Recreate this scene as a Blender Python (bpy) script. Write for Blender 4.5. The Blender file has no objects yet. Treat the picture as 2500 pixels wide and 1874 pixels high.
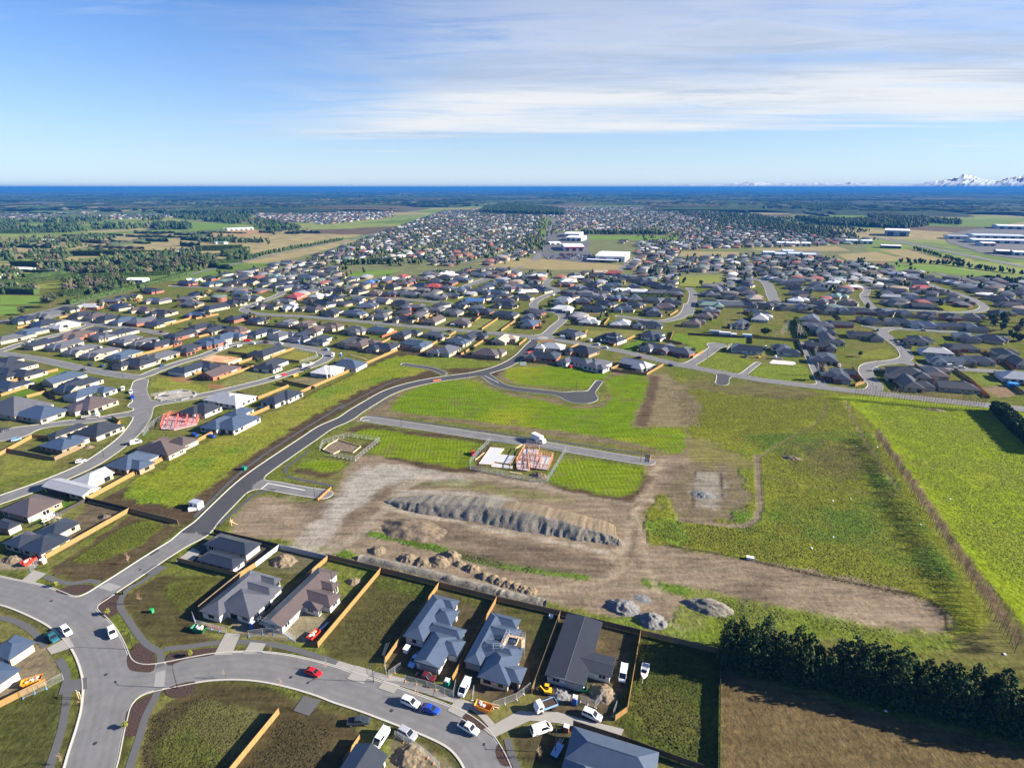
import bpy, bmesh, math, random
import numpy as np
from mathutils import Vector, Matrix
from mathutils.geometry import tessellate_polygon
random.seed(7); RNG = np.random.default_rng(7)
S = bpy.context.scene; COL = S.collection
R = math.radians
# ------------------------------------------------------------------ camera
FPX, HOR, CAMH = 1375.0, 457.5, 115.0
PIT = math.atan((937 - HOR) / FPX); SP, CP = math.sin(PIT), math.cos(PIT)
cam = bpy.data.cameras.new('camera'); camo = bpy.data.objects.new('camera', cam); COL.objects.link(camo)
cam.sensor_width = 36; cam.lens = 36 * FPX / 2500; cam.clip_start = 1; cam.clip_end = 200000
camo.location = (0, 0, CAMH); camo.rotation_euler = (math.pi / 2 - PIT, 0, 0); S.camera = camo
# ------------------------------------------------------------------ sun, sky, exposure
SUN_EL, SUN_AZ = R(22), R(93)          # azimuth clockwise from +Y
sd = Vector((math.sin(SUN_AZ) * math.cos(SUN_EL), math.cos(SUN_AZ) * math.cos(SUN_EL), math.sin(SUN_EL)))
sl = bpy.data.lights.new('sun', 'SUN'); sl.energy = 5.0; sl.angle = R(0.5); sl.color = (1, .9, .76)
so = bpy.data.objects.new('sun', sl); COL.objects.link(so); so.rotation_euler = (-sd).to_track_quat('-Z', 'Y').to_euler()
w = bpy.data.worlds.new('World'); S.world = w; w.use_nodes = True
nt = w.node_tree; nt.nodes.clear()
def N(t, ty, **kw):
    n = t.nodes.new(ty)
    for k, v in kw.items():
        if k.startswith('i_'):
            n.inputs[int(k[2:]) if k[2:].isdigit() else k[2:].replace('_', ' ')].default_value = v
        else: setattr(n, k, v)
    return n
def LK(t, a, b): t.links.new(a, b)
def mth(t, op, a, b=None, c=None, clamp=False):
    n = t.nodes.new('ShaderNodeMath'); n.operation = op; n.use_clamp = clamp
    for i, v in enumerate((a, b, c)):
        if v is None: continue
        if isinstance(v, (int, float)): n.inputs[i].default_value = v
        else: t.links.new(v, n.inputs[i])
    return n.outputs[0]
def mixc(t, f, a, b, bt='MIX'):
    n = t.nodes.new('ShaderNodeMix'); n.data_type = 'RGBA'; n.blend_type = bt
    for i, v in ((0, f), (6, a), (7, b)):
        if isinstance(v, (int, float)): n.inputs[i].default_value = v
        elif isinstance(v, tuple): n.inputs[i].default_value = v if len(v) == 4 else v + (1,)
        else: t.links.new(v, n.inputs[i])
    return n.outputs[2]
def ramp(t, f, *st):
    n = t.nodes.new('ShaderNodeMapRange'); n.interpolation_type = 'SMOOTHSTEP'
    n.inputs[1].default_value, n.inputs[2].default_value = st
    t.links.new(f, n.inputs[0]); return n.outputs[0]
SKY_STRENGTH = 0.05
sky = N(nt, 'ShaderNodeTexSky', sky_type='NISHITA', sun_disc=False, sun_elevation=SUN_EL, sun_rotation=SUN_AZ, altitude=100, air_density=1.0, dust_density=0.2, ozone_density=3.0)
tc = N(nt, 'ShaderNodeTexCoord'); sx = N(nt, 'ShaderNodeSeparateXYZ'); LK(nt, tc.outputs['Generated'], sx.inputs[0])
X, Y, Z = sx.outputs
# cloud sheet: the view direction meets a flat layer high above; the field of cloud is laid out on that layer
zc = mth(nt, 'MAXIMUM', mth(nt, 'ADD', Z, 0.02), 0.02)
px_, py_ = mth(nt, 'DIVIDE', X, zc), mth(nt, 'DIVIDE', Y, zc)
def cnoise(sx_, sy_, rot, det, rough, off=0.0, dist=0.0):
    c = N(nt, 'ShaderNodeCombineXYZ'); LK(nt, px_, c.inputs[0]); LK(nt, py_, c.inputs[1])
    m = N(nt, 'ShaderNodeMapping'); m.inputs['Scale'].default_value = (sx_, sy_, 1); m.inputs['Rotation'].default_value = (0, 0, rot); m.inputs['Location'].default_value = (off, off * .7, 0)
    LK(nt, c.outputs[0], m.inputs[0])
    n = N(nt, 'ShaderNodeTexNoise'); n.inputs['Scale'].default_value = 1; n.inputs['Detail'].default_value = det; n.inputs['Roughness'].default_value = rough; n.inputs['Distortion'].default_value = dist
    LK(nt, m.outputs[0], n.inputs[0]); return n.outputs[0]
n1 = cnoise(.30, .20, R(-25), 9, .55, 3.1, .3)       # big shapes
n2 = cnoise(.20, .75, R(12), 8, .58, 9.7, .5)        # wind-drawn streaks
n3 = cnoise(.16, .42, R(10), 5, .5, 5.0, .2)
h1 = mth(nt, 'SUBTRACT', n1, .5)
n4 = cnoise(.75, 2.3, R(16), 9, .68, 2.3, .9)         # torn, fibrous edges
# the bank of cloud lies beyond a front that runs from overhead right to far left, and ends well short of the horizon
front = mth(nt, 'ADD', mth(nt, 'ADD', mth(nt, 'SUBTRACT', px_, 1.1), mth(nt, 'MULTIPLY', py_, .475)), mth(nt, 'ADD', mth(nt, 'MULTIPLY', h1, 3.4), mth(nt, 'MULTIPLY', mth(nt, 'SUBTRACT', n4, .5), 2.4)))
bank = ramp(nt, front, -1.4, 2.4)
far_ = mth(nt, 'SUBTRACT', mth(nt, 'SUBTRACT', 10.6, mth(nt, 'MULTIPLY', mth(nt, 'MAXIMUM', px_, 0.0), .42)), py_)
nearlim = ramp(nt, mth(nt, 'ADD', far_, mth(nt, 'MULTIPLY', mth(nt, 'SUBTRACT', n2, .5), 6.0)), -.6, 1.8)
dens = mth(nt, 'MULTIPLY', mth(nt, 'MULTIPLY', bank, nearlim), ramp(nt, mth(nt, 'ADD', mth(nt, 'ADD', mth(nt, 'MULTIPLY', n2, .55), mth(nt, 'MULTIPLY', n1, .45)), mth(nt, 'MULTIPLY', n4, .45)), .44, .80))
wisp = mth(nt, 'MULTIPLY', ramp(nt, mth(nt, 'ADD', mth(nt, 'MULTIPLY', n2, .7), mth(nt, 'MULTIPLY', n4, .35)), .575, .74), .6)
cl = mth(nt, 'MAXIMUM', dens, wisp, clamp=True)
cl = mth(nt, 'MULTIPLY', cl, ramp(nt, Z, 0.004, .05))
shade = mth(nt, 'MULTIPLY', ramp(nt, mth(nt, 'ADD', mth(nt, 'ADD', mth(nt, 'MULTIPLY', n3, .65), mth(nt, 'MULTIPLY', n4, .5)), mth(nt, 'MULTIPLY', far_, .010)), .54, .80), .85)
ccol = mixc(nt, shade, (5.3, 5.4, 5.5), (2.5, 3.2, 4.3))
skyb = mixc(nt, 1.0, sky.outputs[0], (0.35, 0.62, 1.0), 'MULTIPLY')
pale = mth(nt, 'POWER', mth(nt, 'SUBTRACT', 1.0, mth(nt, 'MINIMUM', mth(nt, 'MAXIMUM', Z, 0.0), 1.0)), 8.0)
skyb = mixc(nt, mth(nt, 'MULTIPLY', pale, .82), skyb, (5.1, 5.85, 6.3))
skyc = mixc(nt, mth(nt, 'MULTIPLY', cl, .93), skyb, ccol)
bg = N(nt, 'ShaderNodeBackground', i_Strength=SKY_STRENGTH); LK(nt, skyc, bg.inputs[0])
LK(nt, bg.outputs[0], N(nt, 'ShaderNodeOutputWorld').inputs[0])
S.view_settings.view_transform = 'Standard'; S.view_settings.look = 'None'; S.view_settings.gamma = 1; S.view_settings.exposure = 1.78
S.cycles.max_bounces = 5; S.cycles.diffuse_bounces = 2; S.cycles.glossy_bounces = 2; S.cycles.transparent_max_bounces = 6; S.cycles.volume_bounces = 0
S.cycles.use_denoising = True; S.cycles.sample_clamp_indirect = 4
# ------------------------------------------------------------------ pixels of the photograph -> points of the ground
CR = {k: (x, y, 2.632) for k, x, y in [('A', 0, 1244), ('B', 830, 1244), ('C', 1660, 1244), ('D', 0, 820), ('E', 830, 820), ('F', 1660, 820), ('G', 0, 400), ('I', 830, 400), ('J', 1660, 400)]}
CR.update({k: (x, y, 5.264) for k, x, y in [('1', 0, 660), ('2', 420, 660), ('3', 840, 660), ('4', 1260, 660), ('5', 1680, 660), ('6', 2080, 660), ('a', 0, 1244), ('b', 420, 1244), ('c', 840, 1400), ('d', 1240, 1400), ('e', 840, 1560), ('f', 1240, 1560), ('h', 1130, 1040)]})
CR['Z'] = (0, 0, .8848); CR['s'] = (0, 0, 1.0)
def P(k, x, y, z=0.0):
    ox, oy, s = CR[k]; u, v = ox + x / s, oy + y / s
    xx, d = (u - 1250) / FPX, (v - 937) / FPX
    dn, fw = SP + d * CP, CP - d * SP
    return np.array([xx / dn * (CAMH - z), fw / dn * (CAMH - z)])
def PL(k, pts, z=0.0): return [P(k, a, b, z) for a, b in pts]
GA = R(-19.5); GX = np.array([math.cos(GA), math.sin(GA)]); GY = np.array([-GX[1], GX[0]])   # the street grid
# ------------------------------------------------------------------ mesh helpers
class MB:
    def __init__(s): s.v = []; s.f = []; s.m = []; s.uv = []
    def face(s, pts, m=0, uv=None):
        b = len(s.v); s.v += [tuple(map(float, p)) for p in pts]; s.f.append(tuple(range(b, b + len(pts)))); s.m.append(m)
        s.uv.append(uv if uv else [(0, 0)] * len(pts))
    def add(s, vs, fs, m=0):
        b = len(s.v); s.v += [tuple(map(float, p)) for p in vs]
        for f in fs: s.f.append(tuple(b + i for i in f)); s.m.append(m); s.uv.append([(0, 0)] * len(f))
    def box(s, x0, x1, y0, y1, z0, z1, m=0, M=None):
        vs = [(x, y, z) for z in (z0, z1) for x, y in ((x0, y0), (x1, y0), (x1, y1), (x0, y1))]
        if M is not None: vs = [M @ Vector(q) for q in vs]
        s.add(vs, [(3, 2, 1, 0), (4, 5, 6, 7), (0, 1, 5, 4), (1, 2, 6, 5), (2, 3, 7, 6), (3, 0, 4, 7)], m)
    def cyl(s, p, q, r0, r1=None, n=6, m=0, cap=True):
        p, q = Vector(p), Vector(q); r1 = r0 if r1 is None else r1
        d = (q - p).normalized(); a = d.orthogonal().normalized(); b = d.cross(a)
        vs = []
        for c, r in ((p, r0), (q, r1)):
            for i in range(n):
                t = 2 * math.pi * i / n; vs.append(c + a * (r * math.cos(t)) + b * (r * math.sin(t)))
        fs = [(i, (i + 1) % n, n + (i + 1) % n, n + i) for i in range(n)]
        if cap: fs += [tuple(range(n - 1, -1, -1)), tuple(range(n, 2 * n))]
        s.add(vs, fs, m)
    def mesh(s, name, mats, smooth=False):
        me = bpy.data.meshes.new(name); me.from_pydata(s.v, [], s.f)
        for m in (mats if isinstance(mats, (list, tuple)) else [mats]): me.materials.append(m)
        if any(s.m): me.polygons.foreach_set('material_index', s.m)
        if any(any(p != (0, 0) for p in u) for u in s.uv):
            ul = me.uv_layers.new(name='UVMap'); ul.data.foreach_set('uv', [c for u in s.uv for p in u for c in p])
        if smooth: me.polygons.foreach_set('use_smooth', [True] * len(me.polygons))
        me.update(); return me
    def build(s, name, mats, parent=None, smooth=False, **kw): return link(name, s.mesh(name, mats, smooth), parent, **kw)
def link(name, me, parent=None, loc=None, rz=None, scale=None, label=None, cat=None, group=None, kind=None):
    o = bpy.data.objects.new(name, me); COL.objects.link(o)
    if parent is not None: o.parent = parent
    if loc is not None: o.location = loc if len(loc) == 3 else (loc[0], loc[1], 0)
    if rz is not None: o.rotation_euler = (0, 0, rz)
    if scale is not None: o.scale = scale if hasattr(scale, '__len__') else (scale,) * 3
    if label: o['label'] = label
    if cat: o['category'] = cat
    if group: o['group'] = group
    if kind: o['kind'] = kind
    return o
def thing(name, label, cat, loc, rz=0.0, group=None): return link(name, None, None, loc, rz, None, label, cat, group)
def copytree(o, **kw):
    c = o.copy(); COL.objects.link(c)
    for ch in o.children:
        d = ch.copy(); COL.objects.link(d); d.parent = c
        for g in ch.children:
            e = g.copy(); COL.objects.link(e); e.parent = d
    return c
def npmesh(name, V, F, mats):
    me = bpy.data.meshes.new(name); V = np.asarray(V, np.float32); F = np.asarray(F, np.int32); k = F.shape[1]
    me.vertices.add(len(V)); me.vertices.foreach_set('co', V.ravel())
    me.loops.add(F.size); me.loops.foreach_set('vertex_index', F.ravel())
    me.polygons.add(len(F)); me.polygons.foreach_set('loop_start', np.arange(0, F.size, k, dtype=np.int32)); me.polygons.foreach_set('loop_total', np.full(len(F), k, np.int32))
    for m in (mats if isinstance(mats, (list, tuple)) else [mats]): me.materials.append(m)
    me.update(calc_edges=True); me.validate(); return me
def vcol(me, name, arr):
    a = me.color_attributes.new(name, 'FLOAT_COLOR', 'POINT'); a.data.foreach_set('color', np.asarray(arr, np.float32).ravel())
# ------------------------------------------------------------------ noise in numpy
def vnoise(x, y, seed=0):
    xi, yi = np.floor(x).astype(np.int64), np.floor(y).astype(np.int64); fx, fy = x - xi, y - yi
    fx, fy = fx * fx * (3 - 2 * fx), fy * fy * (3 - 2 * fy)
    def h(a, b):
        n = (a * 374761393 + b * 668265263 + seed * 1442695041) & 0xffffffff; n = ((n ^ (n >> 13)) * 1274126177) & 0xffffffff
        return ((n ^ (n >> 16)) & 0xffff) / 65535.0
    return (h(xi, yi) * (1 - fx) + h(xi + 1, yi) * fx) * (1 - fy) + (h(xi, yi + 1) * (1 - fx) + h(xi + 1, yi + 1) * fx) * fy
def fbm(x, y, s, o=4, seed=0):
    r, a, t = 0, 1.0, 0
    for i in range(o): r = r + a * vnoise(x / s, y / s, seed + i); t += a; a *= .5; s *= .5
    return r / t - .5
def seg_d(X, Y, a, b):
    d = b - a; L = max(d @ d, 1e-9); t = np.clip(((X - a[0]) * d[0] + (Y - a[1]) * d[1]) / L, 0, 1)
    return np.hypot(X - a[0] - t * d[0], Y - a[1] - t * d[1])
def line_d(X, Y, pts):
    r = np.full(X.shape, 1e9)
    for a, b in zip(pts[:-1], pts[1:]): r = np.minimum(r, seg_d(X, Y, np.asarray(a), np.asarray(b)))
    return r
def poly_sd(X, Y, pts):
    pts = [np.asarray(p) for p in pts]; d = line_d(X, Y, pts + pts[:1]); ins = np.zeros(X.shape, bool)
    for a, b in zip(pts, pts[1:] + pts[:1]):
        if a[1] == b[1]: continue
        c = ((a[1] > Y) != (b[1] > Y)) & (X < (b[0] - a[0]) * (Y - a[1]) / (b[1] - a[1]) + a[0]); ins ^= c
    return np.where(ins, -d, d)
def smooth(pts, n=6, closed=False):
    pts = [np.asarray(p, float) for p in pts]; out = []
    m = len(pts); rng = range(m if closed else m - 1)
    for i in rng:
        p1, p2 = pts[i], pts[(i + 1) % m]
        p0 = pts[i - 1] if (i > 0 or closed) else p1; p3 = pts[(i + 2) % m] if (i + 2 < m or closed) else p2
        for j in range(n):
            t = j / n; out.append(.5 * (2 * p1 + (p2 - p0) * t + (2 * p0 - 5 * p1 + 4 * p2 - p3) * t * t + (3 * p1 - p0 - 3 * p2 + p3) * t ** 3))
    if not closed: out.append(pts[-1])
    return out
# ------------------------------------------------------------------ materials
MATS = {}
def mat(name, col, rough=.8, var=0.0, scale=1.0, bump=0.0, spec=.3, metal=0.0, col2=None, coord='Object', stretch=None, bscale=None, emit=None):
    if name in MATS: return MATS[name]
    m = bpy.data.materials.new(name); m.use_nodes = True; t = m.node_tree; b = t.nodes['Principled BSDF']
    b.inputs['Roughness'].default_value = rough; b.inputs['Metallic'].default_value = metal; b.inputs['Specular IOR Level'].default_value = spec
    b.inputs['Base Color'].default_value = tuple(col) + (1,)
    if var or bump or col2:
        tcn = N(t, 'ShaderNodeTexCoord'); src = tcn.outputs[coord]
        if stretch:
            mp = N(t, 'ShaderNodeMapping'); mp.inputs['Scale'].default_value = stretch; LK(t, src, mp.inputs[0]); src = mp.outputs[0]
        no = N(t, 'ShaderNodeTexNoise'); no.inputs['Scale'].default_value = scale; no.inputs['Detail'].default_value = 6; no.inputs['Roughness'].default_value = .65; LK(t, src, no.inputs[0])
        if col2: c = mixc(t, ramp(t, no.outputs[0], .35, .65), tuple(col), tuple(col2))
        else:
            k = mth(t, 'ADD', mth(t, 'MULTIPLY', mth(t, 'SUBTRACT', no.outputs[0], .5), var * 2), 1.0)
            cc = N(t, 'ShaderNodeCombineColor'); [LK(t, k, cc.inputs[i]) for i in range(3)]
            c = mixc(t, 1.0, tuple(col), cc.outputs[0], 'MULTIPLY')
        LK(t, c, b.inputs['Base Color'])
        if bump:
            n2_ = no
            if bscale:
                n2_ = N(t, 'ShaderNodeTexNoise'); n2_.inputs['Scale'].default_value = bscale; n2_.inputs['Detail'].default_value = 3; LK(t, src, n2_.inputs[0])
            bp = N(t, 'ShaderNodeBump'); bp.inputs['Strength'].default_value = bump; bp.inputs['Distance'].default_value = .3; LK(t, n2_.outputs[0], bp.inputs['Height']); LK(t, bp.outputs[0], b.inputs['Normal'])
    MATS[name] = m; return m
M_ASPH = mat('asphalt_old', (.142, .143, .145), .85, .42, .22, .0, .25)
for _m in (M_ASPH,):   # wheel paths: the strip that tyres polish, by distance from the kerb
    _t = _m.node_tree; _b = _t.nodes['Principled BSDF']; _c = _b.inputs['Base Color'].links[0].from_socket; _a = N(_t, 'ShaderNodeAttribute', attribute_name='kerb_distance'); _n = N(_t, 'ShaderNodeTexNoise'); _n.inputs['Scale'].default_value = .35; _n.inputs['Detail'].default_value = 5
    _f = mth(_t, 'ADD', _a.outputs['Fac'], mth(_t, 'MULTIPLY', mth(_t, 'SUBTRACT', _n.outputs[0], .5), 1.2)); _w = mth(_t, 'SINE', mth(_t, 'MULTIPLY', _f, 3.6)); _k = mth(_t, 'ADD', 1.0, mth(_t, 'MULTIPLY', _w, mth(_t, 'MULTIPLY', ramp(_t, _n.outputs[0], .35, .65), .16)))
    _cc = N(_t, 'ShaderNodeCombineColor'); [LK(_t, _k, _cc.inputs[i_]) for i_ in range(3)]; LK(_t, mixc(_t, 1.0, _c, _cc.outputs[0], 'MULTIPLY'), _b.inputs['Base Color'])
M_ASPHN = mat('asphalt_new', (.050, .051, .056), .8, .25, .15, .0, .3)
M_CONC = mat('concrete', (.27, .26, .24), .8, .14, .6)
M_KERB = mat('kerb_concrete', (.40, .385, .35), .8, .12, .8)
M_PATH = mat('path_asphalt', (.088, .089, .093), .85, .14, .5)
M_PATHN = mat('path_new', (.065, .068, .075), .85, .2, .5)
M_BARK = mat('bark_mulch', (.050, .030, .024), .95, .6, 2.0, .8)
M_WHITEP = mat('white_road_paint', (.75, .75, .73), .7)
# ================================================================== streets
STREETS = []   # (phrase, is_new, width, points)
def street(ph, new, wd, *parts, sm=True):
    pts = []
    for k, l in parts: pts += PL(k, l)
    STREETS.append((ph, new, wd, smooth(pts, 5) if sm else [np.asarray(p) for p in pts]))
street('the wide junction street', 0, 9.6, ('A', [(-120, 490), (0, 518), (150, 548), (300, 605), (440, 675), (560, 770), (640, 890), (690, 1040), (692, 1190), (660, 1350), (618, 1500), (580, 1658), (545, 1760)]))
street('the cul-de-sac street', 0, 8.6, ('A', [(790, 1110), (880, 1095), (1000, 1075), (1150, 1045), (1330, 1012), (1500, 998), (1700, 1006), (1900, 1042), (2100, 1098), (2211, 1140)]), ('B', [(200, 1195), (420, 1275), (620, 1350), (780, 1430), (880, 1530), (950, 1658), (985, 1760)]))
street('the lower main road', 0, 7.6, ('A', [(640, 545), (710, 497), (815, 430), (925, 357), (1025, 292), (1125, 230), (1215, 175), (1255, 145)]))
street('the new main road', 1, 8.2, ('D', [(1255, 1261), (1300, 1222), (1375, 1145), (1460, 1060), (1540, 982), (1620, 912), (1710, 845), (1800, 783), (1890, 722), (1990, 655), (2090, 588)]), ('E', [(26, 535), (110, 478), (190, 430), (290, 372), (390, 333), (500, 304), (620, 281), (750, 262), (870, 245), (980, 218), (1060, 190), (1125, 155), (1180, 112), (1225, 62), (1262, 30)]))
street('the new side road', 0, 6.6, ('E', [(175, 533), (400, 566), (700, 610), (1000, 655), (1300, 698), (1600, 748), (1900, 797), (1975, 806)]))
street('the new stub road', 0, 6.4, ('D', [(1660, 955), (1750, 962), (1900, 990), (2085, 1018)]))
street('the new cul-de-sac', 1, 6.6, ('E', [(945, 258), (1000, 300), (1060, 326), (1150, 342), (1250, 353), (1350, 363), (1450, 380), (1520, 392)]))
street('the new cul-de-sac', 1, 19.5, ('E', [(1538, 393), (1548, 395)]), sm=False)
street('the new cul-de-sac', 1, 4.2, ('E', [(1610, 365), (1665, 292)]), sm=False)
street('the new right of way', 1, 4.6, ('3', [(770, 1205), (1000, 1238), (1130, 1262), (1230, 1298), (1280, 1325)]))
street('the roundabout', 0, 19.5, ('4', [(338, 868), (345, 868)]), sm=False)
street('the winding street beyond the roundabout', 0, 7.8, ('4', [(340, 868), (420, 795), (500, 720), (570, 665), (605, 625), (590, 580), (520, 545), (400, 515), (280, 490), (225, 455), (235, 415), (300, 365), (400, 320), (500, 285), (545, 268), (500, 235), (420, 205), (380, 170), (420, 120), (500, 70), (500, 30), (440, 0)]))
street('the street left of the roundabout', 0, 8.2, ('4', [(330, 868), (0, 835)]), ('3', [(1800, 797), (1400, 765), (1000, 728), (600, 692), (300, 665), (0, 638)]), ('2', [(1900, 610), (1600, 588), (1300, 572), (1100, 558), (980, 535), (925, 505), (960, 470), (1060, 430), (1200, 380), (1330, 335), (1400, 300), (1390, 272), (1250, 248), (900, 226), (400, 214), (0, 200)]))
street('the street right of the roundabout', 0, 7.6, ('4', [(350, 872), (500, 890), (700, 922), (1000, 972), (1200, 1010), (1500, 1072), (1800, 1145), (2100, 1212), (2211, 1235)]), ('5', [(300, 1290), (600, 1348), (900, 1402), (1200, 1440), (1500, 1478), (1900, 1522), (2211, 1558)]), ('F', [(1200, 362), (1500, 396), (1800, 428), (2211, 470), (2350, 485)]))
street('the park street', 0, 7.8, ('D', [(0, 112), (250, 150), (500, 203), (700, 240), (850, 262), (930, 255), (1000, 225), (1150, 172), (1300, 128)]), ('2', [(680, 985), (820, 945), (1000, 922), (1300, 932), (1600, 972), (1850, 1020), (1985, 1060), (2010, 1105), (1930, 1170), (1700, 1255), (1300, 1388), (900, 1492), (500, 1582), (200, 1640)]), ('D', [(960, 438), (880, 440)]))
street('the street below the park', 0, 8.0, ('D', [(905, 290), (890, 350), (908, 410), (925, 460), (915, 520), (880, 580), (820, 650), (700, 745), (550, 838), (300, 945), (0, 1052), (-150, 1100)]))
street('the islanded close', 0, 6.8, ('D', [(850, 498), (750, 512), (600, 540), (400, 560), (200, 590), (60, 612), (-60, 630)]))
street('the islanded close', 0, 16, ('D', [(60, 632), (90, 628)]), sm=False)
street('the upper left street', 0, 7.2, ('1', [(-40, 1030), (60, 1020), (250, 950), (600, 862), (900, 790), (1150, 708), (1250, 695), (1500, 728), (1900, 780), (2100, 812)]))
street('the upper left street', 0, 6.5, ('1', [(1180, 690), (1000, 650), (850, 640)]))
street('the side close on the right', 0, 7.2, ('5', [(0, 1215), (120, 1150), (240, 1070), (330, 1000), (370, 960)]))
street('the side close on the right', 0, 12, ('5', [(350, 960), (380, 958)]), sm=False)
street('the lane among the lots', 0, 3.6, ('5', [(700, 1345), (790, 1270), (900, 1185)]))
street('the tree-lined lane', 0, 4.6, ('5', [(1450, 925), (1560, 1130), (1670, 1370), (1720, 1480)]))
street('the stub beside the paddock', 1, 7.4, ('5', [(450, 1345), (440, 1430), (430, 1450)]))
street('the estate street on the right', 0, 7.6, ('6', [(260, 1548), (300, 1480), (230, 1400), (170, 1300), (200, 1230), (330, 1195), (500, 1178), (640, 1150), (700, 1105), (650, 1010), (540, 920), (440, 840), (390, 790), (420, 760), (560, 745), (900, 768), (1300, 795), (1450, 800)]))
street('the estate street on the right', 0, 7.2, ('6', [(700, 1180), (800, 1215), (1000, 1240), (1300, 1262), (1900, 1300), (2211, 1318)]))
street('the estate street on the right', 0, 5.5, ('6', [(390, 770), (280, 735), (170, 715)]))
street('the long curved street on the right', 0, 7.8, ('5', [(0, 560), (20, 480), (55, 380), (60, 290), (10, 230)]))
street('the long curved street on the right', 0, 8.2, ('4', [(2211, 440), (2190, 520), (2100, 600), (1900, 650), (1700, 640), (1500, 610), (1330, 590)]))
street('the broad street', 0, 11, ('5', [(1120, 400), (1080, 330), (1050, 240), (1000, 160), (900, 115), (700, 85), (480, 65), (380, 40), (340, 0)]))
street('the cross street', 0, 7.4, ('5', [(350, 385), (700, 400), (1100, 415), (1500, 440), (1900, 455), (2200, 470)]), ('6', [(250, 490), (600, 505), (1000, 525), (1350, 540), (1600, 525), (1700, 480), (1640, 420), (1500, 350), (1300, 280), (1100, 220), (1000, 180)]))
street('the cross street', 0, 7.4, ('6', [(260, 480), (190, 400), (150, 330), (190, 270), (180, 220), (100, 185), (0, 170)]))
street('the far left close', 0, 7.4, ('3', [(0, 320), (300, 335), (600, 360), (900, 385), (1150, 405), (1350, 420)]))
street('the rising street in the middle', 0, 7.8, ('3', [(1420, 250), (1620, 180), (1820, 105), (2000, 45), (2211, -20)]))
GX0, GX1, GY0, GY1, GS = -560.0, 560.0, 55.0, 760.0, 0.8
gx = np.arange(GX0, GX1, GS); gy = np.arange(GY0, GY1, GS)
def street_sd(Xg, Yg):
    tot = np.full(Xg.shape, 50.0); best = np.full(Xg.shape, 50.0); who = np.zeros(Xg.shape, np.int16)
    xs, ys = Xg[0], Yg[:, 0]; kk = 5.0
    for i, (ph, nw, wd, pts) in enumerate(STREETS):
        A = np.array(pts); mg = 22 + wd / 2
        i0, i1 = np.searchsorted(xs, A[:, 0].min() - mg), np.searchsorted(xs, A[:, 0].max() + mg)
        j0, j1 = np.searchsorted(ys, A[:, 1].min() - mg), np.searchsorted(ys, A[:, 1].max() + mg)
        if i1 <= i0 or j1 <= j0: continue
        sl_ = (slice(j0, j1), slice(i0, i1)); Xs, Ys = Xg[sl_], Yg[sl_]
        d = np.full(Xs.shape, 50.0)
        for a, b in zip(pts[:-1], pts[1:]):
            lo, hi = np.minimum(a, b) - mg, np.maximum(a, b) + mg
            p0, p1 = np.searchsorted(Xs[0], lo[0]), np.searchsorted(Xs[0], hi[0]); q0, q1 = np.searchsorted(Ys[:, 0], lo[1]), np.searchsorted(Ys[:, 0], hi[1])
            if p1 <= p0 or q1 <= q0: continue
            s2 = (slice(q0, q1), slice(p0, p1)); d[s2] = np.minimum(d[s2], seg_d(Xs[s2], Ys[s2], a, b))
        d = d - wd / 2
        t = tot[sl_]; h = np.maximum(kk - np.abs(t - d), 0) / kk; tot[sl_] = np.minimum(t, d) - h * h * kk * .25 * ((d < 7) & (t < 7))
        bb = best[sl_]; c = d < bb; bb[c] = d[c]; ww = who[sl_]; ww[c] = i
    return tot, who
XG, YG = np.meshgrid(gx, gy)
RSD, RWHO = street_sd(XG, YG)
def rsd_at(x, y):
    i = np.clip(((np.asarray(x) - GX0) / GS), 0, len(gx) - 1.001); j = np.clip(((np.asarray(y) - GY0) / GS), 0, len(gy) - 1.001)
    i0, j0 = i.astype(int), j.astype(int); fi, fj = i - i0, j - j0
    return (RSD[j0, i0] * (1 - fi) + RSD[j0, i0 + 1] * fi) * (1 - fj) + (RSD[j0 + 1, i0] * (1 - fi) + RSD[j0 + 1, i0 + 1] * fi) * fj
def region(SD, gx, gy, sel=None):
    """marching squares: polygons inside SD<0 and the boundary segments"""
    ins = SD < 0; k = ins[:-1, :-1].astype(np.int8) + ins[:-1, 1:] + ins[1:, :-1] + ins[1:, 1:]
    ok = np.ones(k.shape, bool) if sel is None else sel[:-1, :-1]
    V, Fq, segs = [], [], []
    jf, if_ = np.nonzero((k == 4) & ok)
    # greedy run merge along x keeps the sheet cheap
    if len(jf):
        brk = np.nonzero((np.diff(jf) != 0) | (np.diff(if_) != 1))[0] + 1
        st = np.r_[0, brk]; en = np.r_[brk - 1, len(jf) - 1]
        for s_, e_ in zip(st, en):
            j, i0 = jf[s_], if_[s_]
            while i0 <= if_[e_]:
                i1 = min(i0 + 0, if_[e_]); b = len(V)
                V += [(gx[i0], gy[j]), (gx[i1 + 1], gy[j]), (gx[i1 + 1], gy[j + 1]), (gx[i0], gy[j + 1])]; Fq.append((b, b + 1, b + 2, b + 3)); i0 = i1 + 1
    jb, ib = np.nonzero((k > 0) & (k < 4) & ok)
    for j, i in zip(jb, ib):
        c = [(gx[i], gy[j], SD[j, i]), (gx[i + 1], gy[j], SD[j, i + 1]), (gx[i + 1], gy[j + 1], SD[j + 1, i + 1]), (gx[i], gy[j + 1], SD[j + 1, i])]
        poly, cr = [], []
        for q in range(4):
            a, b = c[q], c[(q + 1) % 4]
            if a[2] < 0: poly.append(a[:2])
            if (a[2] < 0) != (b[2] < 0):
                t = a[2] / (a[2] - b[2]); p = (a[0] + t * (b[0] - a[0]), a[1] + t * (b[1] - a[1])); poly.append(p); cr.append(p)
        if len(poly) >= 3: b = len(V); V += poly; Fq.append(tuple(range(b, b + len(poly))))
        if len(cr) == 2: segs.append(cr)
    return V, Fq, segs
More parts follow.
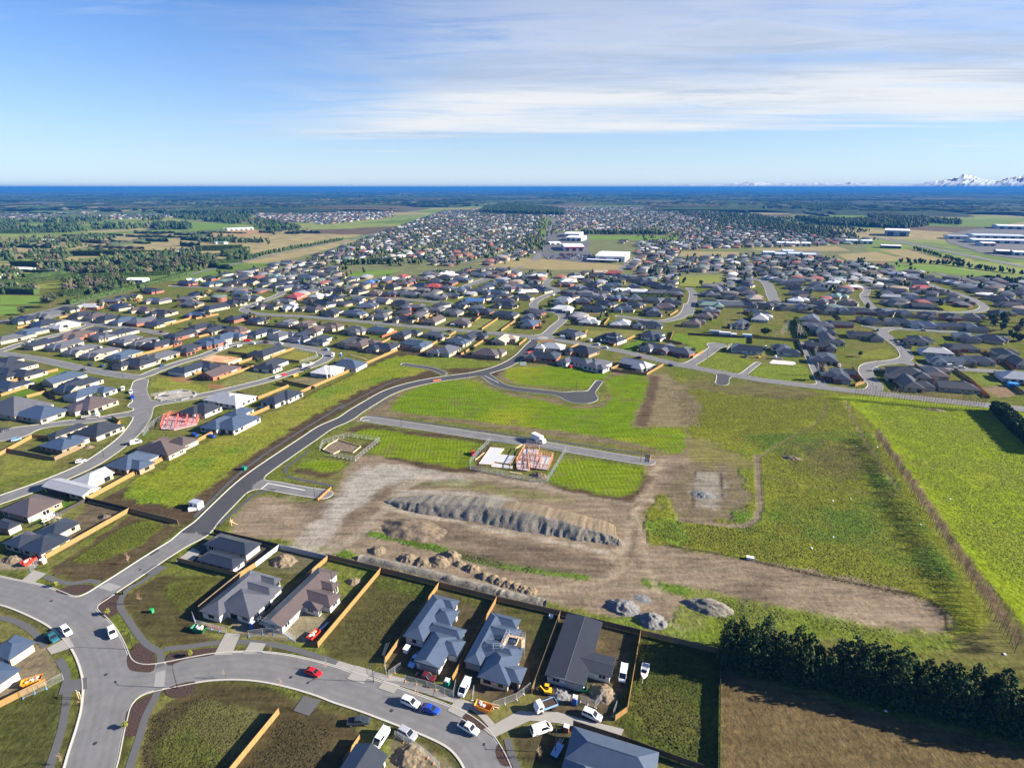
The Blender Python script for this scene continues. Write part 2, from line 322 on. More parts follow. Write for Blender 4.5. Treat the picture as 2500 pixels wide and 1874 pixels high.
def chain(segs):
    key = lambda p: (round(p[0], 3), round(p[1], 3)); adj = {}
    for a, b in segs: adj.setdefault(key(a), []).append(key(b)); adj.setdefault(key(b), []).append(key(a))
    seen, out = set(), []
    for st in sorted(adj, key=lambda q: len(adj[q])):
        if st in seen: continue
        line = [st]; seen.add(st)
        while True:
            nx = [q for q in adj[line[-1]] if q not in seen]
            if not nx: break
            line.append(nx[0]); seen.add(nx[0])
        closed = len(line) > 3 and line[0] in adj[line[-1]]
        if len(line) > 3: out.append((np.array(line), closed))
    return out
def relax(L, closed, n=4):
    L = L.copy()
    for _ in range(n):
        if closed: L = (np.roll(L, 1, 0) + 2 * L + np.roll(L, -1, 0)) / 4
        else: L[1:-1] = (L[:-2] + 2 * L[1:-1] + L[2:]) / 4
    return L
def flat(name, V, Fq, z, m, kind='structure', parent=None, **kw):
    me = bpy.data.meshes.new(name); me.from_pydata([(a, b, z) for a, b in V], [], Fq); me.materials.append(m); me.update(); return link(name, me, parent, kind=kind, **kw)
def polysheet(name, pts, z, m, kind='structure', **kw):
    tr = tessellate_polygon([[Vector((p[0], p[1], 0)) for p in pts]]); me = bpy.data.meshes.new(name)
    fs = []
    for a, b, c in tr:
        A, B_, C_ = pts[a], pts[b], pts[c]
        fs.append((a, b, c) if (B_[0] - A[0]) * (C_[1] - A[1]) - (B_[1] - A[1]) * (C_[0] - A[0]) > 0 else (a, c, b))
    me.from_pydata([(p[0], p[1], z) for p in pts], [], fs); me.materials.append(m); me.update(); return link(name, me, None, kind=kind, **kw)
isnew = np.array([s[1] for s in STREETS])[RWHO] > 0
kerbs = []
for nm, m, sel in (('road', M_ASPH, ~isnew), ('new_road', M_ASPHN, isnew)):
    V, Fq, sg = region(RSD, gx, gy, sel); ro_ = flat(nm, V, Fq, .03, m); ka = ro_.data.attributes.new('kerb_distance', 'FLOAT', 'POINT'); Va = np.array(V); ka.data.foreach_set('value', (-rsd_at(Va[:, 0], Va[:, 1])).astype(np.float32)); kerbs += sg
def ribbon(mb, L, closed, w0, w1, z0, z1):
    """kerb: an L-shaped concrete strip swept along L; w0..w1 measured to the outside of the road"""
    n = len(L); T = (np.roll(L, -1, 0) - np.roll(L, 1, 0)) if closed else np.gradient(L, axis=0)
    T /= np.maximum(np.hypot(T[:, 0], T[:, 1])[:, None], 1e-6); Nn = np.stack([-T[:, 1], T[:, 0]], 1)
    probe = L[n // 2] + Nn[n // 2] * 1.2
    if rsd_at(*probe) < rsd_at(*(L[n // 2] - Nn[n // 2] * 1.2)): Nn = -Nn; flip = True
    else: flip = False
    prof = [(w0, z0), (w0 + .3, z0), (w0 + .33, z1), (w1, z1), (w1, 0.0)]; b = len(mb.v)
    for w_, z in prof:
        for p, q in zip(L, Nn): mb.v.append((float(p[0] + q[0] * w_), float(p[1] + q[1] * w_), z))
    for r in range(len(prof) - 1):
        for i in range(n if closed else n - 1):
            j = (i + 1) % n; f = (b + r * n + i, b + r * n + j, b + (r + 1) * n + j, b + (r + 1) * n + i)
            mb.f.append(f if flip else f[::-1]); mb.m.append(0); mb.uv.append([(0, 0)] * 4)
for L, closed in chain(kerbs):
    L = relax(L, closed)
    if np.hypot(*(L[-1] - L[0])) < 3 and len(L) < 8: continue
    L = L[::2] if len(L) > 12 and not closed else L
    mb = MB(); ribbon(mb, L, closed, -.12, .42, .045, .15); mb.build('kerb', M_KERB, kind='structure')
# ------------------------------------------------------------------ footpaths, driveways, markings
def strip(name, pts, wd, z, m, sm=True, kind='structure', n=5):
    pts = smooth(pts, n) if sm else [np.asarray(p) for p in pts]; A = np.array(pts); T = np.gradient(A, axis=0); T /= np.maximum(np.hypot(T[:, 0], T[:, 1])[:, None], 1e-6)
    Nn = np.stack([-T[:, 1], T[:, 0]], 1) * wd / 2; k = len(A)
    V = [(*(p + q),) for p, q in zip(A, Nn)] + [(*(p - q),) for p, q in zip(A, Nn)]
    return flat(name, V, [(i, k + i, k + i + 1, i + 1) for i in range(k - 1)], z, m, kind)
PZ = [.055]
def offset_path(name, k, pts, wd, m=M_PATH): PZ[0] += .0012; return strip(name, PL(k, pts), wd, PZ[0], m)
for pts in ([(290, 425), (360, 455), (440, 472), (510, 468), (570, 456), (640, 470)], [(990, 410), (900, 470), (830, 505), (780, 570), (775, 630), (820, 700), (880, 790), (930, 850), (985, 890), (1030, 920), (1030, 1010)],
            [(1050, 895), (1200, 880), (1400, 855), (1600, 850), (1800, 875), (2000, 930), (2211, 1000)], [(1020, 1150), (990, 1220), (940, 1320), (900, 1450), (850, 1600), (820, 1700)], [(0, 690), (120, 725), (220, 790), (290, 880)],
            [(380, 960), (425, 1050), (430, 1180), (410, 1350), (370, 1500), (310, 1680)]): offset_path('footpath', 'A', pts, 1.7)
offset_path('footpath', 'B', [(-20, 985), (200, 1050), (420, 1120), (700, 1210), (860, 1270), (990, 1400)], 1.6, M_CONC)
offset_path('footpath', 'B', [(1075, 1470), (1100, 1560), (1150, 1680)], 1.6, M_PATH)
for pts in ([(1255, 1165), (1265, 1145), (1330, 1085), (1400, 1015), (1470, 945), (1560, 865), (1680, 775), (1800, 695), (1950, 600), (2211, 440)], [(1400, 1215), (1500, 1130), (1580, 1065), (1640, 1018), (1730, 988), (1770, 990)],
            [(1840, 880), (1835, 850), (1900, 800), (1990, 735)], [(1840, 900), (1900, 915), (2050, 945), (2150, 965)]): offset_path('footpath', 'D', pts, 1.5, M_PATHN)
for pts in ([(0, 470), (120, 400), (230, 345), (330, 300), (430, 265)], [(200, 480), (300, 412), (370, 378)], [(180, 510), (230, 515), (400, 538), (700, 578), (1000, 622), (1240, 655)], [(1330, 665), (1600, 705), (1900, 752), (2000, 765)], [(945, 275), (1000, 318), (1080, 345), (1200, 362)]): offset_path('footpath', 'E', pts, 1.4, M_PATHN)
def slab(name, k, pts, m=M_CONC, z=None): PZ[0] += .0012; return polysheet(name, PL(k, pts), z or PZ[0] + .02, m)
for k, pts in (('A', [(130, 462), (205, 480), (300, 410), (215, 388)]), ('A', [(1375, 935), (1490, 930), (1545, 800), (1450, 790)]), ('A', [(1560, 928), (1675, 930), (1710, 860), (1610, 850)]),
               ('A', [(910, 405), (990, 425), (1080, 370), (1000, 352)]), ('A', [(1885, 1290), (1985, 1325), (2065, 1225), (1950, 1195)]), ('B', [(45, 1085), (150, 1120), (205, 1030), (105, 1000)]), ('B', [(245, 1145), (345, 1180), (420, 1085), (310, 1060)]),
               ('B', [(690, 1290), (780, 1335), (850, 1265), (740, 1225)]), ('D', [(1130, 1448), (1215, 1470), (1290, 1390), (1240, 1360)]), ('A', [(330, 930), (480, 880), (440, 815), (300, 890)]), ('A', [(375, 1190), (560, 1150), (560, 1075), (400, 1110)])):
    slab('driveway', k, pts, M_CONC if k != 'A' or pts[0][0] not in (1885, 910, 375) else M_PATH)
slab('shared_driveway', 'B', [(920, 1410), (990, 1465), (1120, 1400), (1220, 1355), (1400, 1370), (1600, 1420), (1800, 1470), (1825, 1410), (1600, 1355), (1400, 1300), (1270, 1300), (1150, 1290), (1060, 1340), (990, 1380)])
for k, pts in (('A', [(355, 520), (430, 548), (500, 545), (560, 525), (610, 490), (540, 478), (450, 490)]), ('A', [(628, 640), (640, 600), (700, 555), (770, 540), (745, 600), (755, 660), (700, 695), (660, 690)]), ('A', [(830, 1020), (818, 940), (870, 865), (920, 860), (990, 910), (990, 1030), (900, 1040)]),
               ('A', [(1080, 1000), (1075, 930), (1150, 910), (1400, 885), (1380, 930), (1200, 960)]), ('A', [(800, 1400), (830, 1270), (980, 1185), (960, 1260), (900, 1380), (870, 1450), (800, 1450)]), ('A', [(1060, 1150), (1250, 1100), (1230, 1180), (1110, 1210)]),
               ('B', [(790, 1345), (820, 1295), (950, 1395), (890, 1410)]), ('B', [(1000, 1555), (1030, 1500), (1105, 1630), (1040, 1640)])):
    polysheet('garden_bed', smooth(PL(k, pts), 3, True), .055, M_BARK)
for k, a, b, wd in (('D', (1720, 945), (1960, 990), .35), ('E', (110, 545), (190, 541), .35), ('E', (930, 255), (1020, 300), .3), ('D', (1675, 985), (1722, 947), .4)): strip('road_marking', [P(k, *a), P(k, *b)], wd, .045, M_WHITEP, False)
for k, a, b, wd, m in (('A', (700, 480), (775, 505), 5.5, M_CONC), ('A', (1000, 1085), (1055, 1085), 5.5, M_CONC)): pass
polysheet('road_crossing', PL('A', [(628, 497), (700, 468), (785, 492), (715, 525)]), .042, mat('chip_seal_pale', (.24, .24, .235), .85, .1, .4))
polysheet('road_crossing', PL('A', [(988, 1140), (1000, 1045), (1065, 1028), (1056, 1135)]), .042, MATS['chip_seal_pale'])
polysheet('road_patch', PL('A', [(955, 290), (975, 294), (1030, 258), (1008, 255)]), .045, M_ASPHN)
# roundabout island
mb = MB(); c = P('4', 340, 868); n = 24
mb.add([(c[0] + 4.6 * math.cos(2 * math.pi * i / n), c[1] + 4.6 * math.sin(2 * math.pi * i / n), z) for z in (.03, .16) for i in range(n)] + [(c[0], c[1], .3)], [(i, (i + 1) % n, n + (i + 1) % n, n + i) for i in range(n)] + [(n + i, n + (i + 1) % n, 2 * n) for i in range(n)])
mb.build('traffic_island', M_CONC, kind='structure')
slab('building_slab', '5', [(1040, 1190), (1090, 1145), (1370, 1175), (1390, 1205), (1340, 1218), (1070, 1200)], mat('fresh_concrete', (.46, .45, .43), .8, .06, .5), .12)
# ================================================================== site ground
ts = np.arange(-1.06, 1.061, .005); ys = [50.0]
while ys[-1] < 735: ys.append(ys[-1] + max(.6, ys[-1] * .005))
ys = np.array(ys); TG, YS = np.meshgrid(ts, ys); XS = TG * (YS + 60)
C = np.zeros(XS.shape + (3,)); 
def setc(c, wgt):
    global C
    C = C + (np.asarray(c) - C) * wgt[..., None]
sst = lambda x: np.clip(x, 0, 1) ** 2 * (3 - 2 * np.clip(x, 0, 1))
nn_ = 0; NA, NB_, NC = fbm(XS, YS, 14, 5, 1), fbm(XS, YS, 4, 4, 9), fbm(XS, YS, 45, 4, 21)
LAWN, ROUGH, SOIL, DIRT, TAN, GRAV, GREEN, OLIVE, PLOUGH, PADD = (.092, .112, .020), (.120, .135, .018), (.062, .045, .027), (.178, .140, .098), (.33, .265, .175), (.26, .245, .215), (.100, .160, .008), (.080, .080, .026), (.102, .076, .037), (.155, .205, .012)
C[:] = LAWN; setc((.115, .110, .036), sst(.5 + 2.2 * NA)); setc(SOIL, sst(-.25 + 2.4 * NC + 1.2 * NB_) * .55)
def zone(k, pts, col, soft=2.0, amp=6.0, op=1.0, nz=None, sm=True):
    p = smooth(PL(k, pts), 4, True) if sm else PL(k, pts)
    d = poly_sd(XS, YS, p); w_ = sst(.5 + (-d + amp * (NB_ if nz is None else nz)) / soft) * op; setc(col, w_); return w_
def zline(k, pts, col, wd, soft=1.0, amp=1.5, op=1.0):
    d = line_d(XS, YS, smooth(PL(k, pts), 4)) - wd / 2; setc(col, sst(.5 + (-d + amp * NB_) / soft) * op)
# rough grass on the right, then the paddock
zone('F', [(-400, 250), (300, 300), (1050, 380), (1250, 640), (1500, 1000), (1800, 1500), (2000, 1800), (1700, 1900), (600, 1650), (0, 1330), (-250, 1330), (-300, 900), (-100, 700), (-250, 600)], ROUGH, 3, 4)
setc((.075, .12, .018), sst(.2 + 3 * NA) * (poly_sd(XS, YS, PL('F', [(400, 640), (1200, 600), (1850, 1650), (300, 1350)])) < 0))
zone('F', [(1080, 380), (2300, 470), (3600, 640), (4300, 2300), (2500, 2150), (2250, 1900), (1800, 1350), (1400, 800), (1180, 500)], PADD, 2, 2)
setc((.16, .19, .022), sst(.1 + 3 * NA) * (poly_sd(XS, YS, PL('F', [(1080, 380), (2300, 470), (3600, 640), (4300, 2300), (2500, 2150), (2250, 1900), (1800, 1350), (1400, 800), (1180, 500)])) < 0) * .8)
zone('F', [(700, 740), (900, 690), (1120, 720), (1180, 860), (1000, 900), (800, 850)], (.085, .072, .036), 14, 26, .65)
zone('F', [(-60, 290), (400, 300), (900, 360), (700, 400), (200, 360)], (.10, .085, .045), 8, 14, .8)
zone('F', [(0, 640), (250, 700), (480, 820), (300, 860), (0, 800)], (.15, .13, .06), 6, 8, .7)
# bottom-right ploughed field
PLZ = zone('C', [(265, 1040), (1200, 1290), (2000, 1480), (2600, 1600), (3900, 1830), (3900, 2500), (262, 2500)], PLOUGH, .8, .4, 1, sm=False)
# the earthworks
zone('Z', [(495, 1150), (560, 1070), (690, 1090), (770, 990), (900, 985), (1000, 1005), (1190, 1045), (1370, 1065), (1395, 1000), (1380, 985), (1480, 985), (1490, 1010), (1400, 1095), (1400, 1165), (1440, 1182), (1620, 1207), (1900, 1262), (2030, 1312), (2052, 1352), (1980, 1375), (1800, 1335), (1600, 1290), (1545, 1300), (1500, 1380), (1370, 1345), (1210, 1305), (1000, 1255), (830, 1212), (620, 1165)], DIRT, 2, 4)
dm = sst(.5 - poly_sd(XS, YS, PL('Z', [(560, 1100), (780, 985), (1370, 1065), (1400, 1165), (2052, 1352), (1500, 1380), (830, 1212)])) / 6)
setc((.095, .075, .053), dm * sst(-.1 + 4.2 * fbm(XS, YS * 1.4, 24, 5, 61)) * .75)
setc((.27, .22, .155), dm * sst(-.1 + 3.6 * fbm(XS * .4 + YS * .14, YS * 1.2, 12, 5, 77)) * .7)
zone('E', [(-60, 1080), (60, 900), (200, 840), (400, 820), (700, 870), (830, 950), (700, 960), (400, 930), (200, 1040), (-50, 1230), (-200, 1260)], GRAV, 5, 9, .85)
zone('E', [(-450, 1480), (-300, 1330), (-100, 1150), (0, 1080), (0, 1250), (-250, 1480)], (.25, .225, .19), 4, 6, .85)
zone('E', [(450, 940), (700, 920), (900, 950), (1300, 1000), (1500, 1080), (1100, 1030), (700, 980)], (.12, .125, .04), 5, 8, .7)
for pts in ([(200, 1270), (500, 1330), (900, 1440), (1250, 1500)], [(1230, 1500), (1400, 1520), (1580, 1550)]): zline('E', pts, (.075, .13, .018), 3.4, 1.5, 2)
zline('E', [(0, 1400), (150, 1460), (500, 1570), (900, 1680)], (.085, .135, .018), 5, 1.5, 3); zline('B', [(700, 480), (900, 560), (1150, 640), (1290, 600)], (.085, .14, .018), 4, 1.5, 2)
zline('B', [(1980, 470), (2211, 520)], (.085, .14, .018), 4, 2, 3); zone('B', [(1700, 720), (1900, 690), (2211, 740), (2500, 800), (2440, 900), (2211, 840), (1900, 780)], (.10, .14, .02), 3, 6, .9)
zone('C', [(60, 510), (250, 545), (700, 640), (1300, 760), (1700, 800), (1700, 900), (700, 800), (250, 880), (0, 740)], (.105, .14, .018), 3, 6, .75)
zone('B', [(1950, 100), (2050, 55), (2211, 70), (2211, 230), (2050, 180)], (.10, .145, .018), 2, 4)
zline('C', [(0, 270), (450, 330), (900, 430), (1400, 530), (1700, 640)], (.125, .10, .07), 1.2, .6, 1)
zone('F', [(-70, 830), (150, 825), (350, 855), (435, 1000), (335, 1150), (40, 1170), (-90, 1080)], (.125, .10, .068), 6, 14, .92)
zone('F', [(80, 870), (285, 882), (278, 1115), (95, 1105)], (.205, .185, .15), 2.5, 6, .85, sm=False); zline('F', [(268, 880), (262, 1000), (268, 1120)], (.05, .04, .03), .9, .6, 1.2, .9); zline('F', [(100, 870), (90, 980), (85, 1100)], (.06, .048, .035), .7, .6, 1.2, .8)
zline('F', [(500, 770), (505, 900), (510, 1100), (470, 1190), (380, 1220), (200, 1200), (0, 1180)], (.15, .12, .085), 2.6, .8, 1)
zline('F', [(520, 770), (700, 660), (900, 540), (940, 430)], (.13, .12, .05), 2.2, 1.2, 1, .7); zline('F', [(1060, 400), (1130, 560), (1260, 780), (1400, 980)], (.14, .12, .06), 2.0, 1, 1, .8); zline('F', [(540, 900), (900, 970), (1400, 1020)], (.14, .13, .05), 1.6, 1.2, 1, .6)
for pts, cw, cc_ in (([(2080, 800), (2000, 900), (1950, 1030), (1880, 1150), (1860, 1280), (1800, 1380), (1700, 1440)], 3.2, (.27, .22, .155)), ([(2010, 900), (1930, 1060), (1850, 1130), (1900, 1230), (1880, 1360)], 1.2, (.10, .078, .052)), ([(100, 1440), (500, 1520), (900, 1600), (1300, 1640), (1700, 1560), (1850, 1450)], 4.0, (.25, .20, .14)), ([(300, 1100), (500, 1150), (760, 1190), (900, 1230), (1300, 1300), (1700, 1390)], 2.4, (.29, .255, .20)), ([(-300, 1500), (-100, 1400), (100, 1290), (300, 1100), (420, 960), (700, 880), (1000, 920), (1400, 980), (1800, 1050)], 5.0, (.24, .205, .155)), ([(600, 1240), (900, 1300), (1300, 1390), (1700, 1470)], 5.5, (.095, .075, .054)), ([(700, 1390), (1000, 1440), (1400, 1500), (1700, 1530)], 3.5, (.085, .066, .048)), ([(1900, 1150), (1950, 1300), (1980, 1480), (2050, 1640)], 2.6, (.24, .195, .135)), ([(1860, 1150), (1880, 1300), (1850, 1450), (1800, 1600)], 1.0, (.095, .075, .052)), ([(400, 1010), (800, 1010), (1100, 1060)], 4, (.26, .245, .21)), ([(1780, 1000), (1900, 1040), (2000, 1060)], 3.5, (.28, .235, .17)), ([(1400, 960), (1700, 1010), (1860, 1060)], 3, (.17, .13, .09))): zline('E', pts, cc_, cw, 1.6, 2.6, .7)
for pts, cw in (([(0, 300), (600, 400), (1200, 500), (1650, 620)], .5), ([(0, 360), (600, 440), (1200, 560), (1600, 640)], .5), ([(450, 400), (530, 470), (510, 540), (470, 560)], .6), ([(0, 480), (500, 560), (1000, 650), (1400, 740)], .6)): zline('C', pts, (.105, .085, .062), cw, .6, .8, .6)
zline('C', [(-100, 225), (430, 318), (900, 425), (1300, 505), (1550, 560), (1680, 650), (1715, 760)], (.035, .032, .016), 1.1, .5, .8, .9)
# long green strip and the sown fields
zone('D', [(640, 1060), (820, 960), (1270, 720), (1700, 510), (2300, 220), (2560, 100), (2800, 60), (3300, 230), (3000, 300), (2560, 330), (2211, 480), (1800, 730), (1500, 980), (1300, 1160), (1150, 1210), (840, 1130)], SOIL, 2, 3)
g1 = zone('D', [(800, 985), (1100, 810), (1500, 610), (2211, 275), (2560, 130), (2740, 150), (2700, 240), (2480, 280), (2211, 405), (1800, 640), (1500, 850), (1230, 1060), (1100, 1095), (900, 1060)], (.135, .165, .016), 4, 8)
setc((.075, .15, .012), sst(.1 + 3.2 * NA) * g1 * .8); setc((.18, .155, .04), sst(-.2 + 3.2 * NC) * g1 * .7)
zone('E', [(470, 160), (650, 130), (950, 165), (1020, 185), (800, 210), (560, 195)], (.115, .15, .02), 3, 6, .9)
zone('E', [(90, 560), (240, 430), (400, 350), (560, 300), (760, 270), (920, 270), (1000, 340), (1180, 375), (1400, 400), (1450, 440), (1560, 450), (1680, 430), (1720, 380), (1700, 270), (1600, 340), (1420, 330), (1200, 320), (1050, 290), (1010, 250), (1080, 210), (1200, 185), (1500, 190), (1990, 240), (1990, 420), (1880, 560), (1990, 600), (2230, 600), (2230, 760), (2100, 760), (1900, 720), (1500, 660), (1100, 600), (700, 550), (350, 520)], (.13, .105, .062), 2, 3)
FIELDS = [([(335, 450), (420, 370), (560, 312), (750, 283), (880, 288), (960, 335), (1100, 382), (1300, 412), (1400, 440), (1540, 465), (1690, 450), (1740, 380), (1725, 270), (1960, 250), (1950, 400), (1870, 560), (1960, 590), (2200, 600), (2205, 735), (2090, 745), (1900, 688), (1500, 622), (1100, 575), (700, 520), (380, 490)], 1),
          ([(1065, 228), (1150, 200), (1500, 197), (1740, 225), (1640, 310), (1560, 338), (1350, 325), (1180, 310), (1090, 280)], 1),
          ([(90, 640), (200, 595), (500, 640), (900, 692), (870, 760), (830, 845), (500, 800), (200, 748), (240, 690)], 2), ([(1460, 790), (1900, 845), (1945, 880), (1880, 1000), (1750, 1022), (1340, 925)], 3), ([(-230, 815), (-60, 790), (30, 830), (-60, 870), (-230, 850)], 2)]
zone('E', [(1985, 262), (2130, 270), (2300, 420), (2280, 570), (2050, 585), (1885, 562)], (.155, .125, .078), 5, 9, .88); zline('E', [(1935, 562), (1980, 420), (2022, 265)], (.080, .058, .038), 6.5, 1.5, 2, .9)
ROW = np.zeros(XS.shape); PH = np.zeros(XS.shape)
for pts, kd in FIELDS:
    if kd == 3 or kd == 2: zone('E', [(x + (30 if x > 500 else -40), y + (35 if y > 750 else -30)) for x, y in pts], SOIL, 3, 4)
    g = zone('E', pts, GREEN, 3, 5); setc((.19, .20, .014), sst(.1 + 2.6 * NC) * g * (.75 if kd == 1 else .3)); setc((.12, .10, .045), sst(-.35 + 4 * NB_ + 2 * NA) * g * .55); ROW = np.maximum(ROW, g * (1 if kd > 1 else .75))
a0 = np.where(YS > 262, np.interp(XS, [-60, -20, 40, 90], [R(0), R(6), R(28), R(36)]), np.interp(XS, [-60, 0, 60], [R(8), R(0), R(-14)]))
PH = np.where(YS > 262, XS + np.clip(XS + 20, 0, 200) * .0 + (YS - 262) * np.interp(XS, [-60, -10, 60], [.0, .22, .62]), XS * np.cos(R(4)) + YS * np.sin(R(4)))
# brown lots by the cul-de-sac street, green lawns and strips
for k, pts, col, op in (('A', [(300, 400), (840, 30), (1150, 110), (1000, 250), (700, 450), (500, 460)], (.066, .047, .028), .9), ('A', [(450, 330), (560, 250), (800, 100), (950, 60), (1060, 110), (900, 230), (600, 350)], (.085, .105, .014), .9),
                        ('A', [(780, 560), (1000, 420), (1500, 440), (1250, 760), (1400, 850), (1000, 880), (850, 720)], (.058, .046, .022), .88), ('A', [(1050, 480), (1200, 430), (1400, 450), (1180, 660), (1090, 600)], (.07, .085, .014), .7),
                        ('A', [(900, 1658), (960, 1330), (1250, 1120), (1600, 1100), (2000, 1250), (2300, 1350), (2300, 1800), (880, 1800)], (.054, .042, .021), .92), ('A', [(1000, 1600), (1100, 1350), (1350, 1200), (1700, 1310), (1500, 1650)], (.105, .105, .036), .7),
                        ('A', [(1000, 1480), (1250, 1400), (1450, 1560), (1380, 1700), (1000, 1700)], (.07, .088, .014), .6), ('A', [(-100, 1240), (400, 1120), (420, 1300), (320, 1700), (-100, 1700)], (.048, .052, .016), .88), ('A', [(-100, 850), (300, 860), (400, 1050), (300, 1110), (-100, 1250)], (.16, .13, .09), .85),
                        ('B', [(-150, 700), (265, 390), (635, 480), (290, 960), (80, 990), (-100, 960)], (.062, .055, .022), .88), ('B', [(230, 430), (600, 490), (520, 560), (240, 500)], (.06, .08, .014), .8), ('B', [(640, 480), (1000, 570), (720, 1100), (290, 980)], (.062, .048, .028), .88), ('B', [(640, 490), (990, 575), (920, 680), (760, 560)], (.066, .07, .018), .8),
                        ('B', [(1005, 565), (1415, 655), (1240, 1160), (1000, 1250), (730, 1150)], (.075, .057, .035), .88), ('B', [(1010, 590), (1400, 665), (1330, 950), (1190, 800)], (.06, .062, .018), .8), ('B', [(1415, 655), (1930, 780), (1830, 1290), (1600, 1400), (1240, 1280)], (.072, .054, .033), .9),
                        ('B', [(1930, 790), (2440, 910), (2440, 1700), (1900, 1560), (1760, 1340)], (.048, .060, .012), .95), ('B', [(1850, 1150), (2100, 1130), (2330, 1330), (2250, 1500), (1900, 1400)], (.095, .095, .024), .55), ('B', [(1100, 1450), (1480, 1380), (1440, 1658), (1150, 1658)], (.048, .037, .022), .85),
                        ('B', [(340, 1480), (560, 1500), (760, 1680), (300, 1700)], (.17, .14, .095), .7), ('A', [(1500, 620), (1900, 560), (2100, 700), (2000, 860), (1500, 800)], (.21, .175, .125), .8), ('A', [(1150, 330), (1540, 430), (1795, 240), (1380, 150), (1250, 250)], (.06, .052, .045), .9),
                        ('A', [(1560, 420), (1795, 245), (2100, 310), (1850, 480), (1650, 420)], (.065, .062, .024), .8), ('D', [(300, 1420), (560, 1070), (830, 1125), (480, 1350)], (.095, .073, .05), .9), ('D', [(170, 1190), (390, 1060), (520, 1075), (300, 1200)], (.06, .13, .012), .95), ('A', [(0, 310), (250, 300), (230, 380), (0, 380)], (.22, .19, .14), .8)):
    zone(k, pts, col, 2, 3, op, sm=False)
# mid-distance lots: bare and green sections between the houses
for k, pts, col in (('2', [(640, 1440), (1060, 1260), (1480, 1330), (1150, 1440), (700, 1530)], (.15, .155, .05)), ('2', [(1370, 1120), (1580, 1020), (1900, 1080), (1800, 1160), (1640, 1180)], (.17, .165, .035)), ('2', [(740, 1050), (1000, 970), (1200, 990), (1040, 1070)], (.15, .165, .03)),
                    ('2', [(1100, 1620), (1330, 1540), (1490, 1510), (1200, 1600)], (.10, .16, .02)), ('2', [(1420, 1430), (1800, 1350), (2000, 1400), (1840, 1500)], (.15, .13, .07)), ('D', [(960, 330), (1010, 270), (1150, 270), (1300, 320), (1350, 350), (1250, 390), (1050, 340)], (.16, .175, .03)),
                    ('D', [(1080, 255), (1250, 265), (1240, 300), (1120, 290)], (.22, .12, .06)), ('D', [(1350, 300), (1460, 320), (1420, 345), (1330, 335)], (.20, .11, .055)), ('D', [(980, 370), (1180, 340), (1280, 370), (1180, 420), (1020, 425)], (.33, .31, .28)), ('D', [(0, 880), (20, 760), (350, 800), (330, 850), (0, 940)], (.14, .15, .03)), ('D', [(20, 420), (150, 330), (290, 380), (200, 400), (60, 430)], (.075, .145, .014)), ('D', [(110, 300), (370, 210), (450, 210), (300, 290)], (.12, .17, .02)),
                    ('3', [(1545, 740), (1755, 620), (2200, 650), (2100, 800)], (.15, .16, .05)), ('3', [(1760, 940), (2200, 950), (2150, 1030), (1950, 1000)], (.14, .155, .035)), ('4', [(850, 890), (950, 770), (1620, 770), (1560, 850), (1000, 880)], (.15, .15, .045)), ('4', [(1330, 990), (1560, 890), (1800, 900), (1640, 1030), (1450, 1030)], (.085, .15, .018)),
                    ('4', [(2000, 910), (2030, 810), (2211, 820), (2211, 940)], (.105, .17, .018)), ('5', [(110, 1210), (400, 1050), (880, 1170), (700, 1330), (400, 1290)], (.12, .15, .022)), ('5', [(760, 1340), (920, 1210), (1100, 1220), (1500, 1210), (1650, 1440), (1200, 1410)], (.12, .155, .022)), ('5', [(0, 840), (740, 880), (740, 930), (300, 920), (230, 950), (290, 1010), (100, 1110), (0, 1060)], (.12, .165, .02)),
                    ('6', [(1400, 1330), (1800, 1320), (1980, 1480), (1640, 1470)], (.12, .15, .03)), ('6', [(1000, 450), (1200, 440), (1500, 500), (1300, 530)], (.16, .18, .02)), ('6', [(1640, 1500), (1900, 1480), (2211, 1590), (1900, 1640)], (.19, .135, .09)), ('6', [(340, 1010), (480, 1000), (580, 1080), (400, 1140), (100, 1130), (60, 1090)], (.14, .155, .03))):
    zone(k, pts, col, 2.5, 3, .92, sm=False)
# verge next to each kerb
rd = rsd_at(XS, YS); rd = np.where((np.abs(XS) < 555) & (YS < 755), rd, 50)
nf = np.clip((YS - 150) / 150, 0, 1)[..., None]; VG = np.array((.056, .058, .017)) * (1 - nf) + np.array((.10, .12, .022)) * nf
setc(VG, sst((2.6 - rd) / 1.2) * sst((rd + .5) * 2) * (NA > -.12) * .8)
setc((.12, .12, .12), sst((-rd) * 1.5 + .3))
near = sst((YS - 380) / 60)
gr = np.clip((C[..., 1] - C[..., 0] * .95) / (C[..., 1] + .01) * 6, 0, 1)
A_ = np.concatenate([C, np.clip(np.where(ROW > .3, .30, .22 + .65 * gr * (.7 + NA) + .22 * PLZ), 0, 1)[..., None]], -1)
nr, nc = XS.shape
ZZ = np.where(rd < .9, -.02, .0) + np.zeros(XS.shape)
idx = np.arange(nr * nc).reshape(nr, nc)
Fq = np.stack([idx[:-1, :-1], idx[:-1, 1:], idx[1:, 1:], idx[1:, :-1]], -1).reshape(-1, 4)
gm = bpy.data.materials.new('site_ground'); gm.use_nodes = True; t = gm.node_tree; b = t.nodes['Principled BSDF']; b.inputs['Roughness'].default_value = 1; b.inputs['Specular IOR Level'].default_value = 0
at = N(t, 'ShaderNodeAttribute', attribute_name='Col'); ar = N(t, 'ShaderNodeAttribute', attribute_name='Row'); sr = N(t, 'ShaderNodeSeparateXYZ'); LK(t, ar.outputs['Vector'], sr.inputs[0])
tcn = N(t, 'ShaderNodeTexCoord')
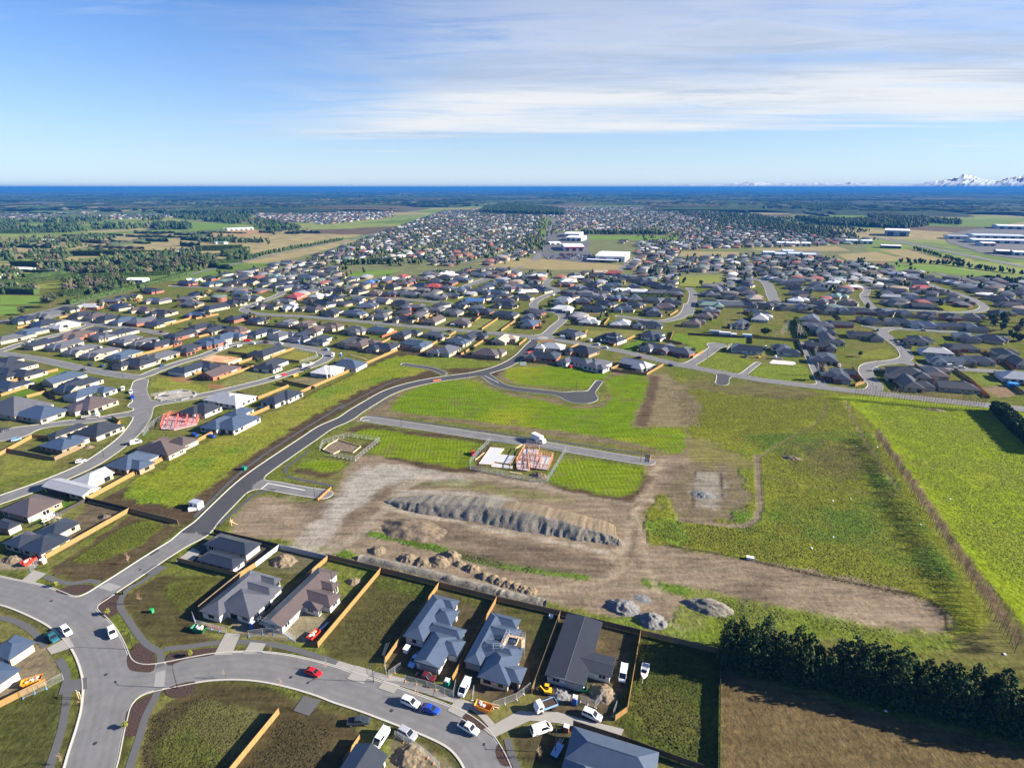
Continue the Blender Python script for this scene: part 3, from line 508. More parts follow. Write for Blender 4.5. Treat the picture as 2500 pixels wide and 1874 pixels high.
def gn(sc, det=5, st=None, ro=.6):
    s_ = tcn.outputs['Object']
    if st: mp = N(t, 'ShaderNodeMapping'); mp.inputs['Scale'].default_value = st; mp.inputs['Rotation'].default_value = (0, 0, R(-20)); LK(t, s_, mp.inputs[0]); s_ = mp.outputs[0]
    n = N(t, 'ShaderNodeTexNoise'); n.inputs['Scale'].default_value = sc; n.inputs['Detail'].default_value = det; n.inputs['Roughness'].default_value = ro; LK(t, s_, n.inputs[0]); return n.outputs[0]
f1, f2, f3 = gn(.75, 6, None, .72), gn(.16, 6, None, .65), gn(.45, 6, (.16, 1.2, 1), .65)
cl_a = at.outputs['Alpha']
k = mth(t, 'ADD', mth(t, 'ADD', mth(t, 'MULTIPLY', mth(t, 'MULTIPLY', mth(t, 'SUBTRACT', f1, .5), mth(t, 'ADD', cl_a, .3)), 2.3), mth(t, 'MULTIPLY', mth(t, 'SUBTRACT', f2, .5), 1.1)), mth(t, 'ADD', mth(t, 'MULTIPLY', mth(t, 'SUBTRACT', f3, .5), mth(t, 'SUBTRACT', 2.1, mth(t, 'MULTIPLY', cl_a, 1.7))), 1.0))
k = mth(t, 'MAXIMUM', k, .25)
cc = N(t, 'ShaderNodeCombineColor'); [LK(t, k, cc.inputs[i]) for i in range(3)]
c1 = mixc(t, 1.0, at.outputs['Color'], cc.outputs[0], 'MULTIPLY')
ph = mth(t, 'ADD', mth(t, 'MULTIPLY', sr.outputs[1], 2 * math.pi / 1.75), mth(t, 'MULTIPLY', f2, 5.0))
stp = mth(t, 'MULTIPLY', mth(t, 'MULTIPLY', ramp(t, mth(t, 'SINE', ph), -.1, .8), sr.outputs[0]), mth(t, 'MULTIPLY', mth(t, 'MULTIPLY', ramp(t, f1, .25, .6), ramp(t, f2, .35, .6)), .62))
c2 = mixc(t, stp, c1, (.030, .062, .008)); LK(t, c2, b.inputs['Base Color'])
bp = N(t, 'ShaderNodeBump'); bp.inputs['Strength'].default_value = .8; bp.inputs['Distance'].default_value = .8
LK(t, mth(t, 'MULTIPLY', mth(t, 'ADD', gn(.55, 4), mth(t, 'MULTIPLY', f1, .5)), mth(t, 'ADD', cl_a, .12)), bp.inputs['Height']); LK(t, bp.outputs[0], b.inputs['Normal'])
me = npmesh('site_ground', np.stack([XS, YS, ZZ], -1).reshape(-1, 3), Fq, gm); vcol(me, 'Col', A_.reshape(-1, 4))
ra = me.attributes.new('Row', 'FLOAT_VECTOR', 'POINT'); ra.data.foreach_set('vector', np.stack([ROW, PH, 0 * ROW], -1).astype(np.float32).ravel())
link('site_ground', me, kind='structure')
# ================================================================== houses
def roofmat(name, col, ribs=True, spec=.45, rough=.42):
    if name in MATS: return MATS[name]
    m = bpy.data.materials.new(name); m.use_nodes = True; t = m.node_tree; b = t.nodes['Principled BSDF']
    b.inputs['Roughness'].default_value = .30 if ribs else .5; b.inputs['Specular IOR Level'].default_value = 1.0 if ribs else .5
    uv = N(t, 'ShaderNodeUVMap'); s_ = N(t, 'ShaderNodeSeparateXYZ'); LK(t, uv.outputs[0], s_.inputs[0])
    tcn = N(t, 'ShaderNodeTexCoord'); no = N(t, 'ShaderNodeTexNoise'); no.inputs['Scale'].default_value = .5; no.inputs['Detail'].default_value = 5; LK(t, tcn.outputs['Object'], no.inputs[0])
    fr = mth(t, 'FRACT', mth(t, 'DIVIDE', s_.outputs[0] if ribs else s_.outputs[1], .42 if ribs else .33))
    line = mth(t, 'GREATER_THAN', fr, .84)
    k = mth(t, 'ADD', mth(t, 'MULTIPLY', mth(t, 'SUBTRACT', no.outputs[0], .5), .5), 1.0)
    k = mth(t, 'MULTIPLY', k, mth(t, 'SUBTRACT', 1.0, mth(t, 'MULTIPLY', line, .22)))
    cc = N(t, 'ShaderNodeCombineColor'); [LK(t, k, cc.inputs[i]) for i in range(3)]
    LK(t, mixc(t, 1.0, tuple(col), cc.outputs[0], 'MULTIPLY'), b.inputs['Base Color'])
    bp = N(t, 'ShaderNodeBump'); bp.inputs['Strength'].default_value = .25; bp.inputs['Distance'].default_value = .05; LK(t, line, bp.inputs['Height']); LK(t, bp.outputs[0], b.inputs['Normal'])
    MATS[name] = m; return m
ROOF = {'k': ('charcoal', (.027, .032, .043)), 'g': ('grey', (.085, .089, .104)), 'b': ('blue-grey', (.052, .075, .120)), 'l': ('pale grey', (.34, .35, .37)), 'w': ('white', (.66, .66, .66)), 'n': ('brown', (.088, .068, .062)),
        'r': ('red', (.34, .060, .050)), 't': ('beige', (.42, .34, .26)), 'e': ('green', (.15, .24, .20)), 'u': ('blue', (.055, .13, .34))}
WALL = {'c': ('cream', (.38, .315, .225)), 'w': ('white', (.52, .515, .49)), 'r': ('red brick', (.27, .095, .06)), 'd': ('dark grey', (.085, .088, .095)), 't': ('tan brick', (.28, .19, .12)), 's': ('grey block', (.30, .31, .32))}
RM = {k: [roofmat('roof_' + v[0].replace(' ', '_') + s_, v[1], s_ == '_metal') for s_ in ('_metal', '_tile')] for k, v in ROOF.items()}
WM = {k: mat('wall_' + v[0].replace(' ', '_'), v[1], .85, .12, 1.2) for k, v in WALL.items()}
M_GLASS = mat('window_glass', (.012, .016, .022), .08, spec=.6); M_FRAMEW = mat('frame_white', (.72, .72, .70), .5); M_FRAMED = mat('frame_dark', (.05, .052, .056), .5)
M_FASC = mat('fascia_dark', (.05, .052, .057), .5); M_GDOOR = mat('garage_door', (.30, .29, .28), .6, .06, 2); M_SOFF = mat('soffit', (.5, .49, .46), .8)
M_INNER = mat('carport_dark', (.03, .03, .032), .9)
def wing_roof(mb, cx, cy, L, Wd, he, pitch, e0, e1, ov=.55, dz=0.0, along='x'):
    """hip / gable roof of one rectangular wing, length L along local x (or y)"""
    def T(x, y, z): return (cx + x, cy + y, z) if along == 'x' else (cx - y, cy + x, z)
    a, b = L / 2 + ov, Wd / 2 + ov; tp = math.tan(pitch); hr = b * tp; z0 = he + dz; th = .2
    r0 = -a + (b if e0 == 'h' else 0); r1 = a - (b if e1 == 'h' else 0)
    if r0 > r1: r0 = r1 = (r0 + r1) / 2
    zr = z0 + hr; sl_ = math.hypot(b, hr)
    mb.face([T(-a, -b, z0), T(a, -b, z0), T(r1, 0, zr), T(r0, 0, zr)], 0, [(-a, 0), (a, 0), (r1, sl_), (r0, sl_)])
    mb.face([T(a, b, z0), T(-a, b, z0), T(r0, 0, zr), T(r1, 0, zr)], 0, [(a, 0), (-a, 0), (r0, sl_), (r1, sl_)])
    if e0 == 'h': mb.face([T(-a, b, z0), T(-a, -b, z0), T(r0, 0, zr)], 0, [(b, 0), (-b, 0), (0, sl_)])
    if e1 == 'h': mb.face([T(a, -b, z0), T(a, b, z0), T(r1, 0, zr)], 0, [(-b, 0), (b, 0), (0, sl_)])
    c = [(-a, -b), (a, -b), (a, b), (-a, b)]
    for i in range(4):
        p, q = c[i], c[(i + 1) % 4]; mb.face([T(*p, z0 - th), T(*q, z0 - th), T(*q, z0), T(*p, z0)], 1)
    mb.face([T(*q, z0 - th) for q in c[::-1]], 2)
    # ridge cap
    if r1 - r0 > .5:
        for s_ in (-1, 1): mb.face([T(r0, 0, zr + .05), T(r1, 0, zr + .05), T(r1, s_ * .17, zr - .02), T(r0, s_ * .17, zr - .02)][::-s_], 0)
def wing_wall(mb, cx, cy, L, Wd, he, pitch, e0, e1, along='x', z1=None):
    def T(x, y, z): return (cx + x, cy + y, z) if along == 'x' else (cx - y, cy + x, z)
    a, b = L / 2, Wd / 2; z1 = he - .21; c = [(-a, -b), (a, -b), (a, b), (-a, b)]
    for i in range(4):
        p, q = c[i], c[(i + 1) % 4]; mb.face([T(*p, -.1), T(*q, -.1), T(*q, z1), T(*p, z1)])
    rise = (b + .55) * math.tan(pitch)
    for s_, e in ((-1, e0), (1, e1)):
        if e == 'g':
            x = s_ * (a + .5); k = rise * .985; mb.face([T(x, -b - .45, he + .02), T(x, b + .45, he + .02), T(x, 0, he + k)][::s_])
            mb.face([T(x, -b - .45, he + .02), T(x, b + .45, he + .02), T(x - s_ * .04, 0, he + k)][::-s_])
def _unit_window(fr):
    mb = MB(); mb.box(-.5, .5, -.03, .05, -.5, .5, 0)
    for x0, x1, z0, z1 in ((-.46, -.03, -.44, .44), (.03, .46, -.44, .44)): mb.face([(x0, .062, z0), (x0, .062, z1), (x1, .062, z1), (x1, .062, z0)], 1)
    return mb.mesh('window', [fr, M_GLASS])
WIN = {'w': _unit_window(M_FRAMEW), 'd': _unit_window(M_FRAMED)}
def _frame_mesh(fr):
    mb = MB()
    for x0, x1, z0, z1 in ((-.5, .5, .44, .5), (-.5, .5, -.5, -.44), (-.5, -.46, -.44, .44), (.46, .5, -.44, .44), (-.02, .02, -.44, .44)): mb.box(x0, x1, -.02, .07, z0, z1)
    return mb.mesh('frame', fr)
FRM = {'w': _frame_mesh(M_FRAMEW), 'd': _frame_mesh(M_FRAMED)}
mb = MB(); mb.box(-.46, .46, -.02, .03, -.44, .44); PANE = mb.mesh('pane', M_GLASS)
mb = MB(); mb.box(-.5, .5, -.03, .06, -.5, .5)
for i in range(3): mb.box(-.49, .49, .06, .075, -.49 + i * .33, -.2 + i * .33)
GDOOR = mb.mesh('garage_door', M_GDOOR)
HOUSES = []
def house(loc, ang, wings, roof, wall, pitch=24, he=2.65, near=False, nwin=6, tile=None, garage=True, name='house', fr=None, rng=None, storey2=None, chimney=None, wallmat=None):
    """wings: (cx, cy, L, W, along, ends). A house is an Empty with wall, roof, windows, garage door"""
    rng = rng or random; o = thing(name, None, 'house', (loc[0], loc[1], 0), ang)
    rb, wb = MB(), MB(); p = R(pitch)
    for i, (cx, cy, L, Wd, al, en) in enumerate(wings):
        wing_roof(rb, cx, cy, L, Wd, he, p, en[0], en[1], dz=-.012 * i, along=al)
        wing_wall(wb, cx, cy, L - .02 * i, Wd - .02 * i, he, p, en[0], en[1], along=al)
    if storey2:
        cx, cy, L, Wd = storey2; wing_roof(rb, cx, cy, L, Wd, he + 2.7, p, 'h', 'h'); wing_wall(wb, cx, cy, L, Wd, he + 2.7, p, 'h', 'h')
    tl = (rng.random() < .45) if tile is None else tile
    wb.build('wall', wallmat or WM[wall], o); ro = rb.build('roof', [RM[roof][1 if tl else 0], M_FASC if roof in 'kgbn' else M_FRAMEW, M_SOFF], o)
    rects = [((cx, cy, L / 2, Wd / 2) if al == 'x' else (cx, cy, Wd / 2, L / 2)) for cx, cy, L, Wd, al, en in wings]
    def free(x, y, me): return not any(j != me and abs(x - r[0]) < r[2] + .7 and abs(y - r[1]) < r[3] + .7 for j, r in enumerate(rects))
    slots = []
    for j, (cx, cy, hx, hy) in enumerate(rects):
        for nx, ny, half in ((0, -1, hx), (0, 1, hx), (1, 0, hy), (-1, 0, hy)):
            n = max(1, int(half * 2 / 3.4))
            for q in range(n):
                s_ = (q + .5) / n * 2 * half - half; x, y = cx + (nx * hx if nx else s_), cy + (ny * hy if ny else s_)
                if free(x + nx * .3, y + ny * .3, j): slots.append((x, y, nx, ny, half * 2 / n))
    rng.shuffle(slots); f = fr or ('w' if rng.random() < .4 else 'd')
    # sides that the camera sees come first
    ca, sa = math.cos(ang), math.sin(ang)
    def vis(s_):
        wx, wy = ca * s_[2] - sa * s_[3], sa * s_[2] + ca * s_[3]; return -(wx * -loc[0] + wy * -loc[1]) / math.hypot(*loc)
    slots.sort(key=lambda s_: round(vis(s_) * 2)); gd = None
    if garage:
        for s_ in slots:
            if s_[4] > 3.0: gd = s_; break
    for k, s_ in enumerate(slots[:nwin + 1]):
        x, y, nx, ny, room = s_; rz = math.atan2(ny, nx) - math.pi / 2
        if s_ is gd: link('garage_door', GDOOR, o, (x, y, 1.07), rz, (min(4.6, room * 1.15), 1, 2.1)); continue
        wd, ht, zc = rng.choice(((1.8, 1.2, 1.5), (2.4, 2.0, 1.1), (1.2, 1.2, 1.5), (2.0, 1.3, 1.45))); wd = min(wd, room * .8)
        if near:
            wn = link('window', FRM[f], o, (x, y, zc), rz, (wd, 1, ht)); link('pane', PANE, wn)
        else: link('window', WIN[f], o, (x, y, zc), rz, (wd, 1, ht))
    if chimney:
        mb = MB(); mb.cyl((chimney[0], chimney[1], he), (chimney[0], chimney[1], he + 3.2), .13, n=8); mb.cyl((chimney[0], chimney[1], he + 3.2), (chimney[0], chimney[1], he + 3.35), .22, n=8); mb.build('flue', mat('steel', (.5, .5, .5), .35, metal=.8), o)
    HOUSES.append([o, roof, wall, np.array(loc[:2])]); return o
def gbox(k, pts, z=2.6, ins=.55):
    """eave corners seen in the photograph -> rectangle in the street grid's frame, less the overhang"""
    q = np.array([P(k, a, b, z) for a, b in pts]); x, y = q @ GX, q @ GY
    return x.min() + ins, x.max() - ins, y.min() + ins, y.max() - ins
def near_house(boxes, roof, wall, label, pitch=24, **kw):
    bs = [(gbox(k, pts), en, al) for k, pts, en, al in boxes]
    x0, x1 = min(b_[0][0] for b_ in bs), max(b_[0][1] for b_ in bs); y0, y1 = min(b_[0][2] for b_ in bs), max(b_[0][3] for b_ in bs)
    ox, oy = (x0 + x1) / 2, (y0 + y1) / 2; wings = []
    for (a, b_, c, d), en, al in bs:
        L, Wd = b_ - a, d - c
        if al is None: al = 'x' if L >= Wd else 'y'
        wings.append(((a + b_) / 2 - ox, (c + d) / 2 - oy, L if al == 'x' else Wd, Wd if al == 'x' else L, al, en))
    loc = GX * ox + GY * oy; o = house(loc, GA, wings, roof, wall, pitch, near=True, **kw)
    o['label'] = label; return o
rg = random.Random(3)
near_house([('b', [(345, 1300), (620, 1365), (1050, 785)], 'hh', 'y'), ('b', [(640, 1290), (1110, 1285), (1325, 1105), (800, 1040)], 'hh', 'y'), ('b', [(1415, 992), (1310, 1100), (760, 1000)], 'hh', 'x'), ('b', [(1400, 877), (1320, 965), (1050, 785)], 'hh', 'x')], 'g', 'w', 'grey ribbed-roof house with cream walls behind the green skip', tile=False, rng=rg, nwin=9)
near_house([('b', [(1140, 1430), (1412, 1515), (1890, 742)], 'gh', 'y'), ('b', [(2122, 795), (2060, 885), (1890, 742)], 'hh', 'x'), ('b', [(2132, 937), (2070, 1040), (1790, 900)], 'hh', 'x'), ('b', [(2172, 1085), (2030, 1255), (1680, 1010)], 'hh', 'x'), ('b', [(1880, 1300), (1945, 1225), (1690, 1180)], 'hh', 'y')], 'n', 'w', 'long brown-roofed house with a scaffolded gable beside the grey house', tile=False, rng=rg, nwin=9)
near_house([('b', [(440, 420), (945, 588), (1100, 415)], 'hh', 'x'), ('b', [(310, 640), (795, 748), (955, 630)], 'hh', 'x'), ('b', [(600, 500), (760, 540), (900, 400)], 'hh', 'y')], 'k', 's', 'black-roofed grey block house inside the fenced corner lot', tile=False, rng=rg, nwin=9, fr='w')
near_house([('c', [(755, 800), (1020, 872), (1190, 272)], 'hh', 'y'), ('c', [(1190, 272), (1462, 338), (1410, 462)], 'hh', 'x'), ('c', [(1480, 477), (1372, 668), (1100, 560)], 'hh', 'x'), ('c', [(1565, 715), (1500, 855), (1050, 690)], 'hh', 'x'), ('c', [(945, 1140), (1232, 1218), (1150, 720)], 'gh', 'y'), ('c', [(1565, 865), (1445, 1060), (1230, 850)], 'hh', 'x')], 'b', 'w', 'blue-grey hipped house with white gable facing the blue ute', tile=False, rng=rg, nwin=10, fr='d')
near_house([('B', [(795, 972), (905, 1000), (990, 663)], 'hh', 'y'), ('B', [(990, 663), (1152, 700), (1135, 765)], 'hh', 'x'), ('B', [(1157, 768), (1135, 850), (900, 800)], 'hh', 'x'), ('B', [(1180, 885), (1135, 1000), (850, 900)], 'hh', 'x'), ('B', [(895, 1045), (1085, 1132), (1020, 890)], 'hh', 'y'), ('B', [(1202, 1018), (1160, 1120), (1010, 960)], 'hh', 'x')], 'b', 'c', 'steel-blue roofed house with scaffold on its roof valley', tile=False, rng=rg, nwin=9)
near_house([('d', [(470, 1300), (872, 1390), (750, 547), (1220, 622)], 'gg', 'y'), ('d', [(900, 1215), (1340, 1285), (1390, 1082)], 'gg', 'x')], 'k', 'w', 'black low-pitched roof house with white garage walls and green trailer', pitch=7, tile=True, rng=rg, nwin=8)
near_house([('f', [(725, 1530), (845, 1110), (1940, 1475)], 'hh', 'x'), ('f', [(725, 1530), (1080, 1640), (900, 1800), (1250, 1850)], 'hh', 'y')], 'b', 'd', 'large blue-grey hipped roof cut by the bottom edge beside the ladder trailer', tile=False, rng=rg, nwin=6)
near_house([('e', [(192, 1350), (560, 1500), (-150, 1800)], 'gg', 'y')], 'k', 'w', 'dark gabled roof with blue sheen at the bottom edge beside white van', tile=False, rng=rg, nwin=4)
near_house([('a', [(235, 495), (545, 565), (915, 357)], 'hh', 'y'), ('a', [(45, 415), (235, 495), (420, 285)], 'hh', 'y'), ('a', [(770, 305), (1045, 160), (440, 290)], 'hh', None)], 'k', 'c', 'big black-roofed house with cream walls beside the red skip', tile=False, rng=rg, nwin=9)
near_house([('D', [(-60, 1210), (50, 1245), (120, 1195)], 'hh', 'x')], 'k', 'r', 'red brick house with black roof at the left edge', tile=True, rng=rg, nwin=5, fr='w')
near_house([('D', [(25, 1105), (175, 1168), (390, 1052)], 'hh', 'y')], 'n', 't', 'brown hipped house with tan brick walls and bright green lawn', tile=False, rng=rg, nwin=6)
near_house([('D', [(272, 962), (528, 1030), (630, 968)], 'gg', 'x'), ('D', [(450, 930), (566, 955), (725, 873)], 'hg', 'y')], 'l', 'c', 'pale silver-roofed house of two long gabled wings by the boundary fence', pitch=20, tile=False, rng=rg, nwin=9)
near_house([('D', [(665, 832), (810, 866), (900, 738)], 'hh', 'y'), ('D', [(760, 800), (1000, 810), (860, 855)], 'hh', 'x')], 'b', 't', 'blue-grey hipped house with tan brick above the silver gabled house', tile=True, rng=rg, nwin=7, fr='d')
near_house([('D', [(878, 722), (975, 745), (1050, 650)], 'hh', 'y'), ('D', [(975, 750), (1108, 758), (1000, 680), (1160, 705)], 'hh', 'y'), ('D', [(1060, 690), (1278, 662), (1160, 640)], 'hh', 'x')], 'n', 'c', 'brown-grey hipped house above a patio by the boundary fence', tile=True, rng=rg, nwin=8)
near_house([('D', [(1285, 580), (1390, 605), (1500, 520)], 'hh', 'y'), ('D', [(1360, 580), (1500, 610), (1560, 500)], 'hh', 'y'), ('D', [(1430, 510), (1540, 515), (1620, 465)], 'hh', 'y')], 'b', 'w', 'grey-blue house with white walls beside the red timber frame', tile=False, rng=rg, nwin=9)
near_house([('D', [(1165, 490), (1245, 505), (1290, 430)], 'hh', 'y'), ('D', [(1240, 490), (1390, 470), (1300, 430)], 'hh', 'x')], 'k', 'w', 'black-roofed white house above the red timber frame', tile=True, rng=rg, nwin=7)
near_house([('D', [(1300, 408), (1480, 438), (1560, 375)], 'hh', 'x'), ('D', [(1470, 440), (1575, 420), (1530, 368)], 'hh', 'y')], 'l', 'w', 'pale grey-roofed white house on the road below the park', tile=False, rng=rg, nwin=8)
near_house([('D', [(1665, 425), (1770, 440), (1900, 350)], 'hh', 'y'), ('D', [(1780, 400), (1932, 370), (1850, 345)], 'hh', 'x')], 'k', 'w', 'black-roofed white house against the long boundary fence', tile=False, rng=rg, nwin=8)
near_house([('2', [(1790, 1300), (1990, 1340), (2080, 1240)], 'hh', 'y'), ('2', [(1990, 1330), (2180, 1270), (2050, 1230)], 'hh', 'x')], 'w', 'w', 'white-roofed white house at the corner of the boundary fence', tile=False, rng=rg, nwin=7)
near_house([('D', [(430, 480), (480, 490), (640, 400)], 'hh', 'y'), ('D', [(500, 470), (738, 420), (620, 385)], 'hh', 'x')], 'n', 'c', 'brown-roofed cream house behind the parked work vans', tile=False, rng=rg, nwin=7)
near_house([('D', [(290, 640), (360, 650), (520, 560)], 'hh', 'y'), ('D', [(470, 620), (640, 640), (705, 555)], 'hh', 'y')], 'k', 'c', 'long black-roofed house beside the islanded close', tile=True, rng=rg, nwin=7)
near_house([('D', [(245, 705), (400, 735), (430, 650)], 'hh', 'x'), ('D', [(390, 690), (580, 650), (480, 635)], 'hh', 'x')], 'b', 't', 'blue-grey house with tan walls in the fenced bare lot', tile=False, rng=rg, nwin=7)
near_house([('D', [(145, 520), (260, 540), (400, 470), (280, 440)], 'hh', 'x')], 'b', 'c', 'blue-grey hipped house beside the islanded close lawn', tile=False, rng=rg, nwin=6)
near_house([('D', [(-10, 490), (90, 520), (250, 430), (130, 395)], 'hh', 'y')], 'g', 'c', 'grey hipped house above the blue-grey one at the left edge', tile=True, rng=rg, nwin=6)
near_house([('A', [(-70, 905), (110, 803), (157, 900), (0, 948)], 'hh', None)], 'b', 'c', 'small blue-grey roof cut by the left edge beside the blue toilet', tile=False, rng=rg, nwin=4)
near_house([('A', [(-120, 1060), (-10, 965), (42, 1090), (-60, 1150)], 'hh', None)], 'b', 'w', 'white-walled house corner at the left edge below the blue toilet', tile=False, rng=rg, nwin=4)
NEAR_HOUSES = len(HOUSES)
# mid-distance houses: centre of the roof as seen, roof and wall colour
MID = {
 '1': '320,625kc 590,675kc 810,705lc 400,785bc 120,870gc 640,560gd 850,500kc 1150,460lr 1060,570kc 1240,590nc 1400,615kc 1600,640bc 1840,650gr 2060,660kc 1420,390gt 1640,340kc 1960,255kr 1870,500nc 2080,540kc 1560,460kc 2010,380gc 1190,775kc 960,830nr 560,930kc 820,950gc 1320,840gc 1580,790kc 1620,880gc 1850,915gc 2080,940kr 1050,1010gc 1290,1050gc 1590,1080bc 1750,1180kc 2080,1090gc 60,1180kc 190,1245kc 300,1320kc 100,1470kw 830,1380bc 1010,1460kc 1120,1560bw',
 '2': '300,120wc 200,160kr 490,170bc 500,90kr 900,60gc 1300,75ec 1730,90bc 2110,100gc 830,170kc 1010,150kc 1180,175kc 1390,185kc 1500,215gc 1620,200gc 1760,220gc 1870,195kc 1990,235gc 2120,260kc 200,360gt 250,425gt 340,300kc 890,290bc 930,350gc 1060,350gc 780,415kc 560,475kc 1600,325rr 1870,325lc 2110,345kc 1450,390gc 1250,450nc 1540,470lc 1800,485nc 1960,420kw 2060,530kc 330,560br 870,605kr 1100,635kc 1480,665gc 1720,685nc 1840,750nw 2060,710nc 360,725kr 580,750kc 820,765nr 120,825kr 1130,790kw 1390,825gw 1660,840kw 1900,880kw 690,855bc 490,915br 190,1000kr 1240,1045kc 1270,1200kw 270,1245kw 620,1290nr',
 '3': '140,375kw 470,385gc 280,455bc 740,415kc 880,465gr 1110,495gc 1390,530gc 140,545bc 470,585gc 780,615kc 1170,635nc 1520,650nc 1780,525kr 2080,555kc 1530,440kc 1660,385uc 2090,440kc 2050,385kc 1860,340kc 50,245nc 190,255kc 390,285nc 580,295kr 700,280gr 850,300gc 1090,315gc 1270,335gc 1400,315gc 1730,255gc 1510,240bc 1950,275bc 2070,210gc 2170,230nc 340,145uc 100,105bc 590,98lc 760,78rc 610,205kc 720,172nt 850,145nr 1000,190kw 1150,200rr 1320,215gc 1190,140gc 940,110nr 1290,92kc 1520,115bc 1380,155kr 1900,175bc 2000,140bc 1750,55bc 1310,35wc 160,760gc 450,765bc 780,805kc 1190,820gc 1640,835kd 2040,875tc 920,935bc 1470,905bc 1320,1020gc 500,975kc 240,935nc 80,905kc 1840,1055nc 70,1205bw',
 '4': '160,595kc 190,680br 920,640lw 1370,670lt 1690,690kw 730,800gc 1230,865kw 1760,825kw 1800,975gw 2060,1025gr 460,970lw 860,1025kt 340,1100kr 800,1160gw 1050,1200gw 1550,1195ld 560,420kc 600,485ww 620,370lc 1010,490kc 1390,490bc 1760,530kc 1910,460nc 1980,390kc 1760,375gc 1500,435kc 1160,420kc 860,388kr 1300,350br 1540,355gc 1110,335gc 920,320gc 700,320kc 660,135wr 640,175nr 790,215gc 950,240kc 1160,240bc 1370,250ww 1590,265ww 1800,280gr 2050,255kc 2020,300gr 1250,185bc 1500,200kc 1000,170kc 150,270wc 90,340kc 340,245kc 60,210bc 220,200kc 80,110kc 760,55gc 1020,68kr 1100,20tc 1250,32rr 1200,95gc 1330,62kc 1400,80kc 1470,80kc 1540,105kc 1620,125kc 1700,150kc 1790,180kc 1870,195kc 1960,205kc',
 '5': '280,300gc 380,240gc 550,335kc 700,235kc 750,180kc 800,285nc 850,350tc 270,400kc 290,435ec 540,435gc 750,435kc 270,505gr 960,450kc 880,530kr 240,580nc 920,605lw 1240,465kc 1480,475kc 1750,492kc 2000,515kc 90,665nc 700,690kw 1320,165kc 1380,215kc 1430,285kc 1480,335nc 1410,375ww 1740,395nc 2040,395nc 1660,235bc 1910,325ec 2010,255gc 1650,170gc 1880,150wc 1060,92lw 1400,130gc 1600,620gc 1650,700gr 1720,775kc 1940,685kr 1800,885kw 1700,965kr 1780,1115kc 1950,1335kr 750,1005kw 1230,1010kw',
 '6': '150,520kr 420,530kc 700,550kc 980,570kc 1270,590kr 1550,590kc 1930,540kt 270,640kc 600,655kc 900,685bw 1230,705kc 1530,720kc 1430,845kc 1770,870kc 850,885kw 1400,985kr 1070,1035lw 1190,1140bw 1620,1145kc 1960,1055kw 2130,1160kc 680,1300kc 720,1425kc 1060,1300nc 1340,1485kc 2120,1360lw 160,830kc 480,330lc 530,260kc 540,415gc 770,360kc 1030,380kc 1350,385kr 1080,265nc 860,212rc 830,160kc 580,140kc 920,455kd 1620,255kc 1900,355kc 2000,430kc 1300,150lc 1060,120kc 580,42wc 750,65lc 900,62kc 2100,285kc'}
TPL0 = [[(0, 0, 17, 9.5, 'x', 'hh'), (5, -5, 8, 7, 'y', 'hh')], [(0, 0, 18, 8.5, 'x', 'hh'), (-5.5, -4.5, 9, 6.6, 'y', 'hg'), (5.8, 3.5, 8, 6.2, 'y', 'hh')], [(0, 0, 15, 11, 'x', 'hh'), (6, -4.5, 8, 6.4, 'y', 'hh')],
       [(0, 0, 20, 8, 'x', 'hh'), (3, 4.5, 9, 7, 'y', 'hh'), (-6, -3.6, 8, 6.4, 'y', 'gh')], [(0, 0, 16, 9, 'y', 'hh'), (-4.8, 3, 8, 7, 'x', 'hh'), (4.5, -4, 7, 6.6, 'x', 'hh')], [(0, 0, 18, 9, 'x', 'gh'), (4.5, 4.6, 8, 6.8, 'y', 'hh')]]
TPL = [[(a * 1.16, b * 1.16, c * 1.16, d * 1.14, e, f) for a, b, c, d, e, f in t_] for t_ in TPL0]
rm = random.Random(11); mid_street = {}
SNODES = np.array([p for s_ in STREETS for p in s_[3]]); SIDX = np.array([i for i, s_ in enumerate(STREETS) for p in s_[3]])
def near_street(loc):
    d = np.hypot(*(SNODES - loc).T); return STREETS[SIDX[d.argmin()]][0], d.min()
placed = [h[3] for h in HOUSES]
for k, txt in MID.items():
    for tok in txt.split():
        x, rest = tok.split(','); y, rf, wl = int(rest[:-2]), rest[-2], rest[-1]; loc = P(k, int(x), y, 2.6); dist = math.hypot(*loc)
        if any(np.hypot(*(loc - q)) < 6 for q in placed): continue
        placed.append(loc)
        ang = GA + rm.choice((0, math.pi)) + R(rm.uniform(-3, 3))
        if k == '4' and loc[1] < 460 and loc[0] > 30: ang = R(-41) + rm.choice((0, math.pi))
        elif dist > 560: ang = GA + R(rm.uniform(-25, 25)) + rm.choice((0, math.pi / 2, math.pi))
        elif rm.random() < .35: ang += math.pi / 2
        if k in '12' and y > 500: ang = GA + math.pi / 2 * rm.choice((1, 1, 1, -1))
        sc = rm.uniform(.92, 1.12); tp = [(a * sc, b * sc, c * sc, d * sc, e, f) for a, b, c, d, e, f in rm.choice(TPL)]
        if rm.random() < .5: tp = [(-a, b, c, d, e, f if e == 'y' else f[::-1]) for a, b, c, d, e, f in tp]
        two = (-2, 0, 9, 8) if (k, int(x)) in (('2', 830), ('4', 1230)) else None
        house(loc, ang, tp, rf, wl, rm.uniform(22, 27), nwin=5 if dist < 430 else (3 if dist < 560 else 0), garage=dist < 560, rng=rm, storey2=two)
ORD = 'first second third fourth fifth sixth seventh eighth ninth tenth eleventh twelfth thirteenth fourteenth fifteenth sixteenth seventeenth eighteenth nineteenth twentieth'.split()
def proj_u(loc, z=0):
    dx, dy, dz = loc[0], loc[1], z - CAMH; dep = dy * CP - dz * SP; return 1250 + FPX * dx / dep
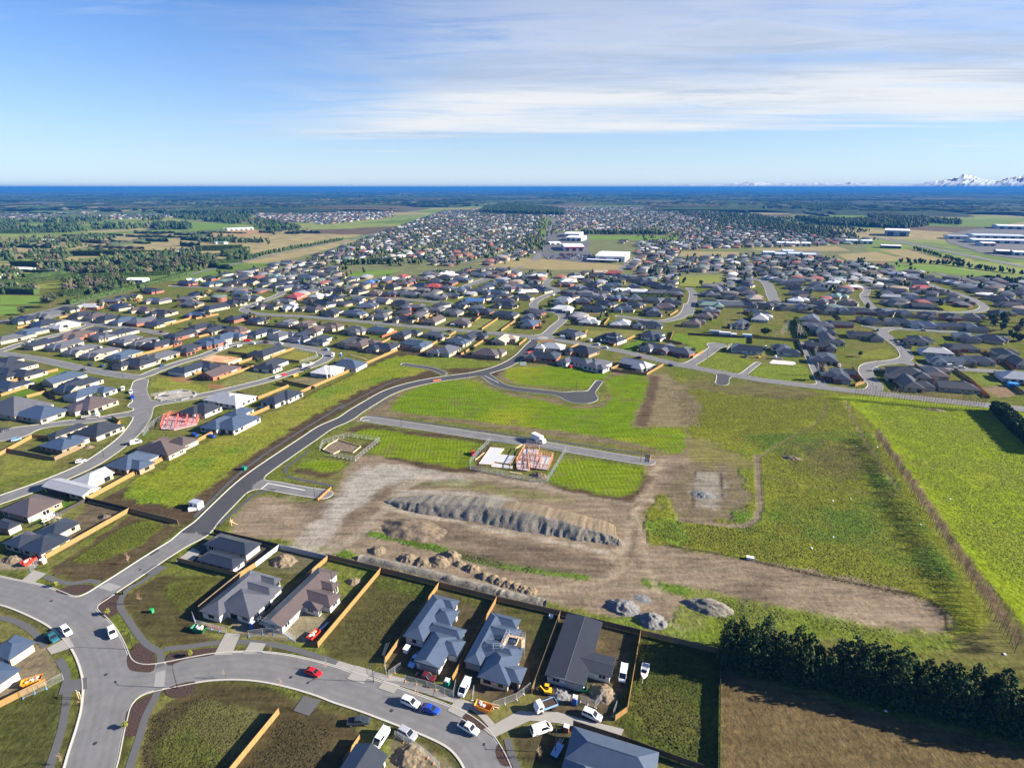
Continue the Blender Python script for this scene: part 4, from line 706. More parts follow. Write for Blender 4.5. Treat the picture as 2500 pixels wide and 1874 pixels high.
def ordinals(items, keyf, fmt):
    """label like things by their order from the left within a street"""
    grp = {}
    for it in items: grp.setdefault(keyf(it), []).append(it)
    for kf, l in grp.items():
        l.sort(key=lambda it: proj_u(it[3]))
        for i, it in enumerate(l):
            o_ = ORD[i] if i < 20 else ORD[i - 20].replace(ORD[i - 20], 'twenty-' + ORD[i - 20]) if i < 29 else 'thirtieth'
            it[0]['label'] = fmt(kf, 'only' if len(l) == 1 else o_, len(l))
for h in HOUSES[NEAR_HOUSES:]: h.append(near_street(h[3])[0])
ordinals(HOUSES[NEAR_HOUSES:], lambda h: (ROOF[h[1]][0], WALL[h[2]][0], h[4]), lambda k, o_, n: f'{o_} {k[0]}-roofed {k[1]} house' + (' from the left' if n > 1 else '') + f' along {k[2]}')
for h in HOUSES[NEAR_HOUSES:]: h[0]['group'] = 'houses along ' + h[4].replace('the ', '')
# ================================================================== far country
FARR = 45000.0
# one sheet to the horizon
rad = np.r_[0, 30, 60, 120, 250, 500, 800, 1200, 1800, 2600, 4000, 6500, 10000, 16000, 26000, FARR]; na = 96; V = []; Fq = []
for r_ in rad: V += [(r_ * math.cos(2 * math.pi * i / na), r_ * math.sin(2 * math.pi * i / na), -.12) for i in range(na)]
for j in range(len(rad) - 1): Fq += [(j * na + i, (j + 1) * na + i, (j + 1) * na + (i + 1) % na, j * na + (i + 1) % na) for i in range(na)]
fm = bpy.data.materials.new('farmland'); fm.use_nodes = True; t = fm.node_tree; b = t.nodes['Principled BSDF']; b.inputs['Roughness'].default_value = 1; b.inputs['Specular IOR Level'].default_value = .05
tcn = N(t, 'ShaderNodeTexCoord'); mp = N(t, 'ShaderNodeMapping'); mp.inputs['Rotation'].default_value = (0, 0, -GA); mp.inputs['Scale'].default_value = (1 / 420., 1 / 300., 1); LK(t, tcn.outputs['Object'], mp.inputs[0])
vo = N(t, 'ShaderNodeTexVoronoi', distance='CHEBYCHEV'); vo.inputs['Scale'].default_value = 1; vo.inputs['Randomness'].default_value = .75; LK(t, mp.outputs[0], vo.inputs['Vector'])
cs = N(t, 'ShaderNodeSeparateColor'); LK(t, vo.outputs['Color'], cs.inputs[0])
c = mixc(t, ramp(t, cs.outputs[0], .1, .9), (.10, .15, .03), (.17, .205, .055)); c = mixc(t, mth(t, 'GREATER_THAN', cs.outputs[1], .72), c, (.25, .21, .10)); c = mixc(t, mth(t, 'GREATER_THAN', cs.outputs[2], .80), c, (.10, .075, .05))
no = N(t, 'ShaderNodeTexNoise'); no.inputs['Scale'].default_value = .03; no.inputs['Detail'].default_value = 7; LK(t, tcn.outputs['Object'], no.inputs[0])
k = mth(t, 'ADD', mth(t, 'MULTIPLY', mth(t, 'SUBTRACT', no.outputs[0], .5), 1.3), 1.0); cc = N(t, 'ShaderNodeCombineColor'); [LK(t, k, cc.inputs[i]) for i in range(3)]
LK(t, mixc(t, 1.0, c, cc.outputs[0], 'MULTIPLY'), b.inputs['Base Color'])
me = bpy.data.meshes.new('ground'); me.from_pydata(V, [], Fq); me.materials.append(fm); me.update(); link('ground', me, kind='structure')
def fieldmat(nm, col, v=.3): return mat('field_' + nm, col, 1, v, .05, spec=.05)
FG, FT, FY, FO, FL, FW = fieldmat('green', (.11, .165, .03)), fieldmat('tan', (.24, .20, .095)), fieldmat('yellow', (.165, .185, .035)), fieldmat('orange', (.30, .20, .10)), fieldmat('lush', (.115, .19, .028)), fieldmat('town', (.125, .135, .058), .6)
def field(k, pts, m, z=.1): polysheet('field', PL(k, pts), z, m)
TOWN = PL('Z', [(250, 660), (420, 612), (560, 578), (740, 530), (870, 486), (960, 456), (1160, 450), (1250, 447), (1480, 445), (1600, 470), (1720, 500), (1860, 522), (1890, 560), (2250, 610), (2250, 690), (1500, 660), (600, 650)])
polysheet('town_ground', TOWN, -.06, FW)
for k, m, pts in (('G', FL, [(0, 845), (270, 850), (250, 905), (0, 905)]), ('G', FL, [(-40, 910), (220, 925), (100, 965), (-40, 975)]), ('G', FY, [(130, 690), (480, 672), (460, 692), (150, 742)]), ('G', FL, [(480, 545), (850, 500), (1130, 475), (1000, 502), (700, 532), (520, 562)]), ('G', FY, [(0, 484), (210, 468), (190, 482), (0, 502)]),
                  ('G', FL, [(1240, 378), (1520, 385), (1420, 412), (1240, 432)]), ('G', FO, [(1320, 432), (1600, 420), (1840, 440), (1500, 466), (1340, 458)]), ('G', FY, [(0, 790), (500, 758), (900, 735), (980, 745), (800, 775), (300, 800), (0, 806)]), ('G', FT, [(300, 300), (800, 287), (700, 308), (180, 325)]), ('G', FG, [(380, 232), (580, 228), (560, 250), (380, 250)]), ('G', FG, [(620, 225), (950, 225), (930, 240), (640, 240)]),
                  ('I', FG, [(280, 228), (900, 228), (950, 262), (300, 258)]), ('I', FG, [(1580, 222), (2250, 228), (2250, 280), (1500, 268)]), ('I', FT, [(860, 645), (1100, 602), (1500, 622), (1830, 652), (1800, 682), (1350, 682), (1000, 662)]), ('I', FL, [(1560, 460), (2170, 468), (2160, 490), (1570, 486)]), ('I', FL, [(1540, 425), (1700, 428), (1690, 445), (1545, 442)]),
                  ('J', FT, [(0, 562), (380, 566), (380, 598), (0, 597)]), ('J', FT, [(430, 548), (1000, 528), (1100, 560), (560, 562)]), ('J', FT, [(1010, 582), (1260, 566), (1400, 600), (1360, 628), (1080, 622)]), ('J', FT, [(1270, 552), (1500, 548), (1680, 610), (1640, 635), (1440, 600)]), ('J', FL, [(1150, 690), (1340, 640), (1700, 660), (2211, 745), (2211, 760), (1500, 680), (1250, 700)]), ('J', FL, [(1800, 735), (1980, 715), (2260, 760), (2260, 815), (2050, 800)]),
                  ('J', FY, [(0, 722), (240, 716), (330, 755), (130, 795), (0, 782)]), ('J', FG, [(280, 505), (400, 500), (560, 540), (380, 548)]), ('J', FG, [(380, 272), (600, 280), (590, 304), (420, 300)]), ('J', FG, [(700, 325), (1220, 332), (1220, 355), (760, 354)]), ('J', FT, [(1700, 293), (2211, 310), (2211, 322), (1740, 312)]), ('J', FG, [(1800, 358), (2240, 368), (2000, 402), (1780, 404)]), ('J', FT, [(1010, 432), (1240, 428), (1220, 450), (1040, 444)]),
                  ('I', FL, [(150, 690), (380, 680), (300, 715), (0, 725), (0, 705)]), ('I', FG, [(1300, 345), (1360, 370), (1310, 480), (1290, 470)])): field(k, pts, m)
for i, (k, pts, wd) in enumerate((('G', [(-100, 1040), (300, 945), (600, 868), (900, 795), (1200, 716), (1500, 645), (1800, 575), (2211, 488)], 9), ('I', [(0, 508), (300, 430), (600, 352), (800, 304), (900, 275)], 9), ('I', [(1250, 620), (1300, 550), (1340, 450), (1370, 372), (1480, 270), (1550, 220)], 14), ('I', [(740, 645), (1000, 610), (1250, 590), (1500, 600)], 7),
                                  ('I', [(1790, 695), (1850, 640), (1920, 590)], 9), ('I', [(850, 780), (950, 740), (1080, 690), (1180, 660)], 8), ('J', [(200, 700), (210, 640), (225, 590)], 12), ('J', [(1250, 470), (1500, 520), (1800, 580), (2211, 660)], 16), ('J', [(1350, 480), (1700, 540), (2211, 600)], 8), ('J', [(1650, 700), (1900, 770), (2211, 830)], 7), ('I', [(200, 470), (420, 420), (700, 410)], 7), ('I', [(820, 470), (1000, 420), (1200, 400)], 7), ('I', [(0, 590), (300, 520), (500, 470)], 7))):
    strip('road', PL(k, pts), wd, .18 + .01 * i, M_ASPH, True)
for i, (k, pts) in enumerate((('I', [(1290, 575), (1450, 565), (1600, 560), (1650, 640), (1330, 612)]), ('I', [(1350, 440), (1440, 440), (1600, 440), (1600, 558), (1450, 562), (1310, 565)]), ('J', [(1690, 455), (1900, 420), (2280, 405), (2280, 620), (2000, 590), (1720, 505)]), ('J', [(560, 600), (900, 605), (900, 560), (600, 560)]))): polysheet('car_park', PL(k, pts), .30 + .01 * i, M_PATH)
# ------------------------------------------------------------------ distant houses
def inpoly(x, y, pts): return poly_sd(np.atleast_1d(np.asarray(x, float)), np.atleast_1d(np.asarray(y, float)), pts) < 0
rf = np.random.default_rng(5)
HP = [PL('Z', [(640, 570), (740, 532), (870, 487), (960, 456), (1160, 450), (1480, 445), (1600, 470), (1720, 500), (1830, 520), (1780, 532), (1680, 520), (1430, 535), (1440, 515), (1260, 512), (1250, 500), (1210, 500), (1180, 540), (1060, 572), (930, 580), (760, 585)]),
      PL('Z', [(450, 612), (640, 560), (760, 583), (900, 588), (820, 600), (560, 620)]), PL('J', [(0, 600), (180, 605), (170, 690), (0, 690)]), PL('J', [(250, 600), (520, 600), (900, 615), (1250, 655), (1100, 690), (300, 710)]), PL('Z', [(540, 452), (850, 446), (840, 470), (700, 485), (560, 470)]), PL('Z', [(-20, 462), (200, 455), (420, 453), (420, 468), (200, 475), (-20, 480)]), PL('I', [(1880, 590), (2211, 600), (2211, 680), (1850, 690)]),
      PL('J', [(1100, 690), (1600, 690), (1700, 720), (1500, 750), (1000, 745)]), PL('I', [(1590, 490), (2211, 500), (2211, 545), (1880, 570), (1600, 530)])]
HOLES = [PL('I', [(1270, 330), (1400, 350), (1340, 620), (1240, 620)]), PL('I', [(1380, 430), (1600, 430), (1900, 540), (1900, 650), (1280, 640), (1330, 500)]), PL('I', [(1540, 425), (2211, 440), (2211, 495), (1560, 490)]), PL('I', [(900, 262), (1450, 290), (1450, 335), (900, 325)]), PL('I', [(0, 620), (560, 615), (560, 730), (0, 735)])]
pts_h = []
for poly in HP:
    A = np.array(poly); x0, x1, y0, y1 = A[:, 0].min(), A[:, 0].max(), A[:, 1].min(), A[:, 1].max()
    cxg, cyg = (A @ GX), (A @ GY)
    U, Wv = np.meshgrid(np.arange(cxg.min(), cxg.max(), 21.0), np.arange(cyg.min(), cyg.max(), 33.0)); U = U.ravel(); Wv = Wv.ravel()
    keep = (np.floor(U / 21.0).astype(int) % 9) != 0; U, Wv = U[keep], Wv[keep]
    U = U + rf.normal(0, 2.5, U.size); Wv = Wv + rf.normal(0, 2.5, U.size) + 12 * np.sin(U / 130.)
    x, y = U * GX[0] + Wv * GY[0], U * GX[1] + Wv * GY[1]; k_ = inpoly(x, y, poly)
    for h_ in HOLES: k_ &= ~inpoly(x, y, h_)
    pts_h += list(np.stack([x, y], 1)[k_])
INF = [PL('Z', [(480, 602), (640, 576), (900, 590), (1060, 580), (1180, 600), (1190, 645), (900, 645), (560, 640)]), PL('Z', [(1200, 590), (1480, 595), (1500, 645), (1210, 645)]), PL('Z', [(1590, 600), (2230, 605), (2230, 690), (1600, 650)]), PL('6', [(0, 150), (1700, 150), (2260, 250), (2260, 640), (1700, 640), (0, 600)]), PL('5', [(100, 130), (2211, 110), (2211, 600), (100, 500)]), PL('s', [(1560, 642), (1900, 622), (2150, 648), (2330, 690), (2520, 722), (2520, 790), (1900, 735), (1560, 722)]), PL('J', [(0, 440), (700, 440), (1100, 470), (1250, 500), (1000, 522), (430, 540), (0, 552)]), PL('I', [(1890, 545), (2211, 545), (2211, 600), (1910, 592)]), PL('s', [(540, 668), (900, 658), (1250, 668), (1560, 690), (1560, 765), (1250, 790), (900, 775), (500, 745)])]
HOL2 = HOLES + [PL('I', [(860, 645), (1100, 602), (1500, 622), (1830, 652), (1800, 682), (1350, 682), (1000, 662)]), PL('J', [(0, 700), (330, 700), (330, 760), (100, 800), (0, 790)]), PL('6', [(950, 420), (1250, 420), (1600, 520), (1300, 540)])]
for poly in INF:
    A = np.array(poly); cxg, cyg = (A @ GX), (A @ GY); U, Wv = np.meshgrid(np.arange(cxg.min(), cxg.max(), 20.0), np.arange(cyg.min(), cyg.max(), 24.0)); U = U.ravel() + rf.normal(0, 2, U.size); Wv = Wv.ravel() + rf.normal(0, 2, U.size); x, y = U * GX[0] + Wv * GY[0], U * GX[1] + Wv * GY[1]; k_ = inpoly(x, y, poly)
    for h_ in HOL2: k_ &= ~inpoly(x, y, h_)
    k_ &= ~((np.abs(x) < 552) & (y < 755) & (rsd_at(np.clip(x, -550, 550), np.clip(y, 56, 755)) < 10)); pts_h += list(np.stack([x, y], 1)[k_])
pts_h = np.array(pts_h); PLC = np.array(placed)
dm_ = np.array([np.hypot(*(PLC - q).T).min() for q in pts_h]); pts_h = pts_h[dm_ > 19]; ri_ = np.argsort(pts_h[:, 1], kind='stable'); pts_h = pts_h[ri_]; kp = []
for q in pts_h:
    if all(abs(q[0] - o_[0]) + abs(q[1] - o_[1]) > 17 for o_ in kp[-260:]): kp.append(q)
pts_h = np.array(kp)
def far_houses(name, pts, lab):
    n = len(pts); ang = GA + rf.choice([0, math.pi / 2], n) + rf.normal(0, .25, n); L = rf.uniform(13, 20, n) / 2; Wd = rf.uniform(8.5, 11.5, n) / 2; he = np.where(rf.random(n) < .08, 5.2, 2.6); hr = Wd * .45
    ca, sa = np.cos(ang), np.sin(ang); T = lambda x, y, z: np.stack([pts[:, 0] + ca * x - sa * y, pts[:, 1] + sa * x + ca * y, z * np.ones(n)], 1)
    v = [T(sx * L, sy * Wd, z) for z in (0, 1) for sx, sy in ((-1, -1), (1, -1), (1, 1), (-1, 1))]
    for q in range(4, 8): v[q][:, 2] = he
    o = .5; v += [T(sx * (L + o), sy * (Wd + o), he) for sx, sy in ((-1, -1), (1, -1), (1, 1), (-1, 1))] + [T(-(L - Wd), 0 * L, he + hr), T(L - Wd, 0 * L, he + hr)]
    v += [T(sx * (L * .45), Wd * .5 + sy * Wd * 1.15, he + .02) for sx, sy in ((0, -1), (1.6, -1), (1.6, 1), (0, 1))] + [T(L * .36, Wd * .5 - Wd * .2, he + hr * .8), T(L * .36, Wd * .5 + Wd * .6, he + hr * .8)]
    Vv = np.stack(v, 1); m_ = Vv.shape[1]
    wq = [(0, 1, 5, 4), (1, 2, 6, 5), (2, 3, 7, 6), (3, 0, 4, 7)]; rq = [(8, 9, 13, 12), (10, 11, 12, 13), (9, 10, 13, 13), (11, 8, 12, 12), (14, 15, 18, 18), (15, 16, 19, 18), (16, 17, 19, 19), (17, 14, 18, 19)]
    tri = lambda q: [(q[0], q[1], q[2])] + ([(q[0], q[2], q[3])] if q[2] != q[3] else [])
    ft = [t_ for q in wq for t_ in tri(q)]; frf = [t_ for q in rq for t_ in tri(q)]
    Fi = (np.array(ft + frf)[None] + (np.arange(n) * m_)[:, None, None]).reshape(-1, 3)
    pal = np.array([(.04, .042, .05), (.115, .115, .12), (.09, .105, .13), (.30, .31, .33), (.62, .62, .62), (.10, .075, .065), (.30, .10, .07), (.34, .27, .2), (.14, .2, .17), (.06, .07, .08), (.22, .225, .24)]); pr = np.array([.26, .20, .12, .09, .03, .07, .06, .03, .04, .07, .03])
    rc = pal[rf.choice(len(pal), n, p=pr)]; wp = np.array([(.56, .47, .34), (.7, .69, .66), (.36, .15, .1), (.4, .3, .2)]); wc = wp[rf.choice(4, n, p=[.45, .25, .17, .13])] * .5
    col = np.ones((n, m_, 4)); col[:, :8, :3] = wc[:, None]; col[:, 8:, :3] = rc[:, None]
    m = bpy.data.materials.get('distant_house') or bpy.data.materials.new('distant_house'); m.use_nodes = True
    if not m.node_tree.nodes.get('att'):
        a_ = N(m.node_tree, 'ShaderNodeAttribute', attribute_name='Col', name='att'); LK(m.node_tree, a_.outputs['Color'], m.node_tree.nodes['Principled BSDF'].inputs['Base Color']); m.node_tree.nodes['Principled BSDF'].inputs['Roughness'].default_value = .5
    me = npmesh(name, Vv.reshape(-1, 3), Fi, m); vcol(me, 'Col', col.reshape(-1, 4)); link(name, me, kind='stuff', label=lab, cat='houses')
far_houses('distant_houses', pts_h, 'mass of small distant houses filling the town beyond the near estates')
# ------------------------------------------------------------------ trees far away
M_LEAFA = bpy.data.materials.new('leaf_mix'); M_LEAFA.use_nodes = True
_t = M_LEAFA.node_tree; _b = _t.nodes['Principled BSDF']; _a = N(_t, 'ShaderNodeAttribute', attribute_name='Col'); LK(_t, _a.outputs['Color'], _b.inputs['Base Color']); _b.inputs['Roughness'].default_value = .9; _b.inputs['Specular IOR Level'].default_value = .1
TREEC = np.array([(.022, .042, .016), (.030, .055, .018), (.048, .068, .022), (.085, .075, .045), (.060, .078, .030), (.035, .050, .028)])
def blob_trees(name, pts, hs, lab, cols, wscale=.42, kind='stuff', seg=7, cat='trees'):
    """many small crowns in one mesh: each crown is a few tilted leafy lobes"""
    n = len(pts); VV, FF, CC = [], [], []; base = 0
    ring = np.array([(math.cos(2 * math.pi * i / seg), math.sin(2 * math.pi * i / seg)) for i in range(seg)])
    for lobe in range(3):
        off = rf.normal(0, .16, (n, 2)) * hs[:, None]; rad_ = hs * wscale * rf.uniform(.6, 1.05, n) * (1, .8, .6)[lobe]; zc_ = hs * np.array([.36, .58, .78])[lobe]; hh = hs * (.42, .38, .3)[lobe]
        v = []
        for rr, zz in ((.65, -.75), (1.0, -.1), (.7, .5)):
            jit = rf.uniform(.65, 1.25, (n, seg)); v.append(np.stack([pts[:, 0:1] + off[:, 0:1] + ring[:, 0] * rr * jit * rad_[:, None], pts[:, 1:2] + off[:, 1:2] + ring[:, 1] * rr * jit * rad_[:, None], np.maximum(0, zc_[:, None] + (zz + rf.normal(0, .15, (n, seg))) * hh[:, None])], -1))
        v.append(np.stack([pts[:, 0] + off[:, 0], pts[:, 1] + off[:, 1], zc_ + hh], -1)[:, None]); Vv = np.concatenate(v, 1); m_ = Vv.shape[1]
        f = []
        for r_ in range(2):
            for i in range(seg): a_, b_ = r_ * seg + i, r_ * seg + (i + 1) % seg; f += [(a_, b_, b_ + seg), (a_, b_ + seg, a_ + seg)]
        f += [(2 * seg + i, 2 * seg + (i + 1) % seg, 3 * seg) for i in range(seg)]
        FF.append((np.array(f)[None] + (np.arange(n) * m_)[:, None, None] + base).reshape(-1, 3)); base += n * m_; VV.append(Vv.reshape(-1, 3))
        cv = np.ones((n, m_, 4)); cv[..., :3] = cols[:, None] * rf.uniform(.6, 1.4, (n, m_, 1)); CC.append(cv.reshape(-1, 4))
    me = npmesh(name, np.concatenate(VV), np.concatenate(FF), M_LEAFA); vcol(me, 'Col', np.concatenate(CC)); return link(name, me, kind=kind, label=lab, cat=cat)
def scatter(poly, dens, rng=rf):
    A = np.array(poly); lo, hi = A.min(0), A.max(0); n = int((hi[0] - lo[0]) * (hi[1] - lo[1]) * dens / 1e4)
    q = lo + rng.random((min(n, 60000), 2)) * (hi - lo); return q[inpoly(q[:, 0], q[:, 1], poly)]
def row(k, pts, step, jit=1.5):
    q = PL(k, pts); out = []
    for a, b_ in zip(q[:-1], q[1:]):
        n = max(1, int(np.hypot(*(b_ - a)) / step)); out += [a + (b_ - a) * (i + rf.random() * .6) / n + rf.normal(0, jit, 2) for i in range(n)]
    return np.array(out)
WOOD = []   # (points, height range, palette weights)
for k, pts, dn, h0, h1, pw in (('G', [(0, 372), (350, 362), (700, 352), (1080, 342), (980, 400), (650, 450), (0, 462)], 22, 9, 17, (4, 3, 1, .3, 1, 2)), ('G', [(980, 392), (1230, 385), (1230, 432), (1000, 472)], 70, 12, 18, (5, 2, 0, 0, 0, 1)), ('G', [(930, 282), (1500, 272), (1700, 262), (1550, 392), (1240, 362), (1100, 342)], 26, 11, 18, (5, 2, 0, 0, 0, 2)), ('G', [(1590, 382), (1650, 362), (2000, 422), (1990, 452), (1700, 432)], 30, 9, 15, (4, 3, 1, .5, 1, 1)),
                               ('G', [(0, 500), (450, 472), (1000, 440), (950, 490), (480, 545), (300, 600), (0, 585)], 26, 6, 12, (2, 2, 2, 3, 2, 2)), ('G', [(0, 590), (300, 600), (420, 560), (480, 600), (300, 640), (80, 635)], 24, 6, 11, (2, 2, 2, 2, 2, 2)), ('G', [(280, 705), (700, 680), (1000, 640), (1300, 622), (1400, 662), (1200, 700), (700, 722)], 36, 5, 10, (2, 2, 2, 3, 2, 2)), ('G', [(1180, 502), (1480, 482), (1800, 502), (1900, 540), (1550, 562), (1300, 542)], 26, 6, 11, (3, 3, 2, 1, 2, 1)),
                               ('G', [(640, 600), (950, 590), (1150, 560), (1300, 560), (1250, 600), (900, 620)], 22, 5, 9, (2, 2, 2, 2, 2, 1)), ('I', [(940, 282), (1100, 266), (1440, 300), (1440, 332), (900, 312)], 60, 12, 18, (5, 2, 0, 0, 0, 1)), ('J', [(740, 352), (1100, 372), (1570, 352), (1600, 400), (1400, 420), (900, 392)], 40, 10, 17, (4, 2, 1, .5, 1, 2)), ('J', [(560, 252), (1100, 262), (1100, 312), (850, 312)], 24, 12, 18, (5, 2, 0, 0, 0, 2)), ('J', [(1200, 332), (1800, 372), (1800, 392), (1250, 360)], 30, 9, 15, (3, 2, 1, 1, 1, 2)),
                               ('J', [(0, 300), (500, 330), (900, 430), (1200, 480), (1000, 490), (500, 420), (0, 330)], 12, 7, 12, (3, 3, 1, 1, 1, 2)), ('I', [(1550, 440), (2100, 440), (2100, 455), (1560, 452)], 50, 7, 11, (3, 3, 1, 1, 1, 1)), ('I', [(1150, 480), (1290, 470), (1290, 560), (1200, 560)], 22, 6, 11, (1, 1, 2, 5, 2, 1)), ('Z', [(640, 570), (870, 487), (960, 456), (1160, 450), (1210, 500), (1180, 540), (930, 580)], 9, 3.5, 8, (2, 2, 2, 2, 2, 2)), ('Z', [(1240, 460), (1480, 447), (1720, 502), (1680, 520), (1430, 535)], 9, 3.5, 8, (3, 2, 2, 2, 2, 2)),
                               ('G', [(400, 770), (560, 745), (830, 760), (860, 800), (700, 840), (420, 850)], 40, 5, 9, (2, 2, 2, 4, 1, 1)), ('G', [(0, 795), (240, 795), (250, 835), (0, 835)], 60, 5, 8, (3, 2, 1, 1, 1, 2)), ('G', [(0, 690), (120, 680), (150, 720), (80, 745), (0, 745)], 40, 5, 8, (2, 2, 1, 2, 1, 2)), ('G', [(640, 605), (1150, 585), (1400, 600), (1380, 640), (1000, 655), (660, 655)], 34, 5, 9, (2, 3, 2, 2, 2, 2)), ('G', [(1200, 470), (1500, 470), (1500, 500), (1200, 505)], 30, 7, 11, (4, 2, 1, 1, 1, 2)), ('G', [(1450, 600), (1600, 570), (1620, 610), (1480, 640)], 50, 5, 9, (3, 3, 1, 1, 1, 1)), ('G', [(230, 640), (640, 640), (900, 660), (640, 690), (260, 690)], 22, 5, 8, (2, 2, 2, 3, 1, 2)), ('6', [(1700, 640), (1900, 560), (2300, 640), (2300, 980), (2000, 900)], 34, 4, 8, (2, 2, 2, 4, 2, 2)), ('Z', [(1450, 480), (1700, 470), (1880, 500), (1780, 520)], 14, 4, 9, (3, 3, 1, 1, 1, 2))):
    fq = np.mean([q_[1] for q_ in pts]); nr_ = k != 'G' or fq > 540; q = scatter(PL(k, pts), dn * (2.0 if nr_ else .95)); q = q[fbm(q[:, 0], q[:, 1], 160, 3, 33) > (-.5 if nr_ else -.04)]; WOOD.append((q, rf.uniform(h0, h1, len(q)) * (1.3 if k == 'G' and nr_ else 1.0), rf.choice(6, len(q), p=np.array(pw) / sum(pw))))
for k, pts, st, h, ci in (('J', [(1500, 548), (1830, 640)], 6, 6, 2), ('J', [(1400, 630), (1700, 645), (2211, 712)], 5, 7, 0), ('I', [(0, 650), (400, 640)], 4, 9, 0), ('I', [(440, 640), (540, 636)], 4, 8, 0), ('J', [(480, 600), (900, 610), (1300, 660)], 9, 4, 2), ('I', [(500, 560), (750, 540), (1000, 560)], 7, 6, 4), ('G', [(1590, 620), (1700, 585), (1900, 545), (2211, 490)], 5, 7, 1), ('G', [(1010, 700), (1200, 680), (1400, 650)], 4, 9, 1)):
    q = row(k, pts, st); WOOD.append((q, rf.uniform(.75, 1.15, len(q)) * h, np.full(len(q), ci)))
# garden trees and shrubs between the houses
q = np.concatenate([pts_h + rf.normal(0, 1, pts_h.shape) * 9 + (13, 7)]); q = np.concatenate([q, q + rf.normal(0, 8, q.shape)]); q = q[rf.random(len(q)) < .75]; WOOD.append((q, rf.uniform(3.0, 8.0, len(q)), rf.choice(6, len(q), p=[.2, .2, .2, .15, .15, .1])))
wp_ = np.concatenate([w_[0] for w_ in WOOD]); wh = np.concatenate([w_[1] for w_ in WOOD]); wc = np.concatenate([w_[2] for w_ in WOOD]).astype(int)
dd = np.hypot(wp_[:, 0], wp_[:, 1]); inview = np.abs(wp_[:, 0]) < wp_[:, 1] * 1.0 + 20
okr = np.array([rsd_at(*q_) > 1.5 if (abs(q_[0]) < 555 and q_[1] < 755) else True for q_ in wp_]); wp_, wh, wc, dd, inview = wp_[okr], wh[okr], wc[okr], dd[okr], inview[okr]
big = np.where(inview, wh / dd, 0); order = np.argsort(-big); IND = order[:150]; rest = order[150:]
rest = rest[inview[rest]]
blob_trees('woodland', wp_[rest], wh[rest], 'dark scattered woods and garden trees reaching across the far plain', TREEC[wc[rest]] * rf.uniform(.8, 1.25, (len(rest), 1)))
# shelterbelts of the plain: long jagged hedges, one mass
VV, FF, CC = [], [], []; base = 0; nb = 0
LOCB = scatter(PL('G', [(0, 480), (500, 460), (1150, 440), (2000, 440), (1500, 620), (1150, 690), (300, 760), (0, 760)]), 1.1); LOCB = LOCB[rf.permutation(len(LOCB))[:150]]
for i in range(7000):
    r_ = 3000 * (38000 / 3000) ** (rf.random() ** .62); th = rf.uniform(-.80, .80); c0 = np.array([r_ * math.sin(th), r_ * math.cos(th)])
    loc_ = i < len(LOCB)
    if loc_: c0 = LOCB[i]; r_ = 500.
    elif c0[1] < 2700 or (c0[1] < 4200 and abs(c0[0] - 200) < 900): continue
    a_ = GA + (math.pi / 2 if rf.random() < .28 else 0) + rf.normal(0, .12); Lb = rf.uniform(150, 900) * (1 + r_ / 15000); hb = rf.uniform(9, 17); d_ = np.array([math.cos(a_), math.sin(a_)]); nn = np.array([-d_[1], d_[0]]); Lb, hb = (rf.uniform(50, 190), rf.uniform(4, 8.5)) if loc_ else (Lb, hb); ns = int(min(40, max(6, Lb / (5 if loc_ else 14 + r_ / 500))))
    s_ = np.linspace(-.5, .5, ns) * Lb; hh = hb * rf.uniform(.55, 1.15, ns); wd = rf.uniform(2, 5) if loc_ else rf.uniform(4, 12) + (rf.random() < .2) * rf.uniform(60, 400); p = c0 + s_[:, None] * d_ + nn * rf.normal(0, 2, (ns, 1))
    v = np.concatenate([np.c_[p - nn * wd, np.zeros(ns)], np.c_[p - nn * wd * .55, hh], np.c_[p + nn * wd * .55, hh * rf.uniform(.8, 1.1, ns)], np.c_[p + nn * wd, np.zeros(ns)]])
    f = [(r2 * ns + j, r2 * ns + j + 1, (r2 + 1) * ns + j + 1, (r2 + 1) * ns + j) for r2 in range(3) for j in range(ns - 1)] 
    VV.append(v); FF.append(np.array(f) + base); base += len(v); cv = np.ones((len(v), 4)); cv[:, :3] = TREEC[rf.choice([0, 1, 1, 2, 5, 3])] * rf.uniform(.7, 1.3, (len(v), 1)); CC.append(cv)
me = npmesh('shelterbelts', np.concatenate(VV), np.concatenate(FF), M_LEAFA); vcol(me, 'Col', np.concatenate(CC)); link('shelterbelts', me, kind='stuff', label='dark shelterbelts striping the farmland out to the horizon', cat='treeline')
# ------------------------------------------------------------------ mountains beyond the plain
ux = np.linspace(1480, 2900, 240); prof = np.interp(ux, [1480, 1590, 1640, 1700, 1745, 1775, 1810, 1860, 1930, 2000, 2060, 2120, 2150, 2195, 2235, 2275, 2300, 2330, 2370, 2410, 2450, 2500, 2600, 2900], [0, 4, 8, 7, 11, 15, 10, 9, 12, 10, 8, 7, 12, 18, 25, 17, 14, 20, 25, 21, 24, 32, 34, 30])
rows_ = 14; V = []; 
for j in range(rows_):
    f_ = j / (rows_ - 1); rr = 47000 + 11000 * f_
    env = np.interp(f_, [0, .25, .6, 1], [0, .45, 1, .2])
    for i, u in enumerate(ux):
        th = math.atan((u - 1250) / FPX / CP); nz = 1.3 * (vnoise(np.array([u / 16. + j * .7]), np.array([j * 1.3]), 5)[0] - .5) + 1.1 * (vnoise(np.array([u / 6. - j * .8]), np.array([j * 1.9]), 8)[0] - .5)
        h = max(-20, (prof[i] * env * (1 + .30 * nz * (1 if j < rows_ * .55 or j > rows_ * .65 else .6))) / FPX * 54000 * .85 + (90 if f_ > .1 else -30)); V.append((rr * math.sin(th), rr * math.cos(th), h))
Fq = [(j * 240 + i, j * 240 + i + 1, (j + 1) * 240 + i + 1, (j + 1) * 240 + i) for j in range(rows_ - 1) for i in range(239)]
